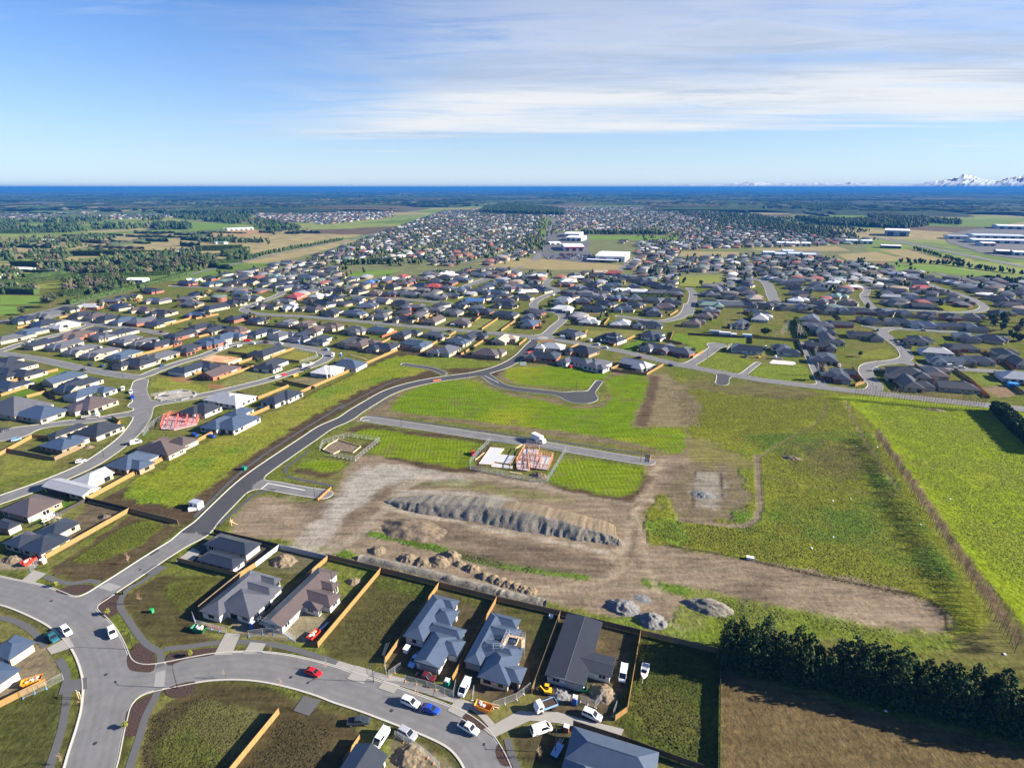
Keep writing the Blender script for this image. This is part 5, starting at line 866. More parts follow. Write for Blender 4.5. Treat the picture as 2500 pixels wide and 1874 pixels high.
mm = bpy.data.materials.new('mountain_rock_painted_haze'); mm.use_nodes = True; t = mm.node_tree; b = t.nodes['Principled BSDF']; b.inputs['Roughness'].default_value = 1; ge = N(t, 'ShaderNodeNewGeometry'); sz = N(t, 'ShaderNodeSeparateXYZ'); LK(t, ge.outputs['Position'], sz.inputs[0])
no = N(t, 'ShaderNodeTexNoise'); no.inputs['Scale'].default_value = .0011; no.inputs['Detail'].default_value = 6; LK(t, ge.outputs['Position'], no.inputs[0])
LK(t, mixc(t, ramp(t, mth(t, 'ADD', sz.outputs[2], mth(t, 'MULTIPLY', mth(t, 'SUBTRACT', no.outputs[0], .5), 900.)), 760., 1400.), (.33, .385, .46), (.60, .63, .68)), b.inputs['Base Color'])  # pale blue-grey rock and dulled snow: distance haze painted into the base colour
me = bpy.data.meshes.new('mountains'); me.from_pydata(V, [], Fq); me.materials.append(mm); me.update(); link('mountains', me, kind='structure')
# ------------------------------------------------------------------ the air over the plain
HZ_TOP = 140.0
mb = MB(); mb.box(-46000, 46000, -2000, 46000, -1.5, HZ_TOP); hm = bpy.data.materials.new('haze'); hm.use_nodes = True; t = hm.node_tree; t.nodes.clear()
pv = N(t, 'ShaderNodeVolumePrincipled'); pv.inputs['Color'].default_value = (.03, .17, .50, 1); pv.inputs['Density'].default_value = 0.0001; pv.inputs['Anisotropy'].default_value = 0.0
LK(t, pv.outputs[0], N(t, 'ShaderNodeOutputMaterial').inputs['Volume']); hz = mb.build('haze', hm, kind='stuff', label='thin blue haze lying over the whole plain', cat='haze')
# ------------------------------------------------------------------ big buildings of the middle distance
M_WROOF = mat('long_run_white', (.74, .75, .76), .4, .05, .05); M_WWALL = mat('tilt_slab', (.62, .63, .64), .8, .06, .1); M_REDB = mat('red_fascia', (.5, .03, .05), .5); M_BLUEW = mat('pale_blue_wall', (.45, .55, .62), .7); M_DGLASS = mat('shopfront_dark', (.03, .035, .04), .3)
def shed(k, a, b_, depth, ht, label, name='warehouse', cat='warehouse', roof=None, wall=None, ridge=1.5, doors=3, band=None, canopy=False, flip=False):
    A, B_ = P(k, *a), P(k, *b_); d = B_ - A; L = np.hypot(*d); an = math.atan2(d[1], d[0]); o = thing(name, label, cat, tuple(A) + (0,), an, 'big commercial and farm buildings'); mb = MB()
    mb.box(0, L, 0, depth, -.2, ht); mb.face([(0, 0, ht), (0, depth, ht), (0, depth / 2, ht + ridge)]); mb.face([(L, 0, ht), (L, depth / 2, ht + ridge), (L, depth, ht)]); mb.build('wall', wall or M_WWALL, o); mb = MB(); e = .4
    for s_, y0 in ((1, -e), (-1, depth + e)):
        q = [(-e, y0, ht - .05), (L + e, y0, ht - .05), (L + e, depth / 2, ht + ridge + .15), (-e, depth / 2, ht + ridge + .15)]; mb.face(q[::s_]); 
    mb.box(-e, L + e, -e, -e + .1, ht - .5, ht - .06); mb.build('roof', roof or M_WROOF, o)
    for i in range(doors): mb = MB(); w_ = L / doors; mb.box(i * w_ + w_ * .25, i * w_ + w_ * .75, -.15, .05, 0, ht * .68); mb.build('door', M_DGLASS, o)
    if band: mb = MB(); mb.box(0, L, -.3, .02, ht * .6, ht * .95); mb.build('sign_band', band, o)
    if canopy:
        mb = MB(); mb.box(-L * .25, L * .8, -14, -.2, 3.6, 4.2); mb.build('canopy', M_WROOF, o)
        for i in range(6): mb = MB(); mb.cyl((-L * .25 + .6 + i * L * .206, -13.5, 0), (-L * .25 + .6 + i * L * .206, -13.5, 3.6), .2); mb.build('post', M_WWALL, o)
    return o
shed('I', (1640, 625), (1830, 632), 75, 9, 'big white supermarket with dark glazed front and broad entrance canopy', 'supermarket', 'supermarket', doors=2, canopy=True, ridge=2)
shed('I', (1440, 560), (1570, 560), 70, 8, 'white-roofed store with red front beside the long straight avenue', 'store', 'store', band=M_REDB, doors=3); shed('I', (1350, 520), (1420, 518), 22, 4, 'low pale petrol station canopy beside the red-fronted store', 'store', 'store', doors=2); shed('I', (1450, 495), (1550, 498), 60, 8, 'white-roofed store next behind the red-fronted one', 'store', 'store', doors=3); shed('I', (1440, 470), (1540, 472), 70, 8, 'farthest white-roofed store of the shopping strip', 'store', 'store', doors=2)
shed('J', (1310, 462), (1470, 468), 80, 14, 'tall grey warehouse with pale roof standing apart before the pine belt', wall=mat('warehouse_grey', (.32, .38, .40), .7), doors=2); shed('J', (2040, 418), (2260, 424), 90, 9, 'longest white shed at the right edge below the pines', doors=4)
shed('J', (1890, 480), (2220, 488), 60, 8, 'long pale blue-roofed works shed in the industrial estate', roof=mat('roof_pale_blue', (.52, .60, .68), .4), doors=6); shed('J', (1880, 508), (2260, 516), 45, 7, 'second long pale works shed in front of the blue one', doors=6); shed('J', (1720, 482), (1850, 486), 40, 7, 'grey shed at the left end of the industrial estate', roof=mat('roof_mid_grey', (.34, .36, .38), .5), doors=3); shed('J', (1940, 528), (2030, 530), 30, 6, 'red-fronted shed in the industrial estate', band=M_REDB, doors=2)
shed('J', (2030, 580), (2120, 584), 30, 6, 'dark-fronted shed nearest the railway in the industrial estate', wall=M_DGLASS, doors=1); shed('J', (2140, 588), (2240, 592), 30, 6, 'white shed beside the dark-fronted one near the railway', doors=2)
for i, (x0, x1, y) in enumerate(((535, 610, 590), (610, 680, 600), (700, 790, 598), (790, 875, 604), (660, 730, 580))): shed('J', (x0, y), (x1, y + 2), 24, 6, '%s pale blue classroom block from the left beside the tan field' % ORD[i], 'classroom_block', 'school', roof=MATS['roof_pale_blue'], doors=3)
shed('J', (620, 525), (770, 530), 30, 6, 'white-walled commercial block in the row beyond the tan field', doors=5); shed('J', (780, 528), (840, 530), 25, 6, 'small white block ending the commercial row', doors=2); shed('J', (1065, 512), (1140, 514), 22, 7, 'white fire-station-like block with red doors near the highway', 'store', 'store', doors=3); shed('J', (1170, 515), (1240, 516), 25, 7, 'pale green block between the red-doored block and the highway', wall=mat('pale_green_wall', (.45, .62, .48), .7), doors=2); shed('J', (1290, 540), (1420, 545), 20, 5, 'low dark-fronted sales yard building beside the highway', wall=M_DGLASS, doors=1)
shed('G', (812, 768), (920, 768), 14, 4.6, 'white farm shed with pale blue doors beside the hedge', 'farm_shed', 'shed', wall=M_BLUEW, doors=4); shed('G', (1440, 430), (1630, 422), 18, 5, 'long low grandstand shed by the orange earth arena', 'farm_shed', 'shed', doors=6, roof=MATS['roof_pale_blue']); shed('G', (80, 690), (175, 692), 14, 3.5, 'pale glasshouse beside the paddock on the left', 'farm_shed', 'shed', doors=2); shed('G', (260, 500), (420, 494), 14, 3, 'long low white shed among the rural trees', 'farm_shed', 'shed', doors=4)

# the supermarket's parked cars, too small to tell apart
mb = MB(); rc_ = random.Random(2); A, B_, C_ = P('I', 1320, 605), P('I', 1600, 618), P('I', 1440, 572)
for i in range(12):
    for j in range(9):
        if rc_.random() < .35: continue
        q = A + (B_ - A) * (i + .5) / 12 + (C_ - A) * j / 10; M_ = Matrix.Translation((q[0], q[1], .45)) @ Matrix.Rotation(GA, 4, 'Z'); m_ = rc_.choice((0, 0, 1, 2, 3)); mb.box(-2.2, 2.2, -.9, .9, 0, .8, m_, M_); mb.box(-1.5, .9, -.8, .8, .8, 1.4, 4, M_)
mb.build('parked_cars', [mat('far_paint_%d' % i, c_, .4) for i, c_ in enumerate(((.65, .66, .67), (.04, .045, .05), (.35, .03, .03), (.06, .12, .3)))] + [mat('far_glass', (.03, .035, .04), .2)], kind='stuff', label='rows of tiny parked cars in front of the supermarket', cat='cars')
# ================================================================== fences
M_PINE = mat('fence_new_pine', (.265, .160, .058), .8, .22, 3.0, stretch=(6, 6, .6)); M_STAIN = mat('fence_grey_timber', (.19, .135, .08), .85, .22, 3.0, stretch=(6, 6, .6)); M_BLACKF = mat('fence_black_stain', (.045, .038, .034), .8, .2, 2); M_GREYF = mat('fence_grey_panel', (.36, .38, .41), .6, .06, 1); M_REDF = mat('fence_red_stain', (.30, .09, .04), .8, .2, 2)
def _panel(m):
    mb = MB(); n = 14
    for i in range(n): mb.box(i / n + .002, (i + 1) / n - .002, -.012 + (i % 3) * .005, .012 + (i % 3) * .005, .04, 1.0)
    for z in (.2, .55, .88): mb.box(0, 1, .028, .075, z - .025, z + .025)
    mb.box(0, 1, -.04, .05, 1.002, 1.022); return mb.mesh('panel', m)
def _post(m): mb = MB(); mb.box(-.06, .06, -.055, .065, 0, 1.04); return mb.mesh('post', m)
PANEL = {k: _panel(m) for k, m in (('p', M_PINE), ('s', M_STAIN), ('k', M_BLACKF), ('g', M_GREYF), ('r', M_REDF))}; POST = {k: _post(m) for k, m in (('p', M_PINE), ('s', M_STAIN), ('k', M_BLACKF), ('g', M_GREYF), ('r', M_REDF))}
def fence(pts, kind, label, h=1.8, step=2.4, parts=True, group='timber fences round the lots'):
    pts = [np.asarray(p) for p in pts]; o = thing('fence', label, 'fence', tuple(pts[0]) + (0,), 0, group)
    mb = MB() if not parts else None
    for a, b_ in zip(pts[:-1], pts[1:]):
        d = b_ - a; L = np.hypot(*d); n = max(1, round(L / step)); an = math.atan2(d[1], d[0])
        for i in range(n):
            q = a + d * i / n - pts[0]
            if parts: link('panel', PANEL[kind], o, (q[0], q[1], 0), an, (L / n, 1, h)); link('post', POST[kind], o, (q[0], q[1], 0), an, (1, 1, h))
        if parts: q = b_ - pts[0]; link('post', POST[kind], o, (q[0], q[1], 0), an, (1, 1, h))
    return o
def kf(k, pts, kind, label, **kw): return fence(PL(k, pts), kind, label, **kw)
kf('D', [(568, 1057), (830, 913), (1100, 772), (1270, 683), (1450, 590), (1700, 482), (1950, 362), (2211, 247)], 'p', 'long golden paling fence edging the green strip, nearer half', h=1.9)
fence(PL('E', [(26, 247), (180, 178), (370, 95)]), 'p', 'far half of the long golden fence edging the green strip', h=1.9)
kf('D', [(300, 1432), (835, 1130)], 'p', 'golden paling fence between the big black-roofed house and the grassy lot'); kf('D', [(838, 1130), (1145, 1208)], 's', 'grey-brown fence closing the grassy lot towards the main road'); kf('D', [(562, 1062), (830, 1127)], 'k', 'black fence at the back of the bare yard below the long golden fence'); kf('D', [(300, 1195), (560, 1062)], 'k', 'black fence beside the bright green lawn', h=1.5)
kf('D', [(310, 1012), (560, 1056)], 'k', 'dark fence below the silver gabled house'); kf('D', [(730, 855), (880, 893)], 's', 'short fence between the silver gabled and tan brick houses'); kf('D', [(975, 745), (1090, 780)], 's', 'short fence beside the patio house')
kf('b', [(75, 670), (870, 868)], 'p', 'tan fence in front of the black-roofed grey block house'); kf('b', [(870, 868), (1080, 735)], 'p', 'short golden fence stepping up to the pale grey panels'); kf('b', [(1080, 735), (1380, 505)], 'g', 'pale grey panel fence rising to the corner of the dirt mound yard'); kf('b', [(1382, 500), (2000, 645)], 'g', 'pale grey panel fence along the back of the dirt mound yard')
kf('b', [(350, 1300), (868, 872)], 's', 'tan fence hidden along the left of the grey ribbed-roof house'); kf('b', [(545, 305), (1375, 495)], 'k', 'black fence behind the black-roofed grey block house'); kf('b', [(2000, 650), (1830, 800)], 'p', 'short golden fence at the top of the long brown-roofed house'); kf('b', [(1830, 800), (1060, 1540)], 's', 'fence between the grey and the long brown-roofed houses')
kf('B', [(-85, 312), (265, 398), (637, 492)], 's', 'back fence above the grassy lots, left stretch'); kf('B', [(637, 492), (1007, 585)], 's', 'back fence above the blue-grey house with white gable'); kf('B', [(1007, 585), (1415, 678)], 's', 'back fence above the house with roof scaffold'); kf('B', [(1415, 678), (1930, 803)], 'k', 'black back fence behind the black low-pitched roof'); kf('B', [(1930, 803), (2211, 870), (2440, 928)], 's', 'back fence above the boat lot running to the pines')
kf('B', [(265, 400), (-140, 885)], 'p', 'golden side fence between the long brown-roofed house and the grassy lot'); kf('B', [(637, 495), (292, 985)], 'p', 'golden side fence left of the blue-grey house with white gable'); kf('B', [(1007, 588), (722, 1105)], 'p', 'golden side fence between the two blue-roofed houses'); kf('B', [(1415, 682), (1232, 1180)], 's', 'side fence left of the black low-pitched roof'); kf('B', [(1930, 808), (1845, 1300), (1768, 1355)], 'p', 'golden side fence between the black roof house and the boat')
kf('C', [(258, 928), (252, 1700)], 'k', 'dark fence with pale cap along the ploughed field'); kf('f', [(840, 1118), (1500, 1330), (2211, 1590), (2500, 1690)], 'k', 'black fence behind the large blue-grey hipped roof'); kf('A', [(1480, 1700), (1795, 1312)], 'p', 'lone golden fence running across the grassy lot at the bottom'); kf('A', [(-40, 1290), (300, 1120)], 'p', 'golden fence at the left edge beside the orange skip'); kf('e', [(0, 1620), (205, 1300)], 'p', 'short golden fence beside the dark gabled roof at the bottom')
kf('D', [(30, 740), (355, 800), (512, 728)], 's', 'fence round the bare lot of the tan-walled house'); kf('D', [(0, 770), (210, 655), (300, 660)], 'p', 'golden fence along the left of the bare fenced lot'); kf('D', [(580, 665), (720, 630), (775, 560), (720, 530)], 'p', 'golden fence curving round the long black-roofed house')
MF = [('2', [(0, 695), (230, 630)]), ('2', [(310, 630), (600, 575)]), ('2', [(612, 1402), (1065, 1245)]), ('2', [(1065, 1245), (1365, 1295)], 's'), ('2', [(862, 1205), (1130, 1112)]), ('2', [(390, 1170), (1020, 1265)], 's'), ('2', [(1282, 1122), (1570, 1015)]), ('2', [(720, 1065), (1100, 1112)], 's'), ('2', [(1340, 1152), (1640, 1190)], 's'), ('2', [(1420, 1435), (1840, 1525)], 's'), ('2', [(1340, 1460), (1500, 1500), (1110, 1658)]), ('2', [(840, 1585), (1100, 1658)], 's'), ('2', [(350, 865), (600, 805)]), ('2', [(1700, 770), (2200, 830)], 's'), ('2', [(940, 700), (1700, 770)], 's'), ('2', [(1950, 960), (2030, 925)]), ('2', [(0, 985), (100, 960)]), ('2', [(60, 1120), (180, 1075)]), ('2', [(290, 1340), (380, 1320)]),
      ('3', [(490, 865), (680, 790)], 'r'), ('3', [(290, 1045), (605, 880)]), ('3', [(75, 1015), (520, 1090)], 's'), ('3', [(605, 880), (790, 915)], 's'), ('3', [(980, 1055), (1200, 925)]), ('3', [(685, 1015), (980, 1055)], 's'), ('3', [(1503, 1095), (1790, 915)]), ('3', [(1503, 1112), (2010, 1160)], 's'), ('3', [(1530, 745), (1757, 610)]), ('3', [(1772, 765), (1985, 625)]), ('3', [(2020, 785), (2215, 645)]), ('3', [(1757, 610), (2215, 648)], 's'), ('3', [(932, 672), (1170, 572)]), ('3', [(570, 662), (830, 548)]), ('3', [(232, 640), (500, 522)]), ('3', [(70, 830), (330, 880)], 's'), ('3', [(1245, 910), (1440, 800)]), ('3', [(1690, 895), (2211, 960)], 's'), ('3', [(400, 525), (1200, 590)], 's'), ('3', [(190, 430), (420, 360)]), ('3', [(1250, 585), (1760, 612)], 's'),
      ('4', [(0, 712), (330, 750)], 's'), ('4', [(700, 692), (1650, 775)], 's'), ('4', [(830, 890), (918, 780)]), ('4', [(1255, 975), (1525, 855)]), ('4', [(1975, 915), (2022, 795)]), ('4', [(1860, 892), (2130, 955)], 's'), ('4', [(1560, 1045), (1640, 1005)]), ('4', [(1980, 585), (2080, 525)]), ('4', [(1220, 1280), (1370, 1215)]), ('4', [(1220, 1295), (1680, 1348), (1890, 1225)]), ('4', [(130, 1172), (510, 1210)], 's'), ('4', [(500, 1045), (770, 1095)], 'r'), ('4', [(1570, 870), (1860, 900)], 's'), ('4', [(1130, 700), (1200, 620)]), ('4', [(270, 930), (480, 915)]), ('4', [(610, 1050), (800, 960)]), ('4', [(40, 965), (135, 890)]), ('4', [(850, 580), (1160, 560)], 's'), ('4', [(640, 575), (860, 590)], 's'),
      ('5', [(820, 865), (1420, 915)], 's'), ('5', [(820, 865), (822, 945)]), ('5', [(1420, 910), (1490, 1115)], 's'), ('5', [(1560, 935), (1830, 1445)], 's'), ('5', [(1380, 545), (1900, 585)], 's'), ('5', [(60, 1125), (200, 1050)]), ('5', [(0, 830), (720, 870)], 'k'), ('5', [(2150, 1480), (2215, 1455)]), ('5', [(1900, 580), (1960, 640)], 's'),
      ('6', [(40, 1495), (160, 1450)]), ('6', [(1310, 1280), (1520, 1420), (1765, 1645)], 's'), ('6', [(1500, 1430), (1760, 1645)], 'r'), ('6', [(800, 1225), (1010, 1380), (1110, 1490)], 'r'), ('6', [(1820, 1315), (2211, 1600)], 's'), ('6', [(0, 1265), (150, 1445)], 's'), ('6', [(110, 590), (220, 690)], 's'), ('6', [(380, 600), (510, 720)], 's'), ('6', [(970, 640), (1140, 760)], 's'), ('6', [(1280, 650), (1470, 780)], 's'), ('6', [(1600, 680), (1800, 800)], 's'), ('6', [(1180, 950), (1430, 1110)], 's'), ('6', [(1700, 1050), (1900, 1200)], 's'), ('6', [(1890, 1130), (2080, 1290)], 'r'), ('6', [(660, 930), (760, 1010)], 's'), ('6', [(1000, 440), (1170, 520)], 's'), ('6', [(1490, 1190), (1600, 1260)], 'p'),
      ('1', [(150, 1440), (750, 1290)]), ('1', [(20, 1620), (390, 1500)]), ('1', [(350, 1640), (580, 1580)]), ('1', [(395, 1500), (600, 1560)], 'k'), ('1', [(770, 620), (890, 595)]), ('1', [(1985, 755), (2211, 690)]), ('1', [(1760, 1110), (2211, 990)]), ('1', [(1390, 1215), (1730, 1270)], 's'), ('1', [(1730, 1270), (1790, 1240)]), ('1', [(230, 750), (395, 715)]), ('1', [(1460, 975), (1610, 945)]), ('1', [(1450, 980), (1780, 1010)], 's'), ('1', [(0, 690), (110, 690)], 's'), ('1', [(1910, 1165), (1975, 1145), (2140, 1180)]), ('1', [(590, 1570), (720, 1660)], 'k')]
fl = []
for it in MF:
    pts = PL(it[0], it[1]); o = fence(pts, it[2] if len(it) > 2 else 'p', None); fl.append([o, it[2] if len(it) > 2 else 'p', 0, pts[0], near_street(pts[0])[0]])
ordinals(fl, lambda h: ({'p': 'golden', 's': 'grey-brown', 'k': 'black', 'r': 'reddish'}[h[1]], h[4]), lambda k, o_, n: f'{o_} {k[0]} paling fence' + (' from the left' if n > 1 else '') + f' along {k[1]}')
# ================================================================== vehicles
M_TYRE = mat('tyre', (.018, .018, .019), .9); M_RIM = mat('wheel_rim', (.45, .45, .46), .35, metal=.6); M_CGL = mat('car_glass', (.010, .014, .018), .06, spec=.7); M_LAMP = mat('headlight', (.75, .75, .75), .15); M_TAIL = mat('tail_light', (.35, .01, .01), .2); M_BUMP = mat('black_trim', (.03, .03, .032), .6)
PAINT = {'white': (.72, .73, .74), 'red': (.52, .012, .018), 'blue': (.012, .06, .42), 'pale blue': (.22, .38, .62), 'silver': (.34, .36, .40), 'dark grey': (.035, .045, .06), 'maroon': (.10, .012, .018), 'black': (.015, .016, .018), 'dark blue': (.012, .05, .16), 'teal': (.02, .12, .16), 'orange': (.75, .22, .02)}
PM = {k: mat('paint_' + k.replace(' ', '_'), v, .28, spec=.6) for k, v in PAINT.items()}
def loft(secs, m, mb):
    """secs: (x, halfwidth, z0, z1, top inset) stations joined by skin"""
    b0 = len(mb.v); k = 6
    for x, hw, z0, z1, ti in secs: mb.v += [(x, -hw * .94, z0), (x, -hw, z0 + (z1 - z0) * .45), (x, -hw + ti, z1), (x, hw - ti, z1), (x, hw, z0 + (z1 - z0) * .45), (x, hw * .94, z0)]
    for i in range(len(secs) - 1):
        for j in range(k): a_, b_ = b0 + i * k + j, b0 + i * k + (j + 1) % k; mb.f.append((a_, b_, b_ + k, a_ + k)); mb.m.append(m); mb.uv.append([(0, 0)] * 4)
    for r_, fl_ in ((0, 1), (len(secs) - 1, -1)): mb.f.append(tuple(b0 + r_ * k + j for j in range(k))[::-fl_]); mb.m.append(m); mb.uv.append([(0, 0)] * k)
CARD = {  # body stations, cabin stations (x from rear -), glass
 'sedan': ([(-2.25, .72, .38, .80, .1), (-2.1, .84, .28, .92, .08), (-1.3, .88, .24, .96, .06), (.9, .88, .24, .94, .06), (1.9, .84, .28, .80, .1), (2.25, .70, .36, .66, .14)], [(-1.75, .70, .93, .95, .0), (-1.05, .74, .93, 1.40, .12), (.25, .74, .93, 1.42, .12), (1.15, .74, .91, .94, .0)]),
 'suv': ([(-2.3, .80, .45, .95, .06), (-2.2, .90, .36, 1.05, .06), (-1.3, .92, .32, 1.08, .05), (.9, .92, .32, 1.05, .05), (2.0, .88, .36, .95, .08), (2.3, .78, .45, .80, .12)], [(-2.2, .80, 1.03, 1.08, .0), (-2.0, .80, 1.03, 1.68, .10), (.2, .80, 1.03, 1.70, .11), (1.1, .80, 1.02, 1.06, .0)]),
 'hatch': ([(-1.95, .74, .4, .85, .06), (-1.85, .83, .3, .95, .06), (-1.1, .85, .26, .98, .05), (.8, .85, .26, .95, .06), (1.7, .82, .3, .84, .1), (1.98, .70, .4, .70, .12)], [(-1.85, .72, .94, .98, .0), (-1.6, .73, .94, 1.44, .1), (.2, .73, .94, 1.48, .11), (1.1, .73, .93, .96, .0)]),
 'van': ([(-2.5, .84, .45, 1.15, .0), (-2.45, .90, .36, 1.25, .02), (1.3, .90, .36, 1.25, .02), (2.1, .88, .36, 1.10, .05), (2.4, .78, .42, .85, .1)], [(-2.48, .87, 1.2, 1.98, .06), (-2.2, .88, 1.2, 2.08, .1), (1.0, .88, 1.2, 2.08, .1), (1.95, .82, 1.1, 1.16, .02)]),
 'ute': ([(-2.55, .84, .5, 1.0, .03), (-2.5, .90, .4, 1.05, .02), (-.7, .91, .38, 1.05, .02), (1.0, .91, .38, 1.06, .05), (2.2, .88, .42, .98, .08), (2.55, .78, .5, .82, .1)], [(-.85, .80, 1.03, 1.08, .0), (-.7, .80, 1.03, 1.70, .1), (.55, .80, 1.03, 1.72, .11), (1.3, .80, 1.02, 1.08, .0)])}
def car_meshes(ty, colr):
    key = (ty, colr)
    if key in CARC: return CARC[key]
    body, cab = CARD[ty]; out = {}
    mb = MB(); loft(body, 0, mb)
    rx0, rx1 = cab[1][0], cab[2][0]; zr = cab[1][3]; rw = cab[1][1] - cab[1][4]
    loft([(rx0 - .05, rw + .01, zr - .06, zr + .01, .05), (rx0 + .15, rw + .03, zr - .05, zr + .045, .08), (rx1 - .1, rw + .03, cab[2][3] - .05, cab[2][3] + .045, .08), (rx1 + .08, rw, cab[2][3] - .07, cab[2][3] + .01, .05)], 0, mb)
    for s_ in (-1, 1):   # pillars
        for (xa, za, wa), (xb, zb, wb) in (((cab[0][0], cab[0][3], cab[0][1]), (cab[1][0], cab[1][3], rw)), ((cab[3][0], cab[3][3], cab[3][1]), (cab[2][0], cab[2][3], rw)), (((rx0 + rx1) / 2, cab[1][2], cab[1][1]), ((rx0 + rx1) / 2, cab[2][3], rw))):
            mb.cyl((xa, s_ * (wa + .012), za - .02), (xb, s_ * (wb + .012), zb), .05, n=4)
    if ty == 'ute': mb.box(-2.45, -.9, -.78, .78, 1.051, 1.06, 1)
    if ty == 'van':
        for s_ in (-1, 1): mb.box(-2.3, -.35, s_ * .845 - .05, s_ * .845 + .05, 1.25, 1.98, 0)
    out['body'] = mb.mesh('body', [PM[colr], M_BUMP])
    mb = MB(); loft([(c[0], c[1], c[2], c[3], c[4]) for c in cab], 0, mb); out['windows'] = mb.mesh('windows', M_CGL)
    L = body[-1][0]; mb = MB(); mb.box(L - .2, L - .06, .42, .70, body[-1][2] + .22, body[-1][3] - .02); out['hl'] = mb.mesh('headlight', M_LAMP); mb = MB(); mb.box(L - .2, L - .06, -.70, -.42, body[-1][2] + .22, body[-1][3] - .02); out['hr'] = mb.mesh('headlight', M_LAMP)
    mb = MB(); mb.box(-L - .02, -L + .2, .5, .78, .7, .92); out['tl'] = mb.mesh('tail_light', M_TAIL); mb = MB(); mb.box(-L - .02, -L + .2, -.78, -.5, .7, .92); out['tr'] = mb.mesh('tail_light', M_TAIL)
    CARC[key] = out; return out
CARC = {}
def _wheel(r, wd):
    mb = MB(); mb.cyl((0, -wd / 2, 0), (0, wd / 2, 0), r, n=14); return mb.mesh('wheel', M_TYRE)
WHEEL = _wheel(.33, .22); mb = MB(); mb.cyl((0, -.125, 0), (0, .125, 0), .19, n=10); RIM = mb.mesh('rim', M_RIM); WHEELT = _wheel(.45, .3)
CARS = []
def car(k, a, b_, ty, colr, label, detail=True, L=None):
    A, B_ = P(k, *a, .7), P(k, *b_, .7); d = B_ - A; c = (A + B_) / 2; o = thing('car' if ty in ('sedan', 'suv', 'hatch') else ('van' if ty == 'van' else 'pickup'), label, {'van': 'van', 'ute': 'pickup'}.get(ty, 'car'), tuple(c) + (.035,), math.atan2(d[1], d[0]), 'vehicles parked about the estate')
    ms = car_meshes(ty, colr); link('body', ms['body'], o); link('windows', ms['windows'], o)
    if detail:
        for q in ('hl', 'hr'): link('headlight', ms[q], o)
        for q in ('tl', 'tr'): link('tail_light', ms[q], o)
    wb = {'sedan': 1.35, 'suv': 1.4, 'hatch': 1.25, 'van': 1.45, 'ute': 1.6}[ty]
    for x in (-wb, wb):
        for s_ in (-1, 1):
            w_ = link('wheel', WHEEL, o, (x, s_ * .78, .33))
            if detail: link('rim', RIM, w_)
    CARS.append(o); return o
for a in (('A', (705, 748), (735, 828), 'suv', 'white', 'white wagon parked at the kerb below the mulched corner'), ('A', (398, 748), (452, 808), 'suv', 'white', 'white four-wheel drive parked on the outer kerb of the bend'), ('A', (305, 790), (365, 845), 'ute', 'teal', 'dark teal pickup on the verge beside the white four-wheel drive'), ('A', (1965, 1022), (2062, 1058), 'sedan', 'red', 'bright red coupe driving along the curving street'),
          ('B', (402, 1213), (505, 1256), 'suv', 'white', 'white station wagon parked in front of the blue sedan'), ('B', (530, 1258), (635, 1294), 'sedan', 'blue', 'bright blue sedan parked behind the white station wagon'), ('B', (770, 1368), (885, 1432), 'ute', 'white', 'white pickup standing at the mouth of the shared driveway'), ('B', (380, 1406), (490, 1468), 'suv', 'silver', 'silver four-wheel drive beside the site fence at the bottom'), ('B', (50, 1362), (190, 1352), 'ute', 'dark grey', 'dark grey pickup with timber on its roof rack'),
          ('B', (292, 1428), (232, 1515), 'van', 'white', 'white van nosed in beside the dark gabled roof'), ('B', (520, 922), (455, 1003), 'ute', 'pale blue', 'pale blue pickup in the yard of the blue-grey gabled house'), ('B', (497, 1052), (607, 1092), 'ute', 'maroon', 'maroon pickup in front of the white gable wall'), ('B', (828, 1090), (772, 1200), 'van', 'white', 'white van with its tailgate open beside the portable toilet'), ('B', (1826, 1012), (1812, 1098), 'van', 'white', 'white van beside the black low-pitched roof house'), ('B', (1558, 1288), (1685, 1345), 'suv', 'white', 'white four-wheel drive wagon on the shared driveway'), ('B', (1240, 1428), (1352, 1392), 'van', 'white', 'white van with ladder rack on the dark verge'),
          ('D', (485, 808), (553, 795), 'hatch', 'white', 'white hatchback on the street below the park, beside the dirt heap'), ('D', (70, 670), (135, 655), 'hatch', 'pale blue', 'pale blue car in the islanded close'), ('D', (1228, 628), (1275, 640), 'hatch', 'blue', 'left one of two blue cars behind the patio house'), ('D', (1330, 640), (1385, 645), 'hatch', 'blue', 'right one of two blue cars behind the patio house'), ('D', (842, 690), (905, 676), 'van', 'white', 'white van in the drive of the patio house'), ('D', (20, 605), (55, 595), 'suv', 'dark grey', 'dark car in the islanded close at the left edge'), ('D', (1655, 462), (1700, 468), 'hatch', 'dark blue', 'dark blue car behind the black-roofed white house by the boundary fence'),
          ('E', (848, 730), (862, 775), 'hatch', 'red', 'red car parked in the sown grass beside the site fence')): car(*a)
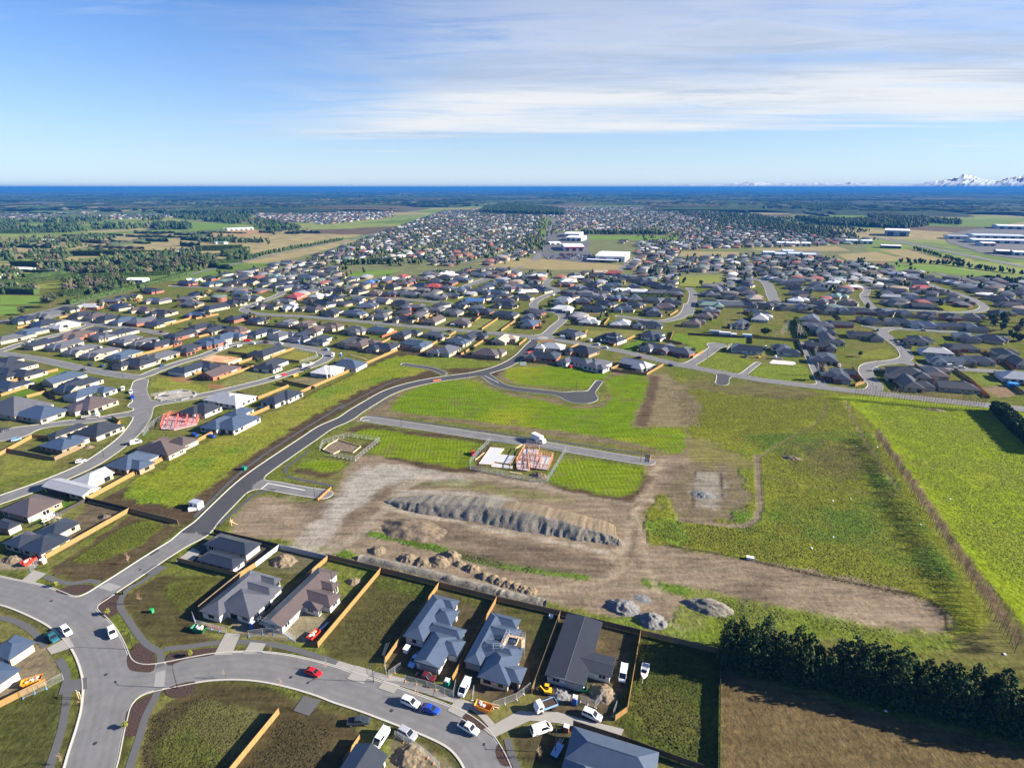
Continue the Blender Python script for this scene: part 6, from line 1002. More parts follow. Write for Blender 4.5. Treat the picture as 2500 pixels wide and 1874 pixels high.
FARCARS = [('1', 210, 1165, 'red', 'sedan'), ('1', 1070, 1275, 'black', 'suv'), ('1', 1165, 1212, 'dark grey', 'suv'), ('1', 1310, 1228, 'dark blue', 'suv'), ('1', 2075, 1222, 'dark blue', 'hatch'), ('1', 1580, 1520, 'white', 'van'), ('1', 1680, 1555, 'white', 'ute'), ('1', 1700, 1625, 'blue', 'ute'), ('1', 1500, 1535, 'black', 'suv'), ('1', 390, 910, 'white', 'van'), ('1', 2075, 785, 'maroon', 'hatch'), ('2', 610, 1015, 'white', 'van'), ('2', 690, 988, 'white', 'suv'), ('2', 860, 968, 'white', 'suv'), ('2', 720, 942, 'white', 'van'), ('2', 1030, 938, 'white', 'suv'), ('2', 970, 902, 'red', 'van'), ('2', 1210, 922, 'maroon', 'suv'), ('2', 1390, 938, 'white', 'ute'), ('2', 1990, 1012, 'pale blue', 'suv'), ('2', 2065, 1088, 'white', 'van'), ('2', 1700, 1224, 'white', 'van'), ('2', 1730, 1264, 'dark grey', 'ute'), ('2', 1355, 1364, 'white', 'suv'), ('2', 1440, 1338, 'red', 'sedan'), ('2', 1780, 1198, 'white', 'ute'), ('2', 1095, 434, 'white', 'van'), ('2', 1180, 388, 'dark blue', 'suv'), ('2', 250, 1048, 'blue', 'hatch'),
           ('3', 1350, 777, 'maroon', 'sedan'), ('3', 2040, 1050, 'white', 'van'), ('3', 1400, 705, 'white', 'van'), ('4', 600, 862, 'white', 'van'), ('4', 1040, 948, 'white', 'suv'), ('4', 1150, 988, 'white', 'hatch'), ('4', 1580, 1118, 'maroon', 'suv'), ('4', 1990, 1214, 'dark blue', 'sedan'), ('4', 1740, 868, 'white', 'van'), ('4', 700, 1234, 'red', 'suv'), ('4', 600, 1192, 'white', 'suv'), ('4', 2110, 1108, 'maroon', 'hatch'), ('4', 480, 314, 'white', 'suv'), ('5', 745, 1102, 'dark grey', 'suv'), ('5', 1000, 988, 'white', 'suv'), ('5', 1945, 1222, 'white', 'hatch'), ('6', 1260, 1228, 'white', 'van'), ('6', 1410, 1248, 'white', 'suv'), ('6', 920, 768, 'silver', 'hatch'), ('6', 560, 890, 'dark grey', 'suv'), ('6', 600, 925, 'silver', 'hatch'), ('6', 640, 950, 'dark blue', 'suv'), ('6', 2095, 490, 'pale blue', 'sedan'), ('6', 330, 770, 'black', 'suv'), ('6', 1600, 1208, 'maroon', 'hatch')]
cl_ = []
for k, x, y, colr, ty in FARCARS:
    p_ = P(k, x, y, .7); d_ = np.hypot(*(SNODES - p_).T); i_ = int(d_.argmin()); j_ = i_ + 1 if i_ + 1 < len(SNODES) and SIDX[i_ + 1] == SIDX[i_] else i_ - 1; dv = SNODES[j_] - SNODES[i_]; dv = dv / np.hypot(*dv) * 12
    ox, oy, s_ = CR[k]; o = car(k, (x, y), (x + 1, y), ty, colr, None, detail=False); o.location = (p_[0], p_[1], .035); o.rotation_euler = (0, 0, math.atan2(dv[1], dv[0]) + (math.pi if random.random() < .5 else 0)); cl_.append([o, colr, {'van': 'van', 'ute': 'pickup', 'suv': 'wagon', 'hatch': 'hatchback', 'sedan': 'sedan'}[ty], p_, near_street(p_)[0]])
ordinals(cl_, lambda h: (h[1], h[2], h[4]), lambda k, o_, n: f'{o_} small {k[0]} {k[1]}' + (' from the left' if n > 1 else '') + f' along {k[2]}')
def truck(k, a, b_, label, box, cab='white', L=7.5):
    A, B_ = P(k, *a, 1), P(k, *b_, 1); d = B_ - A; o = thing('truck', label, 'truck', tuple((A + B_) / 2) + (.035,), math.atan2(d[1], d[0]), 'vehicles parked about the estate'); h = L / 2
    mb = MB(); mb.box(-h, h - .2, -.5, .5, .55, .85); mb.build('chassis', M_BUMP, o); mb = MB(); loft([(h - 1.75, 1.1, .6, 2.3, .05), (h - 1.6, 1.15, .55, 2.45, .1), (h - .55, 1.15, .55, 2.4, .12), (h - .1, 1.12, .55, 1.5, .05), (h, 1.05, .6, 1.3, .05)], 0, mb); mb.build('cab', PM[cab], o)
    mb = MB(); mb.face([(h - .42, -.95, 1.5), (h - .42, .95, 1.5), (h - .62, .9, 2.2), (h - .62, -.9, 2.2)]); mb.box(h - 1.45, h - .7, 1.11, 1.17, 1.5, 2.1); mb.box(h - 1.45, h - .7, -1.17, -1.11, 1.5, 2.1); mb.build('windows', M_CGL, o)
    mb = MB()
    if box == 'box': mb.box(-h, h - 1.9, -1.2, 1.2, .86, 3.5); mb.build('cargo_box', PM['white'], o)
    else:
        for x0, x1, y0, y1, z0, z1 in ((-h, h - 1.9, -1.1, 1.1, .86, .95), (-h, h - 1.9, -1.1, -1.03, .95, 1.4), (-h, h - 1.9, 1.03, 1.1, .95, 1.4), (-h, -h + .07, -1.03, 1.03, .95, 1.4), (h - 2.0, h - 1.9, -1.03, 1.03, .95, 1.6)): mb.box(x0, x1, y0, y1, z0, z1)
        mb.build('tray', PM['pale blue'] if box == 'soil' else M_RIM, o)
        if box == 'soil': mb = MB(); mb.box(-h + .1, h - 2.05, -1, 1, .96, 1.25); mb.build('load', MATS['bark_mulch'], o)
    for x in (-h + 1.2, h - 1.0):
        for s_ in (-1, 1): link('wheel', WHEELT, o, (x, s_ * 1.0, .45))
truck('h', (900, 140), (1050, 210), 'white box truck stopped on the new side road', 'box', L=8); truck('B', (1375, 1235), (1268, 1275), 'small white tip truck loaded with soil on the shared driveway', 'soil', L=5.4); truck('D', (530, 522), (636, 505), 'white tip truck with steel tray in the islanded close', 'tray', L=8); truck('4', (1000, 880), (935, 910), 'white truck outside the building site right of the roundabout', 'tray', L=6); truck('5', (1200, 1130), (1115, 1118), 'white flatbed truck beside the pale building slab', 'tray', L=6); truck('6', (480, 1275), (265, 1270), 'truck with red and white load in the estate street on the right', 'tray', L=8)
# ================================================================== earth heaps
def soilmat(nm, c1, c2, sc=.8): return mat(nm, c1, 1, 0, sc, .5, .05, col2=c2)
M_CLAY = soilmat('clay_heap', (.14, .11, .075), (.225, .18, .125), 1.8); M_GREYS = soilmat('grey_spoil', (.13, .122, .105), (.22, .205, .175), 1.6); M_DARKS = soilmat('dark_topsoil', (.115, .09, .065), (.20, .16, .115)); M_AGG = soilmat('grey_aggregate', (.125, .127, .13), (.195, .196, .20), 1.6)
def heap(k, c, rx, ry, h, m, label, name='dirt_mound', ang=GA, seed=0, n=36, group='heaps of earth and gravel', peaks=1):
    p0 = P(k, *c); mb = MB(); g = np.linspace(-1.25, 1.25, n); Xh, Yh = np.meshgrid(g, g); rr = np.hypot(Xh, Yh) * (1 + .35 * fbm(Xh * 3 + seed * 7, Yh * 3, 1.4, 3, seed))
    z = h * np.clip(1.08 - rr, -.15, 1) * (1 + .5 * fbm(Xh * 5 + seed * 3, Yh * 5, 1.2, 4, seed + 3)); z = np.minimum(z, h * (.8 + .3 * fbm(Xh * 2, Yh * 2, 1, 2, seed)))
    z = z + .5 * h * fbm(Xh * 9 + seed, Yh * 9, 2.2, 4, seed + 9) * (rr < 1.05); V = np.stack([Xh * rx, Yh * ry, np.maximum(z, -.12)], -1).reshape(-1, 3); idx = np.arange(n * n).reshape(n, n)
    Fq = np.stack([idx[:-1, :-1], idx[:-1, 1:], idx[1:, 1:], idx[1:, :-1]], -1).reshape(-1, 4); zf = V[Fq][:, :, 2].max(1); me = npmesh(name, V, Fq[zf > -.11], m); return link(name, me, None, tuple(p0) + (0,), ang, None, label, 'mound', group)
# the long spoil bank: toe, crest, plateau, back
toe = PL('E', [(285, 1065), (380, 1105), (480, 1132), (650, 1165), (870, 1203), (1060, 1235), (1250, 1268), (1400, 1292), (1550, 1318), (1700, 1335), (1800, 1345), (1850, 1330)]); hts = [.3, 1.5, 2.2, 3.0, 3.9, 4.0, 3.7, 3.3, 2.7, 2.0, 1.1, .2]; back = [3, 8, 10, 11, 11, 11, 12, 12, 12, 11, 8, 3]
tp_ = np.array(smooth(toe, 16)); ns = len(tp_); hi_ = np.interp(np.linspace(0, 11, ns), range(12), hts); bk = np.interp(np.linspace(0, 11, ns), range(12), back); cr_ = [0, .12, .3, .5, .7, .86, 1, 1.08, 1.4, 1.9, 2.5, 3.0, 3.4]
T = np.gradient(tp_, axis=0); T /= np.hypot(T[:, 0], T[:, 1])[:, None]; Nn = np.stack([-T[:, 1], T[:, 0]], 1); V = []
s_arr = np.arange(ns) * .9; gul = (fbm(s_arr, s_arr * 0, 6.0, 3, 4) * 1.1 + fbm(s_arr, s_arr * 0 + 5, 2.2, 3, 14) * .8 + .6 * fbm(s_arr, s_arr * 0 + 3, .9, 3, 24)) * (.55 + 1.6 * np.clip(fbm(s_arr, s_arr * 0 + 11, 14, 2, 34) + .3, 0, 1)); gul2 = fbm(s_arr, s_arr * 0 + 9, 7, 2, 14)
for j, f_ in enumerate(cr_):
    if f_ <= 1: off = hi_ * 1.6 * f_ - 1.4 * np.clip(gul2 + .1 * gul, -.4, 1) * (1 - f_); zz = hi_ * f_ ** .9; rough = (1.5 * gul + 2.6 * fbm(s_arr + f_ * 1.8, np.full(ns, f_ * 2.2), 1.7, 4, 51)) * math.sin(math.pi * min(f_ + .12, 1)) * np.minimum(1, hi_ / 2); off = off + rough
    else: off = hi_ * 1.6 + bk * (f_ - 1) / 2.4; zz = hi_ * np.interp(f_, [1, 1.4, 2.5, 3.0, 3.4], [1, .97, .85, .45, -.04])
    zz = zz + (.35 * gul + .4 * gul2 if .05 < f_ < 3.2 else 0) * np.minimum(1, hi_ / 2) + .55 * fbm(s_arr, np.full(ns, j * 1.3), 1.6, 4, 40) * (0 < f_ < 3.3); V.append(np.c_[tp_ + Nn * off[:, None], np.where(f_ in (0, 3.4), -.05, zz)])
V = np.concatenate(V); Fq = [(j * ns + i, j * ns + i + 1, (j + 1) * ns + i + 1, (j + 1) * ns + i) for j in range(len(cr_) - 1) for i in range(ns - 1)]
me = npmesh('spoil_bank', V, Fq, [M_GREYS, M_CLAY]); mi = np.array([1 if (f_ // (ns - 1)) >= 7 and (f_ % (ns - 1)) > ns * .42 else 0 for f_ in range(len(Fq))], np.int32); me.polygons.foreach_set('material_index', mi); link('spoil_bank', me, label='long grey spoil bank with a gullied face and tan top', cat='mound')
heap('E', (470, 1245), 12, 6.5, 2.6, M_DARKS, 'broad dark topsoil mound left of the long spoil bank', seed=2, n=34)
for i, (x, y, r_, h, lb) in enumerate(((240, 1380, 3, 1.5, 'small tan heap alone above the back fence at the left'), (440, 1435, 3.4, 1.7, 'leftmost heap of the cluster beside the green drain'), (535, 1455, 3.2, 1.7, 'second heap of the cluster beside the green drain'), (640, 1450, 3.8, 2.1, 'largest tan heap in the cluster beside the green drain'), (715, 1415, 3.4, 2.2, 'heap at the back of the cluster touching the green drain'), (850, 1495, 2.8, 1.5, 'small tan heap right of the cluster beside the green drain'), (770, 1465, 2.0, 1.0, 'tiny heap between cluster and small tan heap'))): heap('E', (x, y), r_, r_ * .8, h, M_CLAY, lb, seed=10 + i, n=32)
for i in range(7): heap('E', (935 + i * 48, 1545 + i * 16), 2.3, 2.0, 1.5 - .08 * i, M_CLAY, '%s tan clod heap from the left in the row above the fence' % ORD[i], seed=30 + i, n=24)
rp = PL('E', [(130, 1420), (350, 1470), (600, 1530), (850, 1590), (1100, 1650)]) + PL('B', [(1000, 530), (1180, 575), (1290, 590)])
for i, q in enumerate(np.array(smooth(rp[:5], 5))[::2]): pass
V = []; lp = np.array(smooth(PL('E', [(130, 1425), (350, 1475), (600, 1535), (850, 1600), (1000, 1640)]) + PL('B', [(1080, 550), (1240, 585), (1330, 600)]), 14)); ns = len(lp); T = np.gradient(lp, axis=0); T /= np.hypot(T[:, 0], T[:, 1])[:, None]; Nn = np.stack([-T[:, 1], T[:, 0]], 1); sa_ = np.arange(ns) * .9
for j, (o_, z_) in enumerate(((-2.2, -.05), (-1.3, .6), (-.4, 1.15), (.5, 1.0), (1.4, .5), (2.2, -.05))): V.append(np.c_[lp + Nn * (o_ + .8 * fbm(sa_, np.full(ns, j * 2.), 2.5, 3, 7))[:, None], z_ * (1 + 1.1 * fbm(sa_, np.full(ns, j * 1.), 2.2, 3, 3)) if z_ > 0 else np.full(ns, z_)])
me = npmesh('spoil_ridge', np.concatenate(V), [(j * ns + i, j * ns + i + 1, (j + 1) * ns + i + 1, (j + 1) * ns + i) for j in range(5) for i in range(ns - 1)], M_GREYS); link('spoil_ridge', me, label='long low grey spoil ridge running along the weedy back fence', cat='mound')
heap('B', (1815, 625), 4.6, 3.2, 2.2, M_AGG, 'upper left of the two grey gravel heaps by the back fence', seed=51); heap('B', (2005, 712), 3.8, 3.2, 2.4, M_AGG, 'lower right of the two grey gravel heaps by the back fence', seed=52); heap('B', (1945, 570), 2.6, 1.8, .35, M_AGG, 'flat smear of grey gravel behind the two gravel heaps', seed=58)
heap('C', (190, 625), 7, 3.4, 2.3, M_GREYS, 'grey gravel heap half hidden behind the leftmost pine', seed=53); heap('A', (1825, 330), 4.0, 3.2, 2.1, M_CLAY, 'rounded tan mound in the yard inside the pale grey fence', seed=54); heap('B', (1405, 1180), 2.9, 2.0, 1.2, M_AGG, 'grey gravel heap beside the mini excavator', seed=55); heap('B', (1690, 1180), 3.0, 2.8, 1.7, M_CLAY, 'pale mound in front of the white window wall', seed=56); heap('B', (90, 462), 2.2, 1.8, 1.2, M_CLAY, 'small tan heap in the lot right of the long brown-roofed house', seed=57)
heap('B', (450, 1590), 3.4, 2.8, 1.6, M_CLAY, 'dirt heap inside the site fence at the bottom', seed=59); heap('h', (980, 640), 3.6, 2.2, 1.7, M_DARKS, 'brown dirt heap in the corner of the framed house site', seed=60); heap('D', (680, 1165), 3.0, 1.6, 1.2, M_DARKS, 'low heap in the bare yard by the golden fence', seed=61); heap('A', (85, 320), 3.4, 2.2, 1.4, M_CLAY, 'tan heap beside the red skip', seed=62); heap('F', (720, 785), 4, 2, 1.1, M_DARKS, 'weedy dirt pile in the middle of the rough paddock', seed=63); heap('F', (150, 1020), 4.2, 3, 1.0, M_AGG, 'blue-grey rubble pile on the old foundation', seed=64); heap('D', (570, 715), 2.5, 1.6, 1.0, M_CLAY, 'dirt heap outside the fenced bare lot', seed=65); heap('F', (1640, 475), 5, 2, .8, M_DARKS, 'pile of dead branches in the bright paddock', seed=66); heap('2', (960, 1128), 3, 2, 1, M_CLAY, 'dirt heap beside the pale timber roof frame', seed=67)
# ================================================================== pines, bare trees, hedges
def leafmat(nm, c1, c2):
    m = mat(nm, c1, .85, 0, .9, 0, .15, col2=c2); b = m.node_tree.nodes['Principled BSDF']; return m
M_PINEL = leafmat('pine_needles', (.016, .036, .014), (.062, .100, .028)); M_TRUNK = mat('tree_bark', (.10, .075, .055), .95, .3, 4); M_TWIG = mat('bare_twigs', (.33, .235, .16), .95, .25, 1.5); M_BIRCH = mat('pale_bark', (.42, .38, .33), .9, .3, 3); M_HEDGE = leafmat('hedge_leaves', (.032, .060, .016), (.060, .095, .026)); M_BROAD = leafmat('broad_leaves', (.035, .055, .020), (.075, .095, .032)); M_AUT = leafmat('autumn_leaves', (.26, .19, .06), (.36, .27, .10)); M_BRWN = leafmat('bare_brown_crown', (.07, .060, .046), (.12, .10, .075)); M_YEL = leafmat('flax_leaves', (.14, .16, .03), (.22, .22, .05)); M_EUC = leafmat('gum_leaves', (.040, .058, .032), (.075, .085, .045))
def leafcloud(cents, rads, per, size, rng, flat_=.0):
    n = len(cents) * per; c = np.repeat(cents, per, 0); r_ = np.repeat(rads, per); d = rng.normal(0, 1, (n, 3)); d /= np.linalg.norm(d, axis=1)[:, None]; c = c + d * (r_ * rng.uniform(.5, 1.0, n))[:, None]
    a = rng.normal(0, 1, (n, 3)); a -= (a * d).sum(1)[:, None] * d * .6; a /= np.linalg.norm(a, axis=1)[:, None]; b_ = np.cross(d + rng.normal(0, .35, (n, 3)), a); b_ /= np.linalg.norm(b_, axis=1)[:, None]; s_ = size * rng.uniform(.6, 1.3, n)[:, None]
    V = np.stack([c - a * s_, c - b_ * s_ * .6, c + a * s_, c + b_ * s_ * .6], 1).reshape(-1, 3); return V, np.arange(n * 4).reshape(n, 4)
def make_pine(seed, h, rad):
    rng = np.random.default_rng(seed); cents, rads = [], []
    for z in np.arange(.5, h, .62):
        f_ = z / h; rr = rad * (1 - f_ ** 2.6) * rng.uniform(.8, 1.1) + .15; k_ = max(2, int(rr * 4.2))
        for i in range(k_): th = 2 * math.pi * (i + rng.random()) / k_; q = rr * rng.uniform(.55, 1.05); cents.append((q * math.cos(th), q * math.sin(th), z + rng.normal(0, .2) + .25 * q)); rads.append(rng.uniform(.45, .85) * (1 - .35 * f_))
    V, F_ = leafcloud(np.array(cents), np.array(rads), 9, .36, rng); cr = npmesh('crown', V, F_, M_PINEL); mb = MB(); mb.cyl((0, 0, -.1), (0, 0, h * .95), .2, .04, 7)
    for i in range(10): th = rng.random() * 6.28; z = rng.uniform(.1, .7) * h; q = rad * .8; mb.cyl((0, 0, z), (q * math.cos(th), q * math.sin(th), z + .5), .05, .02, 4)
    return cr, mb.mesh('trunk', M_TRUNK)
PINES = [make_pine(100 + i, hh, rr) for i, (hh, rr) in enumerate(((14.0, 3.1), (15.2, 2.9), (13.0, 3.3), (14.6, 2.8), (12.0, 2.7)))]
fa, fb = P('C', 262, 1040), P('C', 2900, 1700); dv = (fb - fa) / np.hypot(*(fb - fa)); nv = np.array([-dv[1], dv[0]]); prs = random.Random(4); pl_ = []
for rowi, (off, st) in enumerate(((3.2, 2.9), (7.6, 3.1))):
    n = int(np.hypot(*(fb - fa)) / st)
    for i in range(n):
        q = fa + dv * (i + .5 + prs.uniform(-.25, .25)) * st + nv * (off + prs.uniform(-.6, .6)); cr, tr = PINES[prs.randrange(5)]; s_ = prs.uniform(.78, 1.04) * (1.0 if rowi else .93)
        o = thing('pine_tree', None, 'tree', tuple(q) + (0,), prs.uniform(0, 6.28), 'pines of the shelterbelt beside the ploughed field'); o.scale = (s_, s_, s_ * prs.uniform(.9, 1.08)); link('crown', cr, o); link('trunk', tr, o); pl_.append([o, rowi, 0, q])
ordinals(pl_, lambda h: h[1], lambda k, o_, n: f'{o_} dark pine from the left in the {"back" if k else "front"} row above the ploughed field')
def make_bare(seed, h, spread, m, nb=16, r0=.09):
    rng = random.Random(seed); tr = MB(); mb = MB(); tr.cyl((0, 0, -.1), (0, 0, h * .55), r0, r0 * .6, 5); tr.cyl((0, 0, h * .55), (rng.uniform(-.2, .2), rng.uniform(-.2, .2), h * .97), r0 * .6, .012, 4)
    for i in range(nb):
        z = h * rng.uniform(.22, .85); th = rng.random() * 6.28; L = spread * (1.15 - z / h) * rng.uniform(.7, 1.2) + .3; e = (L * math.cos(th), L * math.sin(th), z + L * rng.uniform(.9, 1.9)); mb.cyl((0, 0, z), e, .03, .01, 3, cap=False)
        for j in range(5): t_ = rng.uniform(.3, .95); p_ = [e[0] * t_, e[1] * t_, z + (e[2] - z) * t_]; mb.cyl(p_, (p_[0] + rng.uniform(-.5, .5), p_[1] + rng.uniform(-.5, .5), p_[2] + rng.uniform(.3, .9)), .018, .006, 3, cap=False)
    return tr.mesh('trunk', M_TRUNK if m is not M_BIRCH else M_BIRCH), mb.mesh('branches', m)
BARE = [make_bare(i, 6.4, 1.3, M_TWIG, 30, .07) for i in range(4)]; BIRCH = [make_bare(20 + i, 9, 2.2, M_BIRCH, 40, .14) for i in range(3)]; SAP = [make_bare(40 + i, 4, .5, M_TWIG, 12, .04) for i in range(2)]; SLIM = [make_bare(60 + i, 9.0, .6, M_TWIG, 20, .07) for i in range(3)]
def plant_tree(proto, q, label, group, s_=1.0, name='bare_tree', cat='tree'):
    o = thing(name, label, cat, (q[0], q[1], 0), random.uniform(0, 6.28), group); o.scale = (s_,) * 3 if not hasattr(s_, '__len__') else s_; link('trunk', proto[0], o); link('branches', proto[1], o); return o
la, lb_ = P('F', 1262, 668), P('C', 2170, 945); n = 112
for i in range(n): q = la + (lb_ - la) * (i + random.uniform(-.3, .3)) / n + np.array([random.gauss(0, .25), 0]); plant_tree(BARE[i % 4], q, 'leafless tree in the long brown windbreak between rough grass and bright paddock', 'leafless trees of the long windbreak', random.uniform(.8, 1.12))
for i in range(48):
    x = 1120 + i * 17.5; q = P('F', x, 402 + (x - 1120) * .098); plant_tree(SLIM[i % 3], q, 'slim leafless tree in the roadside row above the bright paddock', 'slim leafless trees along the road', random.uniform(.75, 1.1))
for i, (k, x, y, s_, lb) in enumerate((('5', 700, 790, .95, 'pale bare tree in front of the steep blue gabled roof'), ('5', 1120, 860, .85, 'pale bare tree on the garden lawn left of the tall pair'), ('5', 1205, 870, 1.2, 'taller pale bare tree in the middle of the garden lawn'), ('5', 1260, 800, 1.2, 'brown bare tree behind the tall pale one on the garden lawn'), ('5', 1400, 850, 1.15, 'leaning pale bare tree beside the lane corner'), ('5', 1440, 870, 1.05, 'pale bare tree nearest the lane corner'), ('5', 1655, 1350, 1.0, 'white-stemmed bare tree leaning over the lane'), ('5', 1745, 1350, .85, 'white-stemmed bare tree beside the brick house on the lane'), ('5', 545, 800, .7, 'thin bare tree left of the steep gabled roof'), ('5', 620, 780, .7, 'thin bare tree next to the steep gabled roof'), ('5', 520, 680, .7, 'thin bare tree behind the striped shed'), ('5', 660, 640, .8, 'golden bare tree behind the steep gabled roof'), ('5', 1640, 1080, .7, 'pale bare shrub tree at the red-walled house'))): plant_tree(BIRCH[i % 3], P(k, x, y), lb, 'pale bare garden trees', s_)
for i, (k, x, y, s_, lb) in enumerate((('A', 908, 608, 1.0, 'bare sapling with stake in the grassy corner lot'), ('A', 828, 350, 1.0, 'bare sapling beside the lower main road kerb'), ('A', 1452, 1085, .8, 'left of two saplings on the inner kerb of the curve'), ('A', 1805, 1150, .8, 'right of two saplings on the inner kerb of the curve'), ('A', 2098, 1030, .8, 'sapling on the verge in front of the red coupe'), ('B', 490, 1215, .8, 'sapling on the verge beside the white station wagon'), ('B', 1280, 1600, .9, 'bare sapling on the dark verge below the rack van'), ('A', 1745, 925, .7, 'sapling on the verge between the two driveways'), ('A', 525, 1255, .8, 'sapling beside the street sign on the left verge'), ('A', 400, 1640, .8, 'sapling on the left verge at the bottom edge'))): plant_tree(SAP[i % 2], P(k, x, y), lb, 'street saplings', s_, 'sapling')
def make_round(seed, h, rad, m, lobes=26, per=26, size=.42, trunk=True, z0=.3):
    rng = np.random.default_rng(seed); c = rng.normal(0, 1, (lobes, 3)); c /= np.linalg.norm(c, axis=1)[:, None]; c *= rng.uniform(.35, .85, lobes)[:, None]; c = c * np.array([rad, rad, h * (1 - z0) / 2]) + np.array([0, 0, h * (z0 + (1 - z0) / 2)])
    V, F_ = leafcloud(c, rng.uniform(.28, .5, lobes) * rad, per, size * rad / 2.2, rng); cr = npmesh('crown', V, F_, m); mb = MB(); mb.cyl((0, 0, -.1), (0, 0, h * .6), rad * .07, rad * .04, 6); 
    for i in range(5): q = c[i]; mb.cyl((0, 0, h * .35), tuple(q), rad * .03, .02, 4)
    return mb.mesh('trunk', M_TRUNK), cr
RND = {k: [make_round(200 + j * 10 + i, 6, 2.4, m) for i in range(3)] for j, (k, m) in enumerate((('broad', M_BROAD), ('dark', M_PINEL), ('autumn', M_AUT), ('flax', M_YEL), ('gum', M_EUC), ('brown', M_BRWN)))}
def bush(kind, q, s_, label, group, name='tree', cat='tree', parts=True):
    tr, cr = RND[kind][random.randrange(3)]; o = thing(name, label, cat, (q[0], q[1], 0), random.uniform(0, 6.28), group); o.scale = s_ if hasattr(s_, '__len__') else (s_,) * 3; link('crown', cr, o); link('trunk', tr, o); return o
bush('gum', P('1', 640, 480), (3.0, 3.0, 2.4), 'big spreading gum tree standing beside the boundary road', 'rural trees', 'gum_tree'); bush('gum', P('1', 690, 420), (2.0, 2.0, 2.0), 'smaller gum touching the big spreading one', 'rural trees', 'gum_tree'); bush('gum', P('1', 300, 570), (1.5, 1.5, 1.2), 'rounded tree alone in the lush paddock corner', 'rural trees')
for k, x, y, s_, kd, lb in (('1', 1780, 440, (1.7, 1.7, 1.2), 'autumn', 'round golden tree among the upper left houses'), ('2', 470, 330, (1.6, 1.6, 1.2), 'autumn', 'golden tree behind the dark evergreens'), ('2', 400, 370, (1.1, 1.1, 1.4), 'dark', 'left of two dark evergreens beside the golden tree'), ('2', 520, 390, (1.1, 1.1, 1.4), 'dark', 'right of two dark evergreens beside the golden tree'), ('1', 1290, 470, (1.0, 1.0, 1.5), 'dark', 'upright dark conifer beside the pale grey-roofed brick house'), ('1', 1670, 420, 1.0, 'dark', 'dark bushy tree left of the round golden tree'), ('5', 990, 840, (1.9, 1.9, 1.2), 'dark', 'big dark evergreen on the garden lawn'), ('5', 160, 210, (1.0, 1.0, 1.4), 'dark', 'dark cone-shaped tree on the round lawn'), ('5', 790, 640, 1.3, 'flax', 'yellow-green tree behind the steep gabled roof'), ('5', 760, 760, 1.0, 'dark', 'dark shrub against the steep gabled roof'), ('5', 1640, 1410, 1.0, 'broad', 'bushy shrub at the lower end of the lane'), ('5', 1560, 540, .9, 'dark', 'dark tree at the corner of the grey-green fence'),
                           ('4', 870, 300, .8, 'dark', 'dark conifer beside the winding street'), ('4', 1520, 720, .9, 'flax', 'yellow-green tree beside the pale tan-walled house'), ('4', 800, 350, .8, 'brown', 'brown bare bush among the houses of the winding street'), ('6', 100, 1110, .7, 'broad', 'round bush on the lawn of the two-storey brick house'), ('6', 590, 510, .9, 'flax', 'yellow-green bush on the cross street corner'), ('2', 620, 660, .8, 'broad', 'bushy shrub beside the golden fence above the open lot'), ('4', 420, 620, (1.6, .6, .7), 'dark', 'dark hedge curving round the corner lawn')): bush(kd, P(k, x, y), s_, lb, 'garden trees of the estates')
for k, x, y, s_, lb in (('A', 695, 672, .34, 'small yellow-green shrub in the upper mulch bed'), ('A', 1225, 942, .34, 'small yellow-green shrub in the mulch bed above the curve'), ('A', 805, 1402, .3, 'small yellow-green shrub at the kerb of the lower mulch bed'), ('A', 362, 494, .32, 'small yellow-green shrub at the end of the left mulch bed')): bush('flax', P(k, x, y), s_, lb, 'young shrubs in the mulch beds', 'shrub', 'shrub')
# garden shrubs by the mid houses, individuals sharing meshes
rs_ = random.Random(8); gsh = []
for h in HOUSES[NEAR_HOUSES:]:
    d_ = np.hypot(*h[3])
    for _ in range(2 if h[3][1] > 470 else (1 if rs_.random() < .45 else 0)):
        if len(gsh) >= 270: break
        q = h[3] + np.array([rs_.choice((-1, 1)) * rs_.uniform(8, 13), rs_.uniform(-9, 9)])
        if abs(q[0]) < 550 and q[1] < 750 and rsd_at(*q) < 1.5: continue
        if min(np.hypot(*(q - g_)) for g_ in placed) < 7: continue
        kd = rs_.choice(('broad', 'broad', 'dark', 'dark', 'flax', 'brown', 'gum')); s_ = rs_.uniform(.45, 1.05); o = bush(kd, q, (s_, s_, s_ * rs_.uniform(.7, 1.2)), None, None, 'garden_shrub', 'shrub'); gsh.append([o, kd, 0, q, h[4]])
for g_ in gsh: w_ = {'broad': 'green', 'dark': 'dark evergreen', 'flax': 'yellow-green', 'brown': 'brown leafless', 'gum': 'grey-green'}[g_[1]]; g_[0]['group'] = f'{w_} shrubs along {g_[4][4:]}'
ordinals(gsh, lambda h: ({'broad': 'green', 'dark': 'dark evergreen', 'flax': 'yellow-green', 'brown': 'brown leafless', 'gum': 'grey-green'}[h[1]], h[4]), lambda k, o_, n: f'{o_} {k[0]} garden shrub' + (' from the left' if n > 1 else '') + f' along {k[1]}')
RK = ['dark', 'dark', 'broad', 'brown', 'gum', 'broad']
for i in IND: s_ = wh[i] / 6; bush(RK[wc[i]], wp_[i], (s_ * .95, s_ * .95, s_), {'dark': 'dark evergreen among the rural trees left of the boundary road', 'broad': 'green broadleaf among the rural trees left of the boundary road', 'brown': 'brown leafless tree among the rural trees left of the boundary road', 'gum': 'grey-green tree among the rural trees left of the boundary road'}[RK[wc[i]]] if wp_[i][0] < 0 else RK[wc[i]] + ' tree in the scrubby grove at the right edge', 'rural trees left of the boundary road' if wp_[i][0] < 0 else 'scrubby grove at the right edge', 'rural_tree')
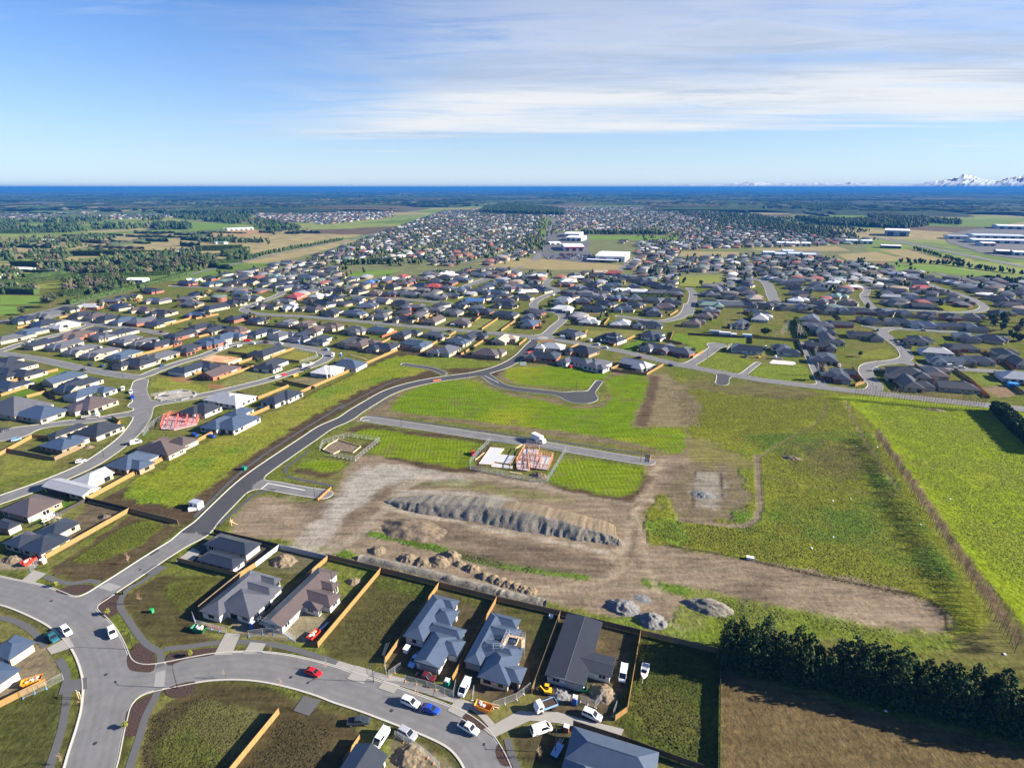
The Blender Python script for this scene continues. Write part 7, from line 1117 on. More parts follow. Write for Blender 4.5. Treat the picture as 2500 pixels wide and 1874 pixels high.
def hedge(k, a, b_, wd, h, label, m=M_HEDGE, dens=7.0, pts=None):
    A, B_ = P(k, *a), P(k, *b_); d = B_ - A; L = np.hypot(*d); rng = np.random.default_rng(int(L * 10)); n = int(L * dens * (wd + 2 * h) / 3); f_ = rng.random(n) * L; side = rng.choice(3, n, p=[.4, .3, .3]); yy = np.where(side == 0, rng.uniform(-wd / 2, wd / 2, n), np.where(side == 1, -wd / 2, wd / 2)) + rng.normal(0, .12, n); zz = np.where(side == 0, h + rng.normal(0, .25, n), rng.uniform(0, h, n))
    c = np.stack([f_, yy, zz], 1); V, F_ = leafcloud(c, np.full(n, .35), 3, .45 * max(1, h / 4), rng); o = thing('hedge', label, 'hedge', tuple(A) + (0,), math.atan2(d[1], d[0]), 'clipped hedges and shelter hedges'); link('foliage', npmesh('foliage', V, F_, m), o); mb = MB(); mb.box(.1, L - .1, -wd / 2 + .25, wd / 2 - .25, -.1, h - .3); mb.build('inner_branches', M_HEDGE, o)
hedge('F', (2030, 480), (2330, 760), 6, 5.2, 'tall dark hedge shading the corner of the bright paddock', M_PINEL)
for k, a, b_, wd, h, lb in (('G', (1240, 560), (1560, 552), 6, 7, 'dark hedge below the orange earth arena trees'), ('G', (560, 700), (960, 660), 5, 5, 'shrubby hedge in front of the green-roofed farmhouse'), ('G', (80, 655), (640, 665), 5, 6, 'dark clipped shelter hedge behind the far left paddock'), ('G', (-20, 775), (520, 735), 3, 4, 'long hedge beyond the lush paddock, left part'), ('G', (520, 735), (1100, 712), 3, 4, 'long hedge beyond the lush paddock, right part'), ('G', (480, 590), (1040, 592), 6, 7, 'dark shelter hedge in the middle of the rural land'), ('G', (890, 802), (1215, 712), 3.5, 4, 'hedge along the boundary road beside the farm shed'), ('G', (440, 905), (870, 805), 3.5, 4, 'hedge along the boundary road right of the gum'), ('G', (160, 695), (400, 703), 2.5, 3, 'short dark hedge in front of the rural brick house'), ('G', (1410, 640), (1560, 632), 3, 4, 'short hedge beside the upper boundary road'), ('G', (960, 640), (1140, 610), 5, 6, 'green hedge block in the middle of the rural land'), ('G', (0, 830), (240, 838), 5, 5, 'row of dark shrubs along the lush paddock'), ('G', (410, 850), (600, 835), 7, 5, 'dense dark hedge round the rural roof behind the gum'), ('G', (1430, 580), (1600, 560), 6, 6, 'dark hedge beside the boundary road farther on'), ('G', (0, 445), (200, 440), 8, 7, 'far left dark hedge before the houses'), ('5', (1380, 640), (1500, 880), 2.5, 2.6, 'hedge lining the top of the tree-lined lane'), ('J', (0, 850), (-380, 870), 3, 3, 'hedge behind the sports lawn')): hedge(k, a, b_, wd, h, lb, dens=3.2) if False else hedge(k, a, b_, wd * 1.4, h * 1.3, lb, dens=2.6)
# rural houses
for k, x, y, rf_, wl in (('G', 365, 680, 'g', 'r'), ('G', 680, 682, 'e', 'c'), ('G', 680, 630, 'e', 'w'), ('G', 1015, 668, 'k', 'd'), ('G', 1175, 555, 'g', 'c'), ('G', 510, 795, 'n', 't'), ('G', 30, 710, 'l', 'w'), ('G', 1180, 640, 'g', 'c'), ('G', 1420, 505, 'e', 'w')):
    o = house(P(k, x, y, 2.5), GA + math.pi / 2 * random.choice((0, 1)), [tuple(c * 1.15 if isinstance(c, (int, float)) else c for c in w_) for w_ in random.choice(TPL)], rf_, wl, 24, nwin=2, garage=False); o['label'] = f'{ROOF[rf_][0]}-roofed {WALL[wl][0]} farmhouse among the rural trees, {"beside the long hedges" if y > 650 else "farther back"}'; o['group'] = 'farmhouses in the rural land'

# ------------------------------------------------------------------ rough grass, as tufts
TUF = []
for k, pts, n, pal, hs in (('F', [(1130, 400), (2020, 470), (2100, 700), (2500, 900), (2500, 1900), (2250, 1750), (1800, 1300), (1330, 640)], 52000, ((.14, .185, .016), (.19, .20, .03), (.085, .13, .014)), .34), ('F', [(-100, 330), (1050, 400), (1300, 720), (1850, 1600), (1700, 1750), (700, 1500), (300, 1420), (-20, 1330), (540, 1180), (540, 780), (300, 650), (0, 560)], 56000, ((.125, .145, .02), (.075, .12, .018), (.17, .165, .045)), .36),
                           ('C', [(230, 560), (700, 650), (1300, 770), (1700, 900), (1500, 880), (700, 740), (280, 850)], 5000, ((.10, .14, .02), (.15, .165, .03)), .4), ('B', [(-60, 290), (260, 370), (640, 460), (1000, 550), (1290, 620), (1250, 590), (900, 520), (500, 420), (100, 300)], 5200, ((.085, .14, .018), (.11, .165, .02)), .5), ('B', [(1850, 1160), (2110, 1140), (2320, 1330), (2420, 1650), (2000, 1560), (1830, 1400)], 6000, ((.16, .165, .045), (.10, .135, .02)), .4),
                           ('B', [(1950, 810), (2430, 930), (2440, 1300), (1880, 1150)], 4000, ((.075, .12, .018), (.1, .14, .02)), .3), ('A', [(960, 1330), (1300, 1180), (1720, 1330), (1480, 1700), (900, 1700)], 7000, ((.14, .14, .055), (.085, .115, .022), (.10, .085, .045)), .28), ('A', [(1720, 1400), (1800, 1320), (2150, 1420), (2050, 1700), (1560, 1700)], 3500, ((.085, .10, .025), (.11, .10, .045)), .28), ('A', [(450, 340), (560, 250), (830, 60), (1080, 100), (900, 230), (600, 350)], 5000, ((.10, .145, .02), (.14, .15, .03)), .32), ('A', [(1060, 500), (1400, 450), (1180, 660)], 2500, ((.09, .13, .02), (.12, .13, .04)), .28),
                           ('B', [(230, 420), (620, 500), (300, 950), (-60, 900)], 6000, ((.085, .11, .022), (.11, .10, .045)), .26), ('E', [(200, 1265), (520, 1315), (900, 1425), (1260, 1490), (1240, 1515), (880, 1455), (500, 1350)], 2200, ((.08, .15, .018), (.1, .17, .02)), .45), ('E', [(1960, 1200), (2211, 1190), (2211, 1330), (2050, 1300)], 1500, ((.09, .15, .018), (.12, .17, .02)), .45), ('F', [(0, 1190), (380, 1240), (540, 1180), (900, 1500), (0, 1340)], 5000, ((.085, .14, .018), (.13, .15, .03)), .42)):
    poly = PL(k, pts); A = np.array(poly); lo, hi = A.min(0), A.max(0); q = np.zeros((0, 2))
    while len(q) < n: c = lo + rf.random((n * 2, 2)) * (hi - lo); q = np.concatenate([q, c[inpoly(c[:, 0], c[:, 1], poly)]])
    q = q[:n]; ed = -poly_sd(q[:, 0], q[:, 1], poly); nz = fbm(q[:, 0], q[:, 1], 7, 3, 5); q = q[(ed + 8 * nz > rf.uniform(-1, 6, n)) & (nz > rf.uniform(-.3, -.05, n))]; m_ = len(q)
    jj = np.clip(np.searchsorted(ys, q[:, 1]), 0, len(ys) - 1); ii_ = np.clip(np.round((q[:, 0] / (q[:, 1] + 60) - ts[0]) / .005).astype(int), 0, len(ts) - 1); TUF.append((q, C[jj, ii_] * rf.uniform(.6, 1.05, (m_, 1)) * np.array([1.0, 1.0, .9]), hs * .5 * rf.uniform(.4, 1.3, m_)))
q = np.concatenate([t_[0] for t_ in TUF]); cl2 = np.concatenate([t_[1] for t_ in TUF]); hs = np.concatenate([t_[2] for t_ in TUF]); ok = rsd_at(np.clip(q[:, 0], -550, 550), q[:, 1]) > .8; q, cl2, hs = q[ok], cl2[ok], hs[ok]; n = len(q); th = rf.uniform(0, 6.28, n); V = []
for i in range(3): r_ = hs * rf.uniform(1.6, 3.0, n); V.append(np.stack([q[:, 0] + r_ * np.cos(th + i * 2.09), q[:, 1] + r_ * np.sin(th + i * 2.09), np.full(n, -.02)], 1))
V.append(np.stack([q[:, 0] + hs * rf.normal(0, .5, n), q[:, 1] + hs * rf.normal(0, .5, n), hs], 1)); V = np.stack(V, 1)
F3 = (np.array([(0, 1, 3), (1, 2, 3), (2, 0, 3)])[None] + (np.arange(n) * 4)[:, None, None]).reshape(-1, 3); me = npmesh('rough_grass', V.reshape(-1, 3), F3, M_LEAFA); cv = np.ones((n, 4, 4)); cv[..., :3] = cl2[:, None]; vcol(me, 'Col', cv.reshape(-1, 4)); link('rough_grass', me, kind='stuff', label='tussocky rough grass over the paddocks and empty lots', cat='grass')
# ================================================================== building sites and street things
M_GALV = mat('galvanised_steel', (.55, .57, .60), .4, metal=.5); M_FOOTB = mat('blue_foot', (.10, .30, .62), .6); M_FOOTO = mat('orange_foot', (.62, .26, .10), .6); M_CONCB = mat('concrete_foot', (.5, .48, .45), .8)
M_ORNG = mat('pink_treated_timber', (.60, .29, .18), .7, .15, 2); M_REDT = mat('red_treated_timber', (.52, .13, .11), .7, .12, 2); M_TIMB = mat('pale_timber', (.60, .42, .25), .8, .18, 2); M_SAFE = mat('safety_orange', (.85, .20, .05), .6); M_PLAST = mat('white_plastic', (.78, .78, .78), .4); M_FOIL = mat('slab_white', (.44, .45, .47), .7, .06, .4); M_BOXB = mat('loo_blue', (.03, .13, .42), .5); M_BOXG = mat('loo_green', (.01, .16, .11), .5); M_YELL = mat('digger_yellow', (.72, .42, .02), .45)
def _tpanel(m):
    mb = MB()
    for z in (.03, 1.0): mb.box(0, 1, -.02, .02, z - .02, z)
    for x in (0, .985): mb.box(x, x + .015, -.02, .02, .01, 1)
    for i in range(1, 14): mb.box(i / 14 - .002, i / 14 + .002, -.006, .006, .03, .98)
    for i in range(1, 9): mb.box(0, 1, -.006, .006, i / 9 - .003, i / 9 + .003)
    return mb.mesh('mesh_panel', m)
TP = _tpanel(M_GALV); FT_ = {}
for c, m in (('b', M_FOOTB), ('o', M_FOOTO), ('c', M_CONCB)): mb = MB(); mb.box(-.11, .11, -.32, .32, 0, .16); FT_[c] = mb.mesh('foot', m)
def tfence(k, pts, label, foot='b', h=2.0, step=2.4):
    pts = PL(k, pts); o = thing('site_fence', label, 'fence', tuple(pts[0]) + (0,), 0, 'temporary mesh site fences')
    for a, b_ in zip(pts[:-1], pts[1:]):
        d = b_ - a; L = np.hypot(*d); n = max(1, round(L / step)); an = math.atan2(d[1], d[0])
        for i in range(n): q = a + d * i / n - pts[0]; link('mesh_panel', TP, o, (q[0], q[1], .1), an, (L / n, 1, h)); link('foot', FT_[foot], o, (q[0], q[1], 0), an)
tfence('h', [(690, 215), (355, 190), (200, 345), (90, 480), (95, 550), (380, 600), (700, 665), (1000, 722), (1085, 708), (1325, 315)], 'mesh fence enclosing the pale slab and orange frame'); tfence('h', [(820, 225), (1070, 275), (1325, 312)], 'short run of mesh fence beside the box truck'); tfence('E', [(-130, 735), (-110, 690), (55, 645), (255, 672), (100, 800), (-60, 770)], 'mesh fence round the formwork foundation', 'c')
tfence('A', [(1240, 690), (1262, 745), (1460, 795)], 'mesh fence in front of the grey ribbed-roof house'); tfence('A', [(1600, 815), (1690, 800), (1830, 800), (1900, 850)], 'mesh fence in front of the scaffolded brown gable'); tfence('B', [(288, 1000), (300, 1062)], 'mesh fence panel at the end of the golden side fence', 'o'); tfence('B', [(315, 1075), (392, 1020)], 'open mesh gate beside the pale blue pickup', 'o'); tfence('B', [(420, 1105), (560, 1140), (730, 1205), (745, 1130)], 'mesh fence along the path below the maroon pickup', 'o'); tfence('B', [(850, 1225), (862, 1165)], 'single mesh panel beside the open van', 'c'); tfence('B', [(985, 1275), (1135, 1220), (1225, 1150)], 'mesh fence behind the orange skip', 'c'); tfence('B', [(1545, 1235), (1640, 1270), (1705, 1190)], 'mesh fence in front of the pale mound', 'c'); tfence('B', [(1755, 1330), (1778, 1265)], 'lone mesh panel by the golden fence end', 'c'); tfence('e', [(655, 1260), (885, 1380), (1080, 1525), (1230, 1670)], 'mesh fence curving below the silver four-wheel drive', 'o'); tfence('A', [(150, 1210), (300, 1150), (410, 1090)], 'mesh fence beside the orange skip at the left edge', 'b'); tfence('a', [(395, 790), (500, 690)], 'mesh panel beside the red skip'); tfence('2', [(1580, 1020), (1850, 1060), (1880, 1120), (1640, 1190)], 'mesh fence round the empty corner section above the road bend'); tfence('D', [(920, 640), (990, 560), (1060, 520)], 'mesh fence in front of the red timber frame')
# --- slabs, frames
def prism(name, pts, z0, z1, m, parent=None, **kw):
    mb = MB(); n = len(pts); tr = tessellate_polygon([[Vector((p[0], p[1], 0)) for p in pts]]); mb.v = [(float(p[0]), float(p[1]), z) for z in (z0, z1) for p in pts]
    area = sum(a[0] * b_[1] - b_[0] * a[1] for a, b_ in zip(pts, pts[1:] + pts[:1])); fs = [tuple(n + i for i in t_) for t_ in tr] + [(i, (i + 1) % n, n + (i + 1) % n, n + i) for i in range(n)]
    for f in fs: mb.f.append(f); mb.m.append(0); mb.uv.append([(0, 0)] * len(f))
    o = mb.build(name, m, parent, **kw); bm = bmesh.new(); bm.from_mesh(o.data); bmesh.ops.recalc_face_normals(bm, faces=bm.faces); bm.to_mesh(o.data); bm.free(); return o
def formwork(o, pts, base, m, h=.35):
    for a, b_ in zip(pts, pts[1:] + pts[:1]):
        d = b_ - a; L = np.hypot(*d); mb = MB(); mb.box(0, L, -.06, .06, 0, h); mb.build('boxing_board', m, o, loc=tuple(a - base) + (0,), rz=math.atan2(d[1], d[0]))
sp_ = PL('h', [(205, 490), (355, 275), (530, 292), (470, 365), (680, 388), (610, 492), (400, 462), (362, 500)]); o = thing('house_slab', 'pale concrete house slab inside the central mesh fence', 'slab', tuple(sp_[0]) + (0,)); prism('slab', [p - sp_[0] for p in sp_], 0, .3, M_FOIL, o); formwork(o, sp_, sp_[0], M_TIMB)
sp_ = PL('h', [(365, 525), (400, 475), (640, 520), (620, 548)]); o = thing('house_slab', 'small second slab below the pale house slab', 'slab', tuple(sp_[0]) + (0,)); prism('slab', [p - sp_[0] for p in sp_], 0, .2, M_FOIL, o); formwork(o, sp_, sp_[0], M_TIMB, .25)
sp_ = PL('E', [(-70, 700), (-10, 668), (50, 690), (135, 712), (85, 752), (0, 740), (-40, 760), (-110, 735)]); o = thing('foundation', 'timber formwork of a new foundation on bare earth', 'foundation', tuple(sp_[0]) + (0,)); prism('earth_pad', [p - sp_[0] for p in sp_], 0, .12, M_DARKS, o); formwork(o, sp_, sp_[0], M_TIMB, .6)
def frame_house(pts, inner, m, label, h=2.5):
    base = pts[0]; o = thing('unfinished_house', label, 'house frame', tuple(base) + (0,)); prism('slab', [p - base for p in pts], 0, .25, M_FOIL, o)
    for a, b_ in list(zip(pts, pts[1:] + pts[:1])) + inner:
        d = b_ - a; L = np.hypot(*d); n = max(1, round(L / .9)); mb = MB(); w_ = .075
        for z in (.25, 1.35, h, h + .12): mb.box(0, L, -w_, w_, z, z + .1)
        for i in range(n + 1): mb.box(i * L / n - w_ * .8, i * L / n + w_ * .8, -w_, w_, .3, h)
        mb.cyl((0, 0, .3), (min(L, 2.4), 0, h), .04, n=4); mb.build('wall_frame', m, o, loc=tuple(a - base) + (0,), rz=math.atan2(d[1], d[0]))
    return o
pf = PL('h', [(690, 555), (690, 490), (800, 290), (985, 305), (980, 368), (1160, 408), (1095, 568), (870, 538), (845, 582)]); ii = [(P('h', 800, 420), P('h', 1010, 465)), (P('h', 850, 330), P('h', 840, 545)), (P('h', 940, 350), P('h', 950, 540)), (P('h', 750, 480), P('h', 860, 500)), (P('h', 860, 370), P('h', 1000, 400)), (P('h', 1010, 400), P('h', 990, 540)), (P('h', 720, 440), P('h', 840, 450))]
frame_house(pf, ii, M_ORNG, 'orange timber wall frame of a house beside the pale slab')
pf = PL('D', [(1035, 600), (1060, 530), (1110, 512), (1280, 532), (1262, 572), (1120, 606)]); ii = [(P('D', 1090, 540), P('D', 1270, 560)), (P('D', 1150, 525), P('D', 1130, 590)), (P('D', 1210, 530), P('D', 1195, 585)), (P('D', 1070, 570), P('D', 1200, 575)), (P('D', 1085, 520), P('D', 1075, 590))]
frame_house(pf, ii, M_REDT, 'red timber wall frame of a house beside the street below the park')
# roof trusses
A, B_, C_ = P('2', 425, 1130, 2.5), P('2', 720, 1190, 2.5), P('2', 850, 1120, 2.5); x0, x1, y0, y1 = gbox('2', [(425, 1125), (720, 1188), (850, 1120)], ins=.2); cc_ = GX * (x0 + x1) / 2 + GY * (y0 + y1) / 2; o = thing('unfinished_house', 'pale pink timber roof frame of an unfinished house near the park', 'house frame', tuple(cc_) + (0,), GA); L, Wd = x1 - x0, y1 - y0
mb = MB()
for sx in (-1, 1): mb.box(sx * L / 2 - .08, sx * L / 2 + .08, -Wd / 2, Wd / 2, 0, 2.5)
mb.build('wall_wrap', M_TIMB, o); mb = MB()
for sy in (-1, 1): mb.box(-L / 2, L / 2, sy * Wd / 2 - .08, sy * Wd / 2 + .08, 0, 2.5)
mb.build('wall_wrap', M_TIMB, o)
for i in range(int(L / .9)):
    x = -L / 2 + .45 + i * .9; rr = min(1.0, (L / 2 - abs(x)) / (min(L, Wd) / 2 * .9)); zt = 2.5 + 2.3 * rr; mb = MB(); ex = Wd / 2 + .5
    for s_ in (-1, 1): mb.cyl((x, s_ * ex, 2.4), (x, s_ * ex * (1 - rr), zt), .09, n=4)
    mb.box(x - .05, x + .05, -Wd / 2, Wd / 2, 2.45, 2.6); mb.build('truss', M_ORNG, o)
for sy in (-1, 0, 1): mb = MB(); mb.box(-L / 2 + Wd / 2 * (sy == 0), L / 2 - Wd / 2 * (sy == 0), sy * Wd * .3 - .05, sy * Wd * .3 + .05, 2.5 + 2.3 * (1 - abs(sy) * .6), 2.62 + 2.3 * (1 - abs(sy) * .6)); mb.build('purlin', M_ORNG, o)
# --- skips, toilets, boxes
def skip(k, a, b_, col, label, load=True, L=4.2):
    A, B_ = P(k, *a), P(k, *b_); d = B_ - A; o = thing('skip', label, 'skip', tuple((A + B_) / 2) + (.02,), math.atan2(d[1], d[0]), 'rubbish skips'); m = mat('skip_' + col, {'green': (.01, .15, .07), 'orange': (.72, .25, .02), 'red': (.72, .04, .02), 'yellow': (.65, .36, .03)}[col], .5, .15, 2); h, wt, wb = 1.3, .9, .85; a_, c_ = L / 2, L / 2 - .65; mb = MB()
    out = [(-c_, -wb, .1), (c_, -wb, .1), (c_, wb, .1), (-c_, wb, .1), (-a_, -wt, h), (a_, -wt, h), (a_, wt, h), (-a_, wt, h)]; t_ = .08; inn = [(-c_ + t_, -wb + t_, .2), (c_ - t_, -wb + t_, .2), (c_ - t_, wb - t_, .2), (-c_ + t_, wb - t_, .2), (-a_ + t_, -wt + t_, h), (a_ - t_, -wt + t_, h), (a_ - t_, wt - t_, h), (-a_ + t_, wt - t_, h)]
    mb.add(out + inn, [(3, 2, 1, 0), (0, 1, 5, 4), (1, 2, 6, 5), (2, 3, 7, 6), (3, 0, 4, 7), (8, 9, 10, 11), (12, 13, 9, 8), (13, 14, 10, 9), (14, 15, 11, 10), (15, 12, 8, 11), (4, 5, 13, 12), (5, 6, 14, 13), (6, 7, 15, 14), (7, 4, 12, 15)]); mb.build('bin', m, o)
    for x in (-.9, 0, .9): mb = MB(); mb.box(x - .06, x + .06, -wt - .06, -wt + .02, .15, h - .05); mb.build('rib', m, o)
    if load:
        rr = random.Random(int(A[0] * 10))
        for i in range(7): mb = MB(); s_ = rr.uniform(.2, .55); mb.box(-s_, s_, -.3, .3, -.12, .12, M=Matrix.Rotation(rr.uniform(0, 3), 4, 'Z') @ Matrix.Rotation(rr.uniform(-.6, .6), 4, 'X')); mb.build('rubbish', (M_PLAST, M_TIMB, M_CONC)[i % 3], o, loc=(rr.uniform(-1.2, 1.2), rr.uniform(-.45, .45), h - .15))
skip('A', (1242, 770), (1325, 785), 'green', 'green skip full of rubbish in front of the grey ribbed-roof house'); skip('A', (140, 368), (235, 318), 'red', 'bright red skip beside the big black-roofed house'); skip('A', (130, 1140), (290, 1090), 'orange', 'orange skip beside the golden fence at the left edge'); skip('B', (875, 1262), (972, 1300), 'orange', 'orange skip on the verge below the house with roof scaffold'); skip('2', (1550, 1370), (1620, 1350), 'orange', 'small orange skip beside the road bend, near the white-roofed house', L=4); skip('B', (1562, 1105), (1562, 1180), 'green', 'green caged trailer skip in front of the black low-pitched house'); skip('4', (1200, 950), (1250, 955), 'red', 'small red skip right of the roundabout'); skip('A', (1985, 850), (2050, 790), 'red', 'red skip at the lower end of the golden side fence', L=3.6); skip('4', (150, 1075), (215, 1060), 'red', 'rust red container beside the road below the roundabout', False, 5)
def loo(k, c, m, label):
    q = P(k, *c); o = thing('portable_toilet', label, 'toilet', tuple(q) + (0,), GA, 'portable toilets'); mb = MB(); mb.box(-.55, .55, -.55, .55, .05, 2.1); mb.build('cabin', m, o); mb = MB(); mb.box(-.6, .6, -.6, .6, 2.1, 2.2); mb.box(-.45, .45, -.45, .45, 2.2, 2.34); mb.build('roof', M_PLAST, o); mb = MB(); mb.box(-.36, .36, -.58, -.54, .12, 1.98); mb.build('door', m, o)
loo('B', (690, 1135), M_BOXG, 'green portable toilet with white roof beside the open van'); loo('A', (60, 985), M_BOXB, 'blue portable toilet beside the house at the left edge'); loo('B', (1508, 1245), M_BOXB, 'blue and white portable toilet below the green caged trailer'); loo('A', (1625, 760), M_BOXB, 'portable toilet between the grey and brown-roofed houses'); loo('2', (2170, 1100), M_BOXB, 'blue portable toilet at the top of the road bend'); loo('2', (1630, 940), M_BOXB, 'blue portable toilet in front of the black-roofed white house'); loo('4', (1088, 930), M_BOXG, 'green portable toilet right of the roundabout'); loo('4', (1770, 1250), M_BOXG, 'green portable toilet beside the pale grey roof near the sown field')
def boxthing(name, k, c, sx, sy, h, m, label, cat, rz=GA, group=None, top=None):
    q = P(k, *c); o = thing(name, label, cat, tuple(q) + (0,), rz, group); mb = MB(); mb.box(-sx / 2, sx / 2, -sy / 2, sy / 2, 0, h); mb.build('body', m, o); mb = MB(); mb.box(-sx / 2 - .06, sx / 2 + .06, -sy / 2 - .06, sy / 2 + .06, h + .002, h + .1); mb.build('lid', top or m, o); return o
o = boxthing('site_cabin', 'D', (1265, 1100), 4.4, 2.6, 2.6, M_PLAST, 'white site cabin standing alone on the green strip', 'cabin', top=M_GALV)
for x in (-1.2, 1.0): mb = MB(); mb.box(x - .5, x + .5, -1.34, -1.3, 1.0, 2.0); mb.build('window', M_GLASS, o)
mb = MB(); mb.box(2.2, 2.24, -.45, .45, .1, 2.1); mb.build('door', M_GALV, o)
boxthing('box_trailer', 'D', (1238, 1118), 2.6, 1.3, 1.0, M_PLAST, 'low white box beside the site cabin', 'box', rz=R(20)); boxthing('transformer_box', 'D', (1568, 858), 1.9, 1.4, 1.4, M_BOXG, 'dark green transformer box on the verge of the new main road', 'utility box'); boxthing('utility_box', 'A', (978, 658), .9, .7, 1.1, mat('utility_green', (.02, .28, .09), .5), 'small green utility box in the grassy corner lot', 'utility box'); boxthing('pallet_stack', 'A', (280, 340), 1.6, 1.2, 1.3, M_TIMB, 'wrapped pallet at the end of the golden fence by the red skip', 'pallet', top=M_PLAST); boxthing('pallet_stack', 'B', (430, 905), 1.2, 1.8, 1.2, M_PLAST, 'plastic wrapped pallet in the yard of the blue-grey gabled house', 'pallet'); boxthing('letterbox_stand', 'B', (1455, 1420), 1.1, .9, 1.5, mat('rust_brick', (.25, .08, .05), .9), 'brown slatted cabinet beside the large blue-grey roof', 'cabinet', top=M_PLAST); boxthing('water_tank', 'B', (1357, 690), 1.0, .9, .6, M_PLAST, 'white crate on the lawn behind the house with roof scaffold', 'crate'); boxthing('rubbish_bin', 'A', (795, 540), .5, .5, 1.1, M_BUMP, 'dark litter bin at the path corner', 'bin'); boxthing('tarp_shelter', '6', (2060, 1490), 5, 3.4, 2.2, mat('tarp_blue', (.03, .25, .62), .5), 'bright blue tarpaulin shelter at the right edge', 'shelter'); boxthing('garden_shed', '4', (780, 1180 - 20), 2, 2, 2, M_GALV, 'small steel shed between two estate houses', 'shed') if False else None
for i, (k, x, y, lb) in enumerate((('5', 345, 805, 'grey-roofed long stable block behind the striped shed'), ('5', 470, 825, 'row of white sheds along the black fence'), ('5', 585, 845, 'small white shed at the end of the row by the black fence'), ('5', 755, 855, 'blue-grey shed beside the brown fence'), ('6', 1055, 1400, 'small green garden shed between red fences'))): boxthing('garden_shed', k, (x, y), (9, 9, 4, 7, 4)[i], 3, 2.2, (M_GALV, M_PLAST, M_PLAST, MATS['pale_blue_wall'], MATS['pale_green_wall'])[i], lb, 'shed')
# boat on trailer, ladder trailer, digger
q = P('B', 1955, 1055); d = P('B', 1940, 1115) - P('B', 1965, 1000); o = thing('boat', 'small white motor boat on a trailer in the shaded grass lot', 'boat', tuple(q) + (0,), math.atan2(d[1], d[0])); mb = MB(); loft([(-2.4, .95, .7, 1.35, .05), (-1, 1.0, .62, 1.4, .05), (.8, .9, .62, 1.45, .05), (1.9, .5, .75, 1.55, .03), (2.6, .06, 1.1, 1.6, .01)], 0, mb); mb.build('hull', M_PLAST, o); mb = MB(); mb.face([(-2.3, -.75, 1.36), (.6, -.72, 1.46), (.6, .72, 1.46), (-2.3, .75, 1.36)]); mb.build('cockpit', mat('boat_grey', (.3, .33, .36), .6), o); mb = MB(); loft([(.2, .7, 1.42, 1.5, .0), (.5, .68, 1.42, 1.95, .1), (1.2, .5, 1.45, 1.5, .0)], 0, mb); mb.build('windscreen', M_CGL, o); mb = MB(); mb.box(-2.6, 3.6, -.05, .05, .45, .55); mb.box(-2.6, 1, -.8, -.72, .45, .55); mb.box(-2.6, 1, .72, .8, .45, .55); mb.build('trailer', M_GALV, o)
for s_ in (-1, 1): link('wheel', WHEEL, o, (-1, s_ * 1.0, .33))
q = P('B', 1400, 1545); d = P('B', 1435, 1495) - P('B', 1375, 1600); o = thing('trailer', 'pale blue flat trailer with ladder parked on the dark verge', 'trailer', tuple(q) + (0,), math.atan2(d[1], d[0])); mb = MB(); mb.box(-2, 1.4, -.8, .8, .5, .62); mb.build('deck', PM['pale blue'], o); mb = MB(); mb.box(1.4, 3.0, -.05, .05, .45, .55); mb.build('drawbar', M_GALV, o); mb = MB(); mb.box(-1.8, 2.4, .2, .26, .75, .85); mb.box(-1.8, 2.4, .6, .66, .75, .85); [mb.box(-1.6 + i * .4, -1.56 + i * .4, .26, .6, .78, .82) for i in range(10)]; mb.build('ladder', M_GALV, o)
for s_ in (-1, 1): link('wheel', WHEEL, o, (-.6, s_ * .95, .33))
def digger(k, c, rz, label):
    q = P(k, *c); o = thing('excavator', label, 'excavator', tuple(q) + (0,), rz, 'small excavators')
    for s_ in (-1, 1): mb = MB(); loft([(-1.0, .2, .15, .4, .05), (-.8, .22, 0, .5, .03), (.8, .22, 0, .5, .03), (1.0, .2, .15, .4, .05)], 0, mb); mb.build('track', M_TYRE, o, loc=(0, s_ * .7, 0))
    mb = MB(); mb.box(-1.1, .6, -.75, .75, .55, 1.1); mb.build('body', M_YELL, o); mb = MB(); mb.box(-.4, .55, -.6, .15, 1.1, 2.2); mb.build('cab', M_CGL, o); mb = MB(); mb.box(-.45, .6, -.65, .2, 2.2, 2.28); mb.build('roof', M_YELL, o); mb = MB(); mb.cyl((.5, .35, .9), (1.6, .35, 2.3), .14, .11, 6); mb.cyl((1.6, .35, 2.3), (2.7, .35, 1.2), .11, .09, 6); mb.build('boom', M_YELL, o); mb = MB(); mb.box(2.5, 3.0, .05, .65, .6, 1.2); mb.build('bucket', M_BUMP, o)
digger('B', (1330, 1175), R(170), 'yellow mini excavator beside the grey gravel heap'); digger('5', (905, 1125), R(200), 'yellow excavator on the track between the sown lots')
# scaffolds
def scaffold(k, pts, z0, label, hgt=2.0, deck=True):
    p_ = PL(k, pts, z0); b0 = p_[0]; o = thing('scaffold', label, 'scaffold', tuple(b0) + (0,), 0, 'steel scaffolds')
    for a, b_ in zip(p_[:-1], p_[1:]):
        d = b_ - a; L = np.hypot(*d); an = math.atan2(d[1], d[0]); n = max(1, round(L / 1.8)); mb = MB()
        for i in range(n + 1):
            for y in (-.4, .4): mb.cyl((i * L / n, y, 0), (i * L / n, y, z0 + hgt), .035, n=5)
        for z in (z0 + .1, z0 + 1, z0 + hgt - .2):
            for y in (-.4, .4): mb.cyl((-.4, y, z), (L + .4, y, z), .03, n=5)
        mb.build('poles', M_GALV, o, loc=tuple(a - b0) + (0,), rz=an)
        if deck: mb = MB(); mb.box(0, L, -.36, .36, z0 + .14, z0 + .2); mb.build('deck', M_TIMB, o, loc=tuple(a - b0) + (0,), rz=an)
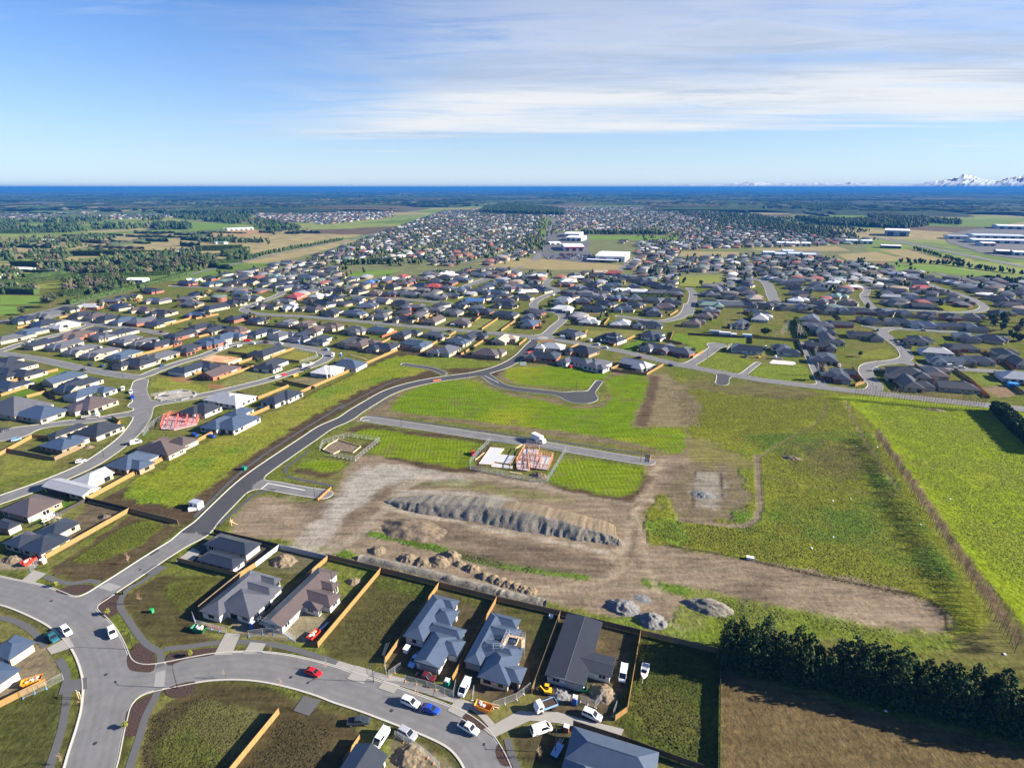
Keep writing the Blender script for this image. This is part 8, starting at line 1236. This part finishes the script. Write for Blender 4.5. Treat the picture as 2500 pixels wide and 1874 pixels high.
scaffold('B', [(985, 900), (1040, 900), (1080, 810), (1180, 830), (1175, 890)], 3.2, 'scaffold walkway crossing the steel-blue roof'); scaffold('a', [(560, 150), (690, 90), (780, 110)], 2.6, 'scaffold behind the big black-roofed house'); scaffold('b', [(1130, 1450), (1380, 1540)], 1.2, 'scaffold in front of the brown-roofed gable end'); scaffold('2', [(1430, 870), (1640, 900), (1680, 870)], 2.4, 'scaffold in front of the black-roofed white house on the park street'); scaffold('5', [(500, 1010), (560, 960)], 2.4, 'scaffold at the corner of the black-roofed house in the side close')
# stacks of timber, pipes, signs
for k, a, b_, m, lb in (('A', (2015, 815), (2110, 720), mat('pipe_lilac', (.42, .45, .70), .5), 'bundle of pale lilac pipes along the golden side fence'), ('B', (275, 945), (310, 850), M_TIMB, 'stack of timber offcuts by the golden side fence'), ('B', (865, 1225), (1030, 1270), M_TIMB, 'long timber stack behind the orange skip'), ('A', (1320, 740), (1440, 770), MATS['rust_brick'], 'pallets of bricks in front of the grey ribbed-roof house'), ('h', (665, 295), (760, 235), M_TIMB, 'timber planks beside the orange frame'), ('h', (150, 440), (270, 340), M_TIMB, 'timber stacked inside the mesh fence beside the slab'), ('h', (600, 590), (760, 620), M_TIMB, 'timber trestles below the orange frame'), ('3', (60, 1080), (300, 1150), M_TIMB, 'scattered framing timber on the bare section by the boundary fence')):
    A, B_ = P(k, *a), P(k, *b_); d = B_ - A; L = np.hypot(*d); o = thing('timber_stack', lb, 'timber', tuple(A) + (0,), math.atan2(d[1], d[0]), 'stacks of building material'); rr = random.Random(int(L * 100))
    for i in range(7): mb = MB(); x = rr.uniform(0, L * .12); mb.box(x, L - rr.uniform(0, L * .15), -.08, .08, 0, .14); mb.build('plank', m, o, loc=(0, (i % 4) * .2 - .3 + rr.uniform(-.04, .04), .02 + (i // 4) * .15), rz=rr.uniform(-.03, .03))
def barrier(k, a, b_, label, h=1.0):
    A, B_ = P(k, *a), P(k, *b_); d = B_ - A; L = np.hypot(*d); o = thing('safety_barrier', label, 'barrier', tuple(A) + (0,), math.atan2(d[1], d[0]), 'orange safety barriers'); n = max(2, round(L / 2))
    for i in range(n + 1): mb = MB(); mb.cyl((0, 0, 0), (0, 0, h + .15), .04); mb.build('stake', M_TIMB, o, loc=(i * L / n, 0, 0))
    mb = MB(); [mb.box(0, L, -.02, .02, z, z + .2) for z in (.15, .45, .75)]; mb.build('netting', M_SAFE, o)
barrier('D', (2045, 1058), (2128, 982), 'orange netting across the end of the new stub road'); barrier('E', (1990, 810), (1996, 765), 'orange netting across the end of the new side road'); barrier('E', (600, 292), (650, 285), 'red and white barrier at the kerb of the new main road bend'); barrier('A', (1355, 1), (1356, 2), 'tmp') if False else None
def sign(k, c, label, w_=2.6, h=2.0, m=M_PLAST, rz=0.0, z=.7):
    q = P(k, *c); o = thing('signboard', label, 'sign', tuple(q) + (0,), rz, 'signs and signboards')
    for s_ in (-1, 1): mb = MB(); mb.box(-.05, .05, -.05, .05, 0, z + h); mb.build('post', M_TIMB, o, loc=(s_ * w_ * .42, 0, 0))
    for s_ in (-1, 1): mb = MB(); mb.box(s_ * w_ / 4 - w_ / 4 + .04, s_ * w_ / 4 + w_ / 4 - .04, -.09, -.055, z, z + h); mb.build('board', m, o)
sign('E', (1178, 195), 'white double signboard where the new main road leaves the estate', 4.2, 2.6); sign('A', (515, 1215), 'white street name sign on the left verge', 1.4, .35, rz=R(-25), z=2.2)
q = P('D', 1490, 1220); o = thing('sign_frame', 'pale timber sign frame leaning beside the new main road', 'sign', tuple(q) + (0,), R(60)); 
for a, b_ in (((0, 0, 0), (0, 0, 3.2)), ((0, 0, 2.4), (1.6, .9, .1)), ((0, 0, 1.8), (1.6, -.9, .1)), ((-.6, 0, 2.2), (.9, 0, 2.2))): mb = MB(); mb.cyl(a, b_, .08, n=4); mb.build('beam', M_TIMB, o)
def lamp(k, c, label, h=6.2, rz=0.0):
    q = P(k, *c); o = thing('street_lamp', label, 'street lamp', tuple(q) + (0,), rz, 'street lamps'); link('pole', LP[0], o, scale=(1, 1, h / 6.2)); link('arm', LP[1], o, (0, 0, h - 6.2)); link('lamp_head', LP[2], o, (0, 0, h - 6.2))
mb = MB(); mb.cyl((0, 0, 0), (0, 0, 6.2), .09, .06, 8); mb.cyl((0, 0, 0), (0, 0, .5), .14, .12, 8); M_LP = mat('lamp_black', (.02, .021, .023), .5); lp0 = mb.mesh('pole', M_LP); mb = MB(); mb.cyl((0, 0, 6.1), (1.0, 0, 6.4), .045, .035, 6); lp1 = mb.mesh('arm', M_LP); mb = MB(); mb.box(.8, 1.5, -.13, .13, 6.34, 6.46); lp2 = mb.mesh('lamp_head', M_LP); LP = (lp0, lp1, lp2)
for k, x, y, a, lb in (('A', 662, 440, 140, 'black street lamp beside the footpath corner of the lower main road'), ('A', 856, 897, 200, 'black street lamp on the verge below the white wagon'), ('A', 1140, 1145, 120, 'black street lamp on the inner kerb of the curve'), ('B', 216, 1105, 250, 'black street lamp between the concrete driveways'), ('D', 1585, 1040, 130, 'black street lamp at the corner of the new stub road'), ('D', 1870, 690, 300, 'black street lamp on the left of the new main road'), ('D', 2025, 1045, 60, 'black street lamp near the orange netting of the stub road'), ('D', 668, 775, 300, 'street lamp beside the street below the park'), ('D', 850, 515, 200, 'street lamp at the junction of the islanded close'), ('D', 1665, 275, 60, 'street lamp above the park street lot'), ('E', 340, 318, 300, 'street lamp left of the new main road bend'), ('E', 395, 580, 80, 'street lamp near the start of the new side road'), ('E', 1138, 655, 80, 'street lamp left of the box truck'), ('E', 1932, 805, 80, 'street lamp at the end of the new side road'), ('E', 1520, 350, 80, 'street lamp above the new cul-de-sac'), ('E', 180, 478, 120, 'street lamp at the junction of main and side new roads'), ('E', 820, 255, 100, 'street lamp on the new main road before the cul-de-sac'), ('1', 260, 1140, 80, 'street lamp beside the red car at the upper left'), ('1', 1582, 1370, 80, 'street lamp above the park junction'), ('1', 1052, 1215, 80, 'street lamp opposite the black wagon'), ('2', 1125, 960, 80, 'street lamp on the park street among the white cars'), ('4', 2068, 1190, 80, 'street lamp on the street right of the roundabout'), ('5', 245, 1130, 80, 'street lamp in the side close'), ('5', 765, 1360, 80, 'street lamp at the lane among the lots'), ('6', 315, 1240, 80, 'street lamp at the bend of the estate street on the right'), ('6', 260, 1480, 80, 'street lamp at the foot of the estate street on the right'), ('6', 625, 1080, 80, 'street lamp on the upper bend of the estate street on the right'), ('B', 1385, 1560, 80, 'thin lamp beside the ladder trailer') ): lamp(k, (x, y), lb, rz=R(a))
# white litter in the paddock
for i, (k, x, y) in enumerate((('F', 845, 1362), ('F', 985, 1292), ('F', 980, 1060), ('F', 1098, 1045), ('F', 1492, 1065), ('F', 1268, 714), ('F', 1735, 1048), ('F', 1545, 1210), ('C', 2085, 928), ('C', 1322, 1292), ('F', 1133, 710))):
    q = P(k, x, y); mb = MB(); rr = random.Random(i); loft([(-.5, .25, 0, .2, .05), (-.2, .4, 0, .42, .15), (.3, .35, 0, .35, .12), (.6, .15, 0, .15, .05)], 0, mb); mb.build('plastic_bag', M_PLAST, None, loc=tuple(q) + (0,), rz=rr.uniform(0, 6), scale=rr.uniform(.45, .8), label='scrap of white plastic lying in the rough or bright grass', cat='litter', group='white plastic scraps in the paddocks')
boxthing('bale', 'F', (450, 1432), 2.2, 1.1, .8, M_PLAST, 'white wrapped bale at the edge of the bare track', 'bale')
# playground in the park
q = P('D', 1130, 385); o = thing('playground', 'pale concrete playground ring in the park', 'playground', tuple(q) + (0,)); 
for i in range(9): th = i / 9 * 6.28; mb = MB(); mb.box(-2.2, 2.2, -.35, .35, 0, .5); mb.build('seat_wall', M_CONC, o, loc=(11 * math.cos(th), 8 * math.sin(th), 0), rz=th + 1.57)
mb = MB(); [mb.cyl((x, y, 0), (x, y, 2.6), .07) for x in (-2, 2) for y in (-1, 1)]; mb.box(-2.1, 2.1, -1.1, 1.1, 2.6, 2.7); mb.build('climbing_frame', M_GALV, o)

# manhole covers and patches in the roads
for i, (k, x, y, lb) in enumerate((('A', 680, 1058, 'round manhole cover in the middle of the junction'), ('A', 1868, 1075, 'manhole cover in front of the red coupe'), ('A', 330, 585, 'manhole cover on the left arm of the junction'), ('B', 330, 1290, 'manhole cover in the road left of the white station wagon'), ('A', 900, 385, 'manhole cover on the lower main road'), ('A', 610, 1500, 'manhole cover near the bottom of the junction street'))):
    q = P(k, x, y); mb = MB(); mb.cyl((0, 0, .02), (0, 0, .05), .42, n=16); mb.build('manhole_cover', M_BUMP, None, loc=tuple(q) + (0,), label=lb, cat='manhole', group='manhole covers in the roads')
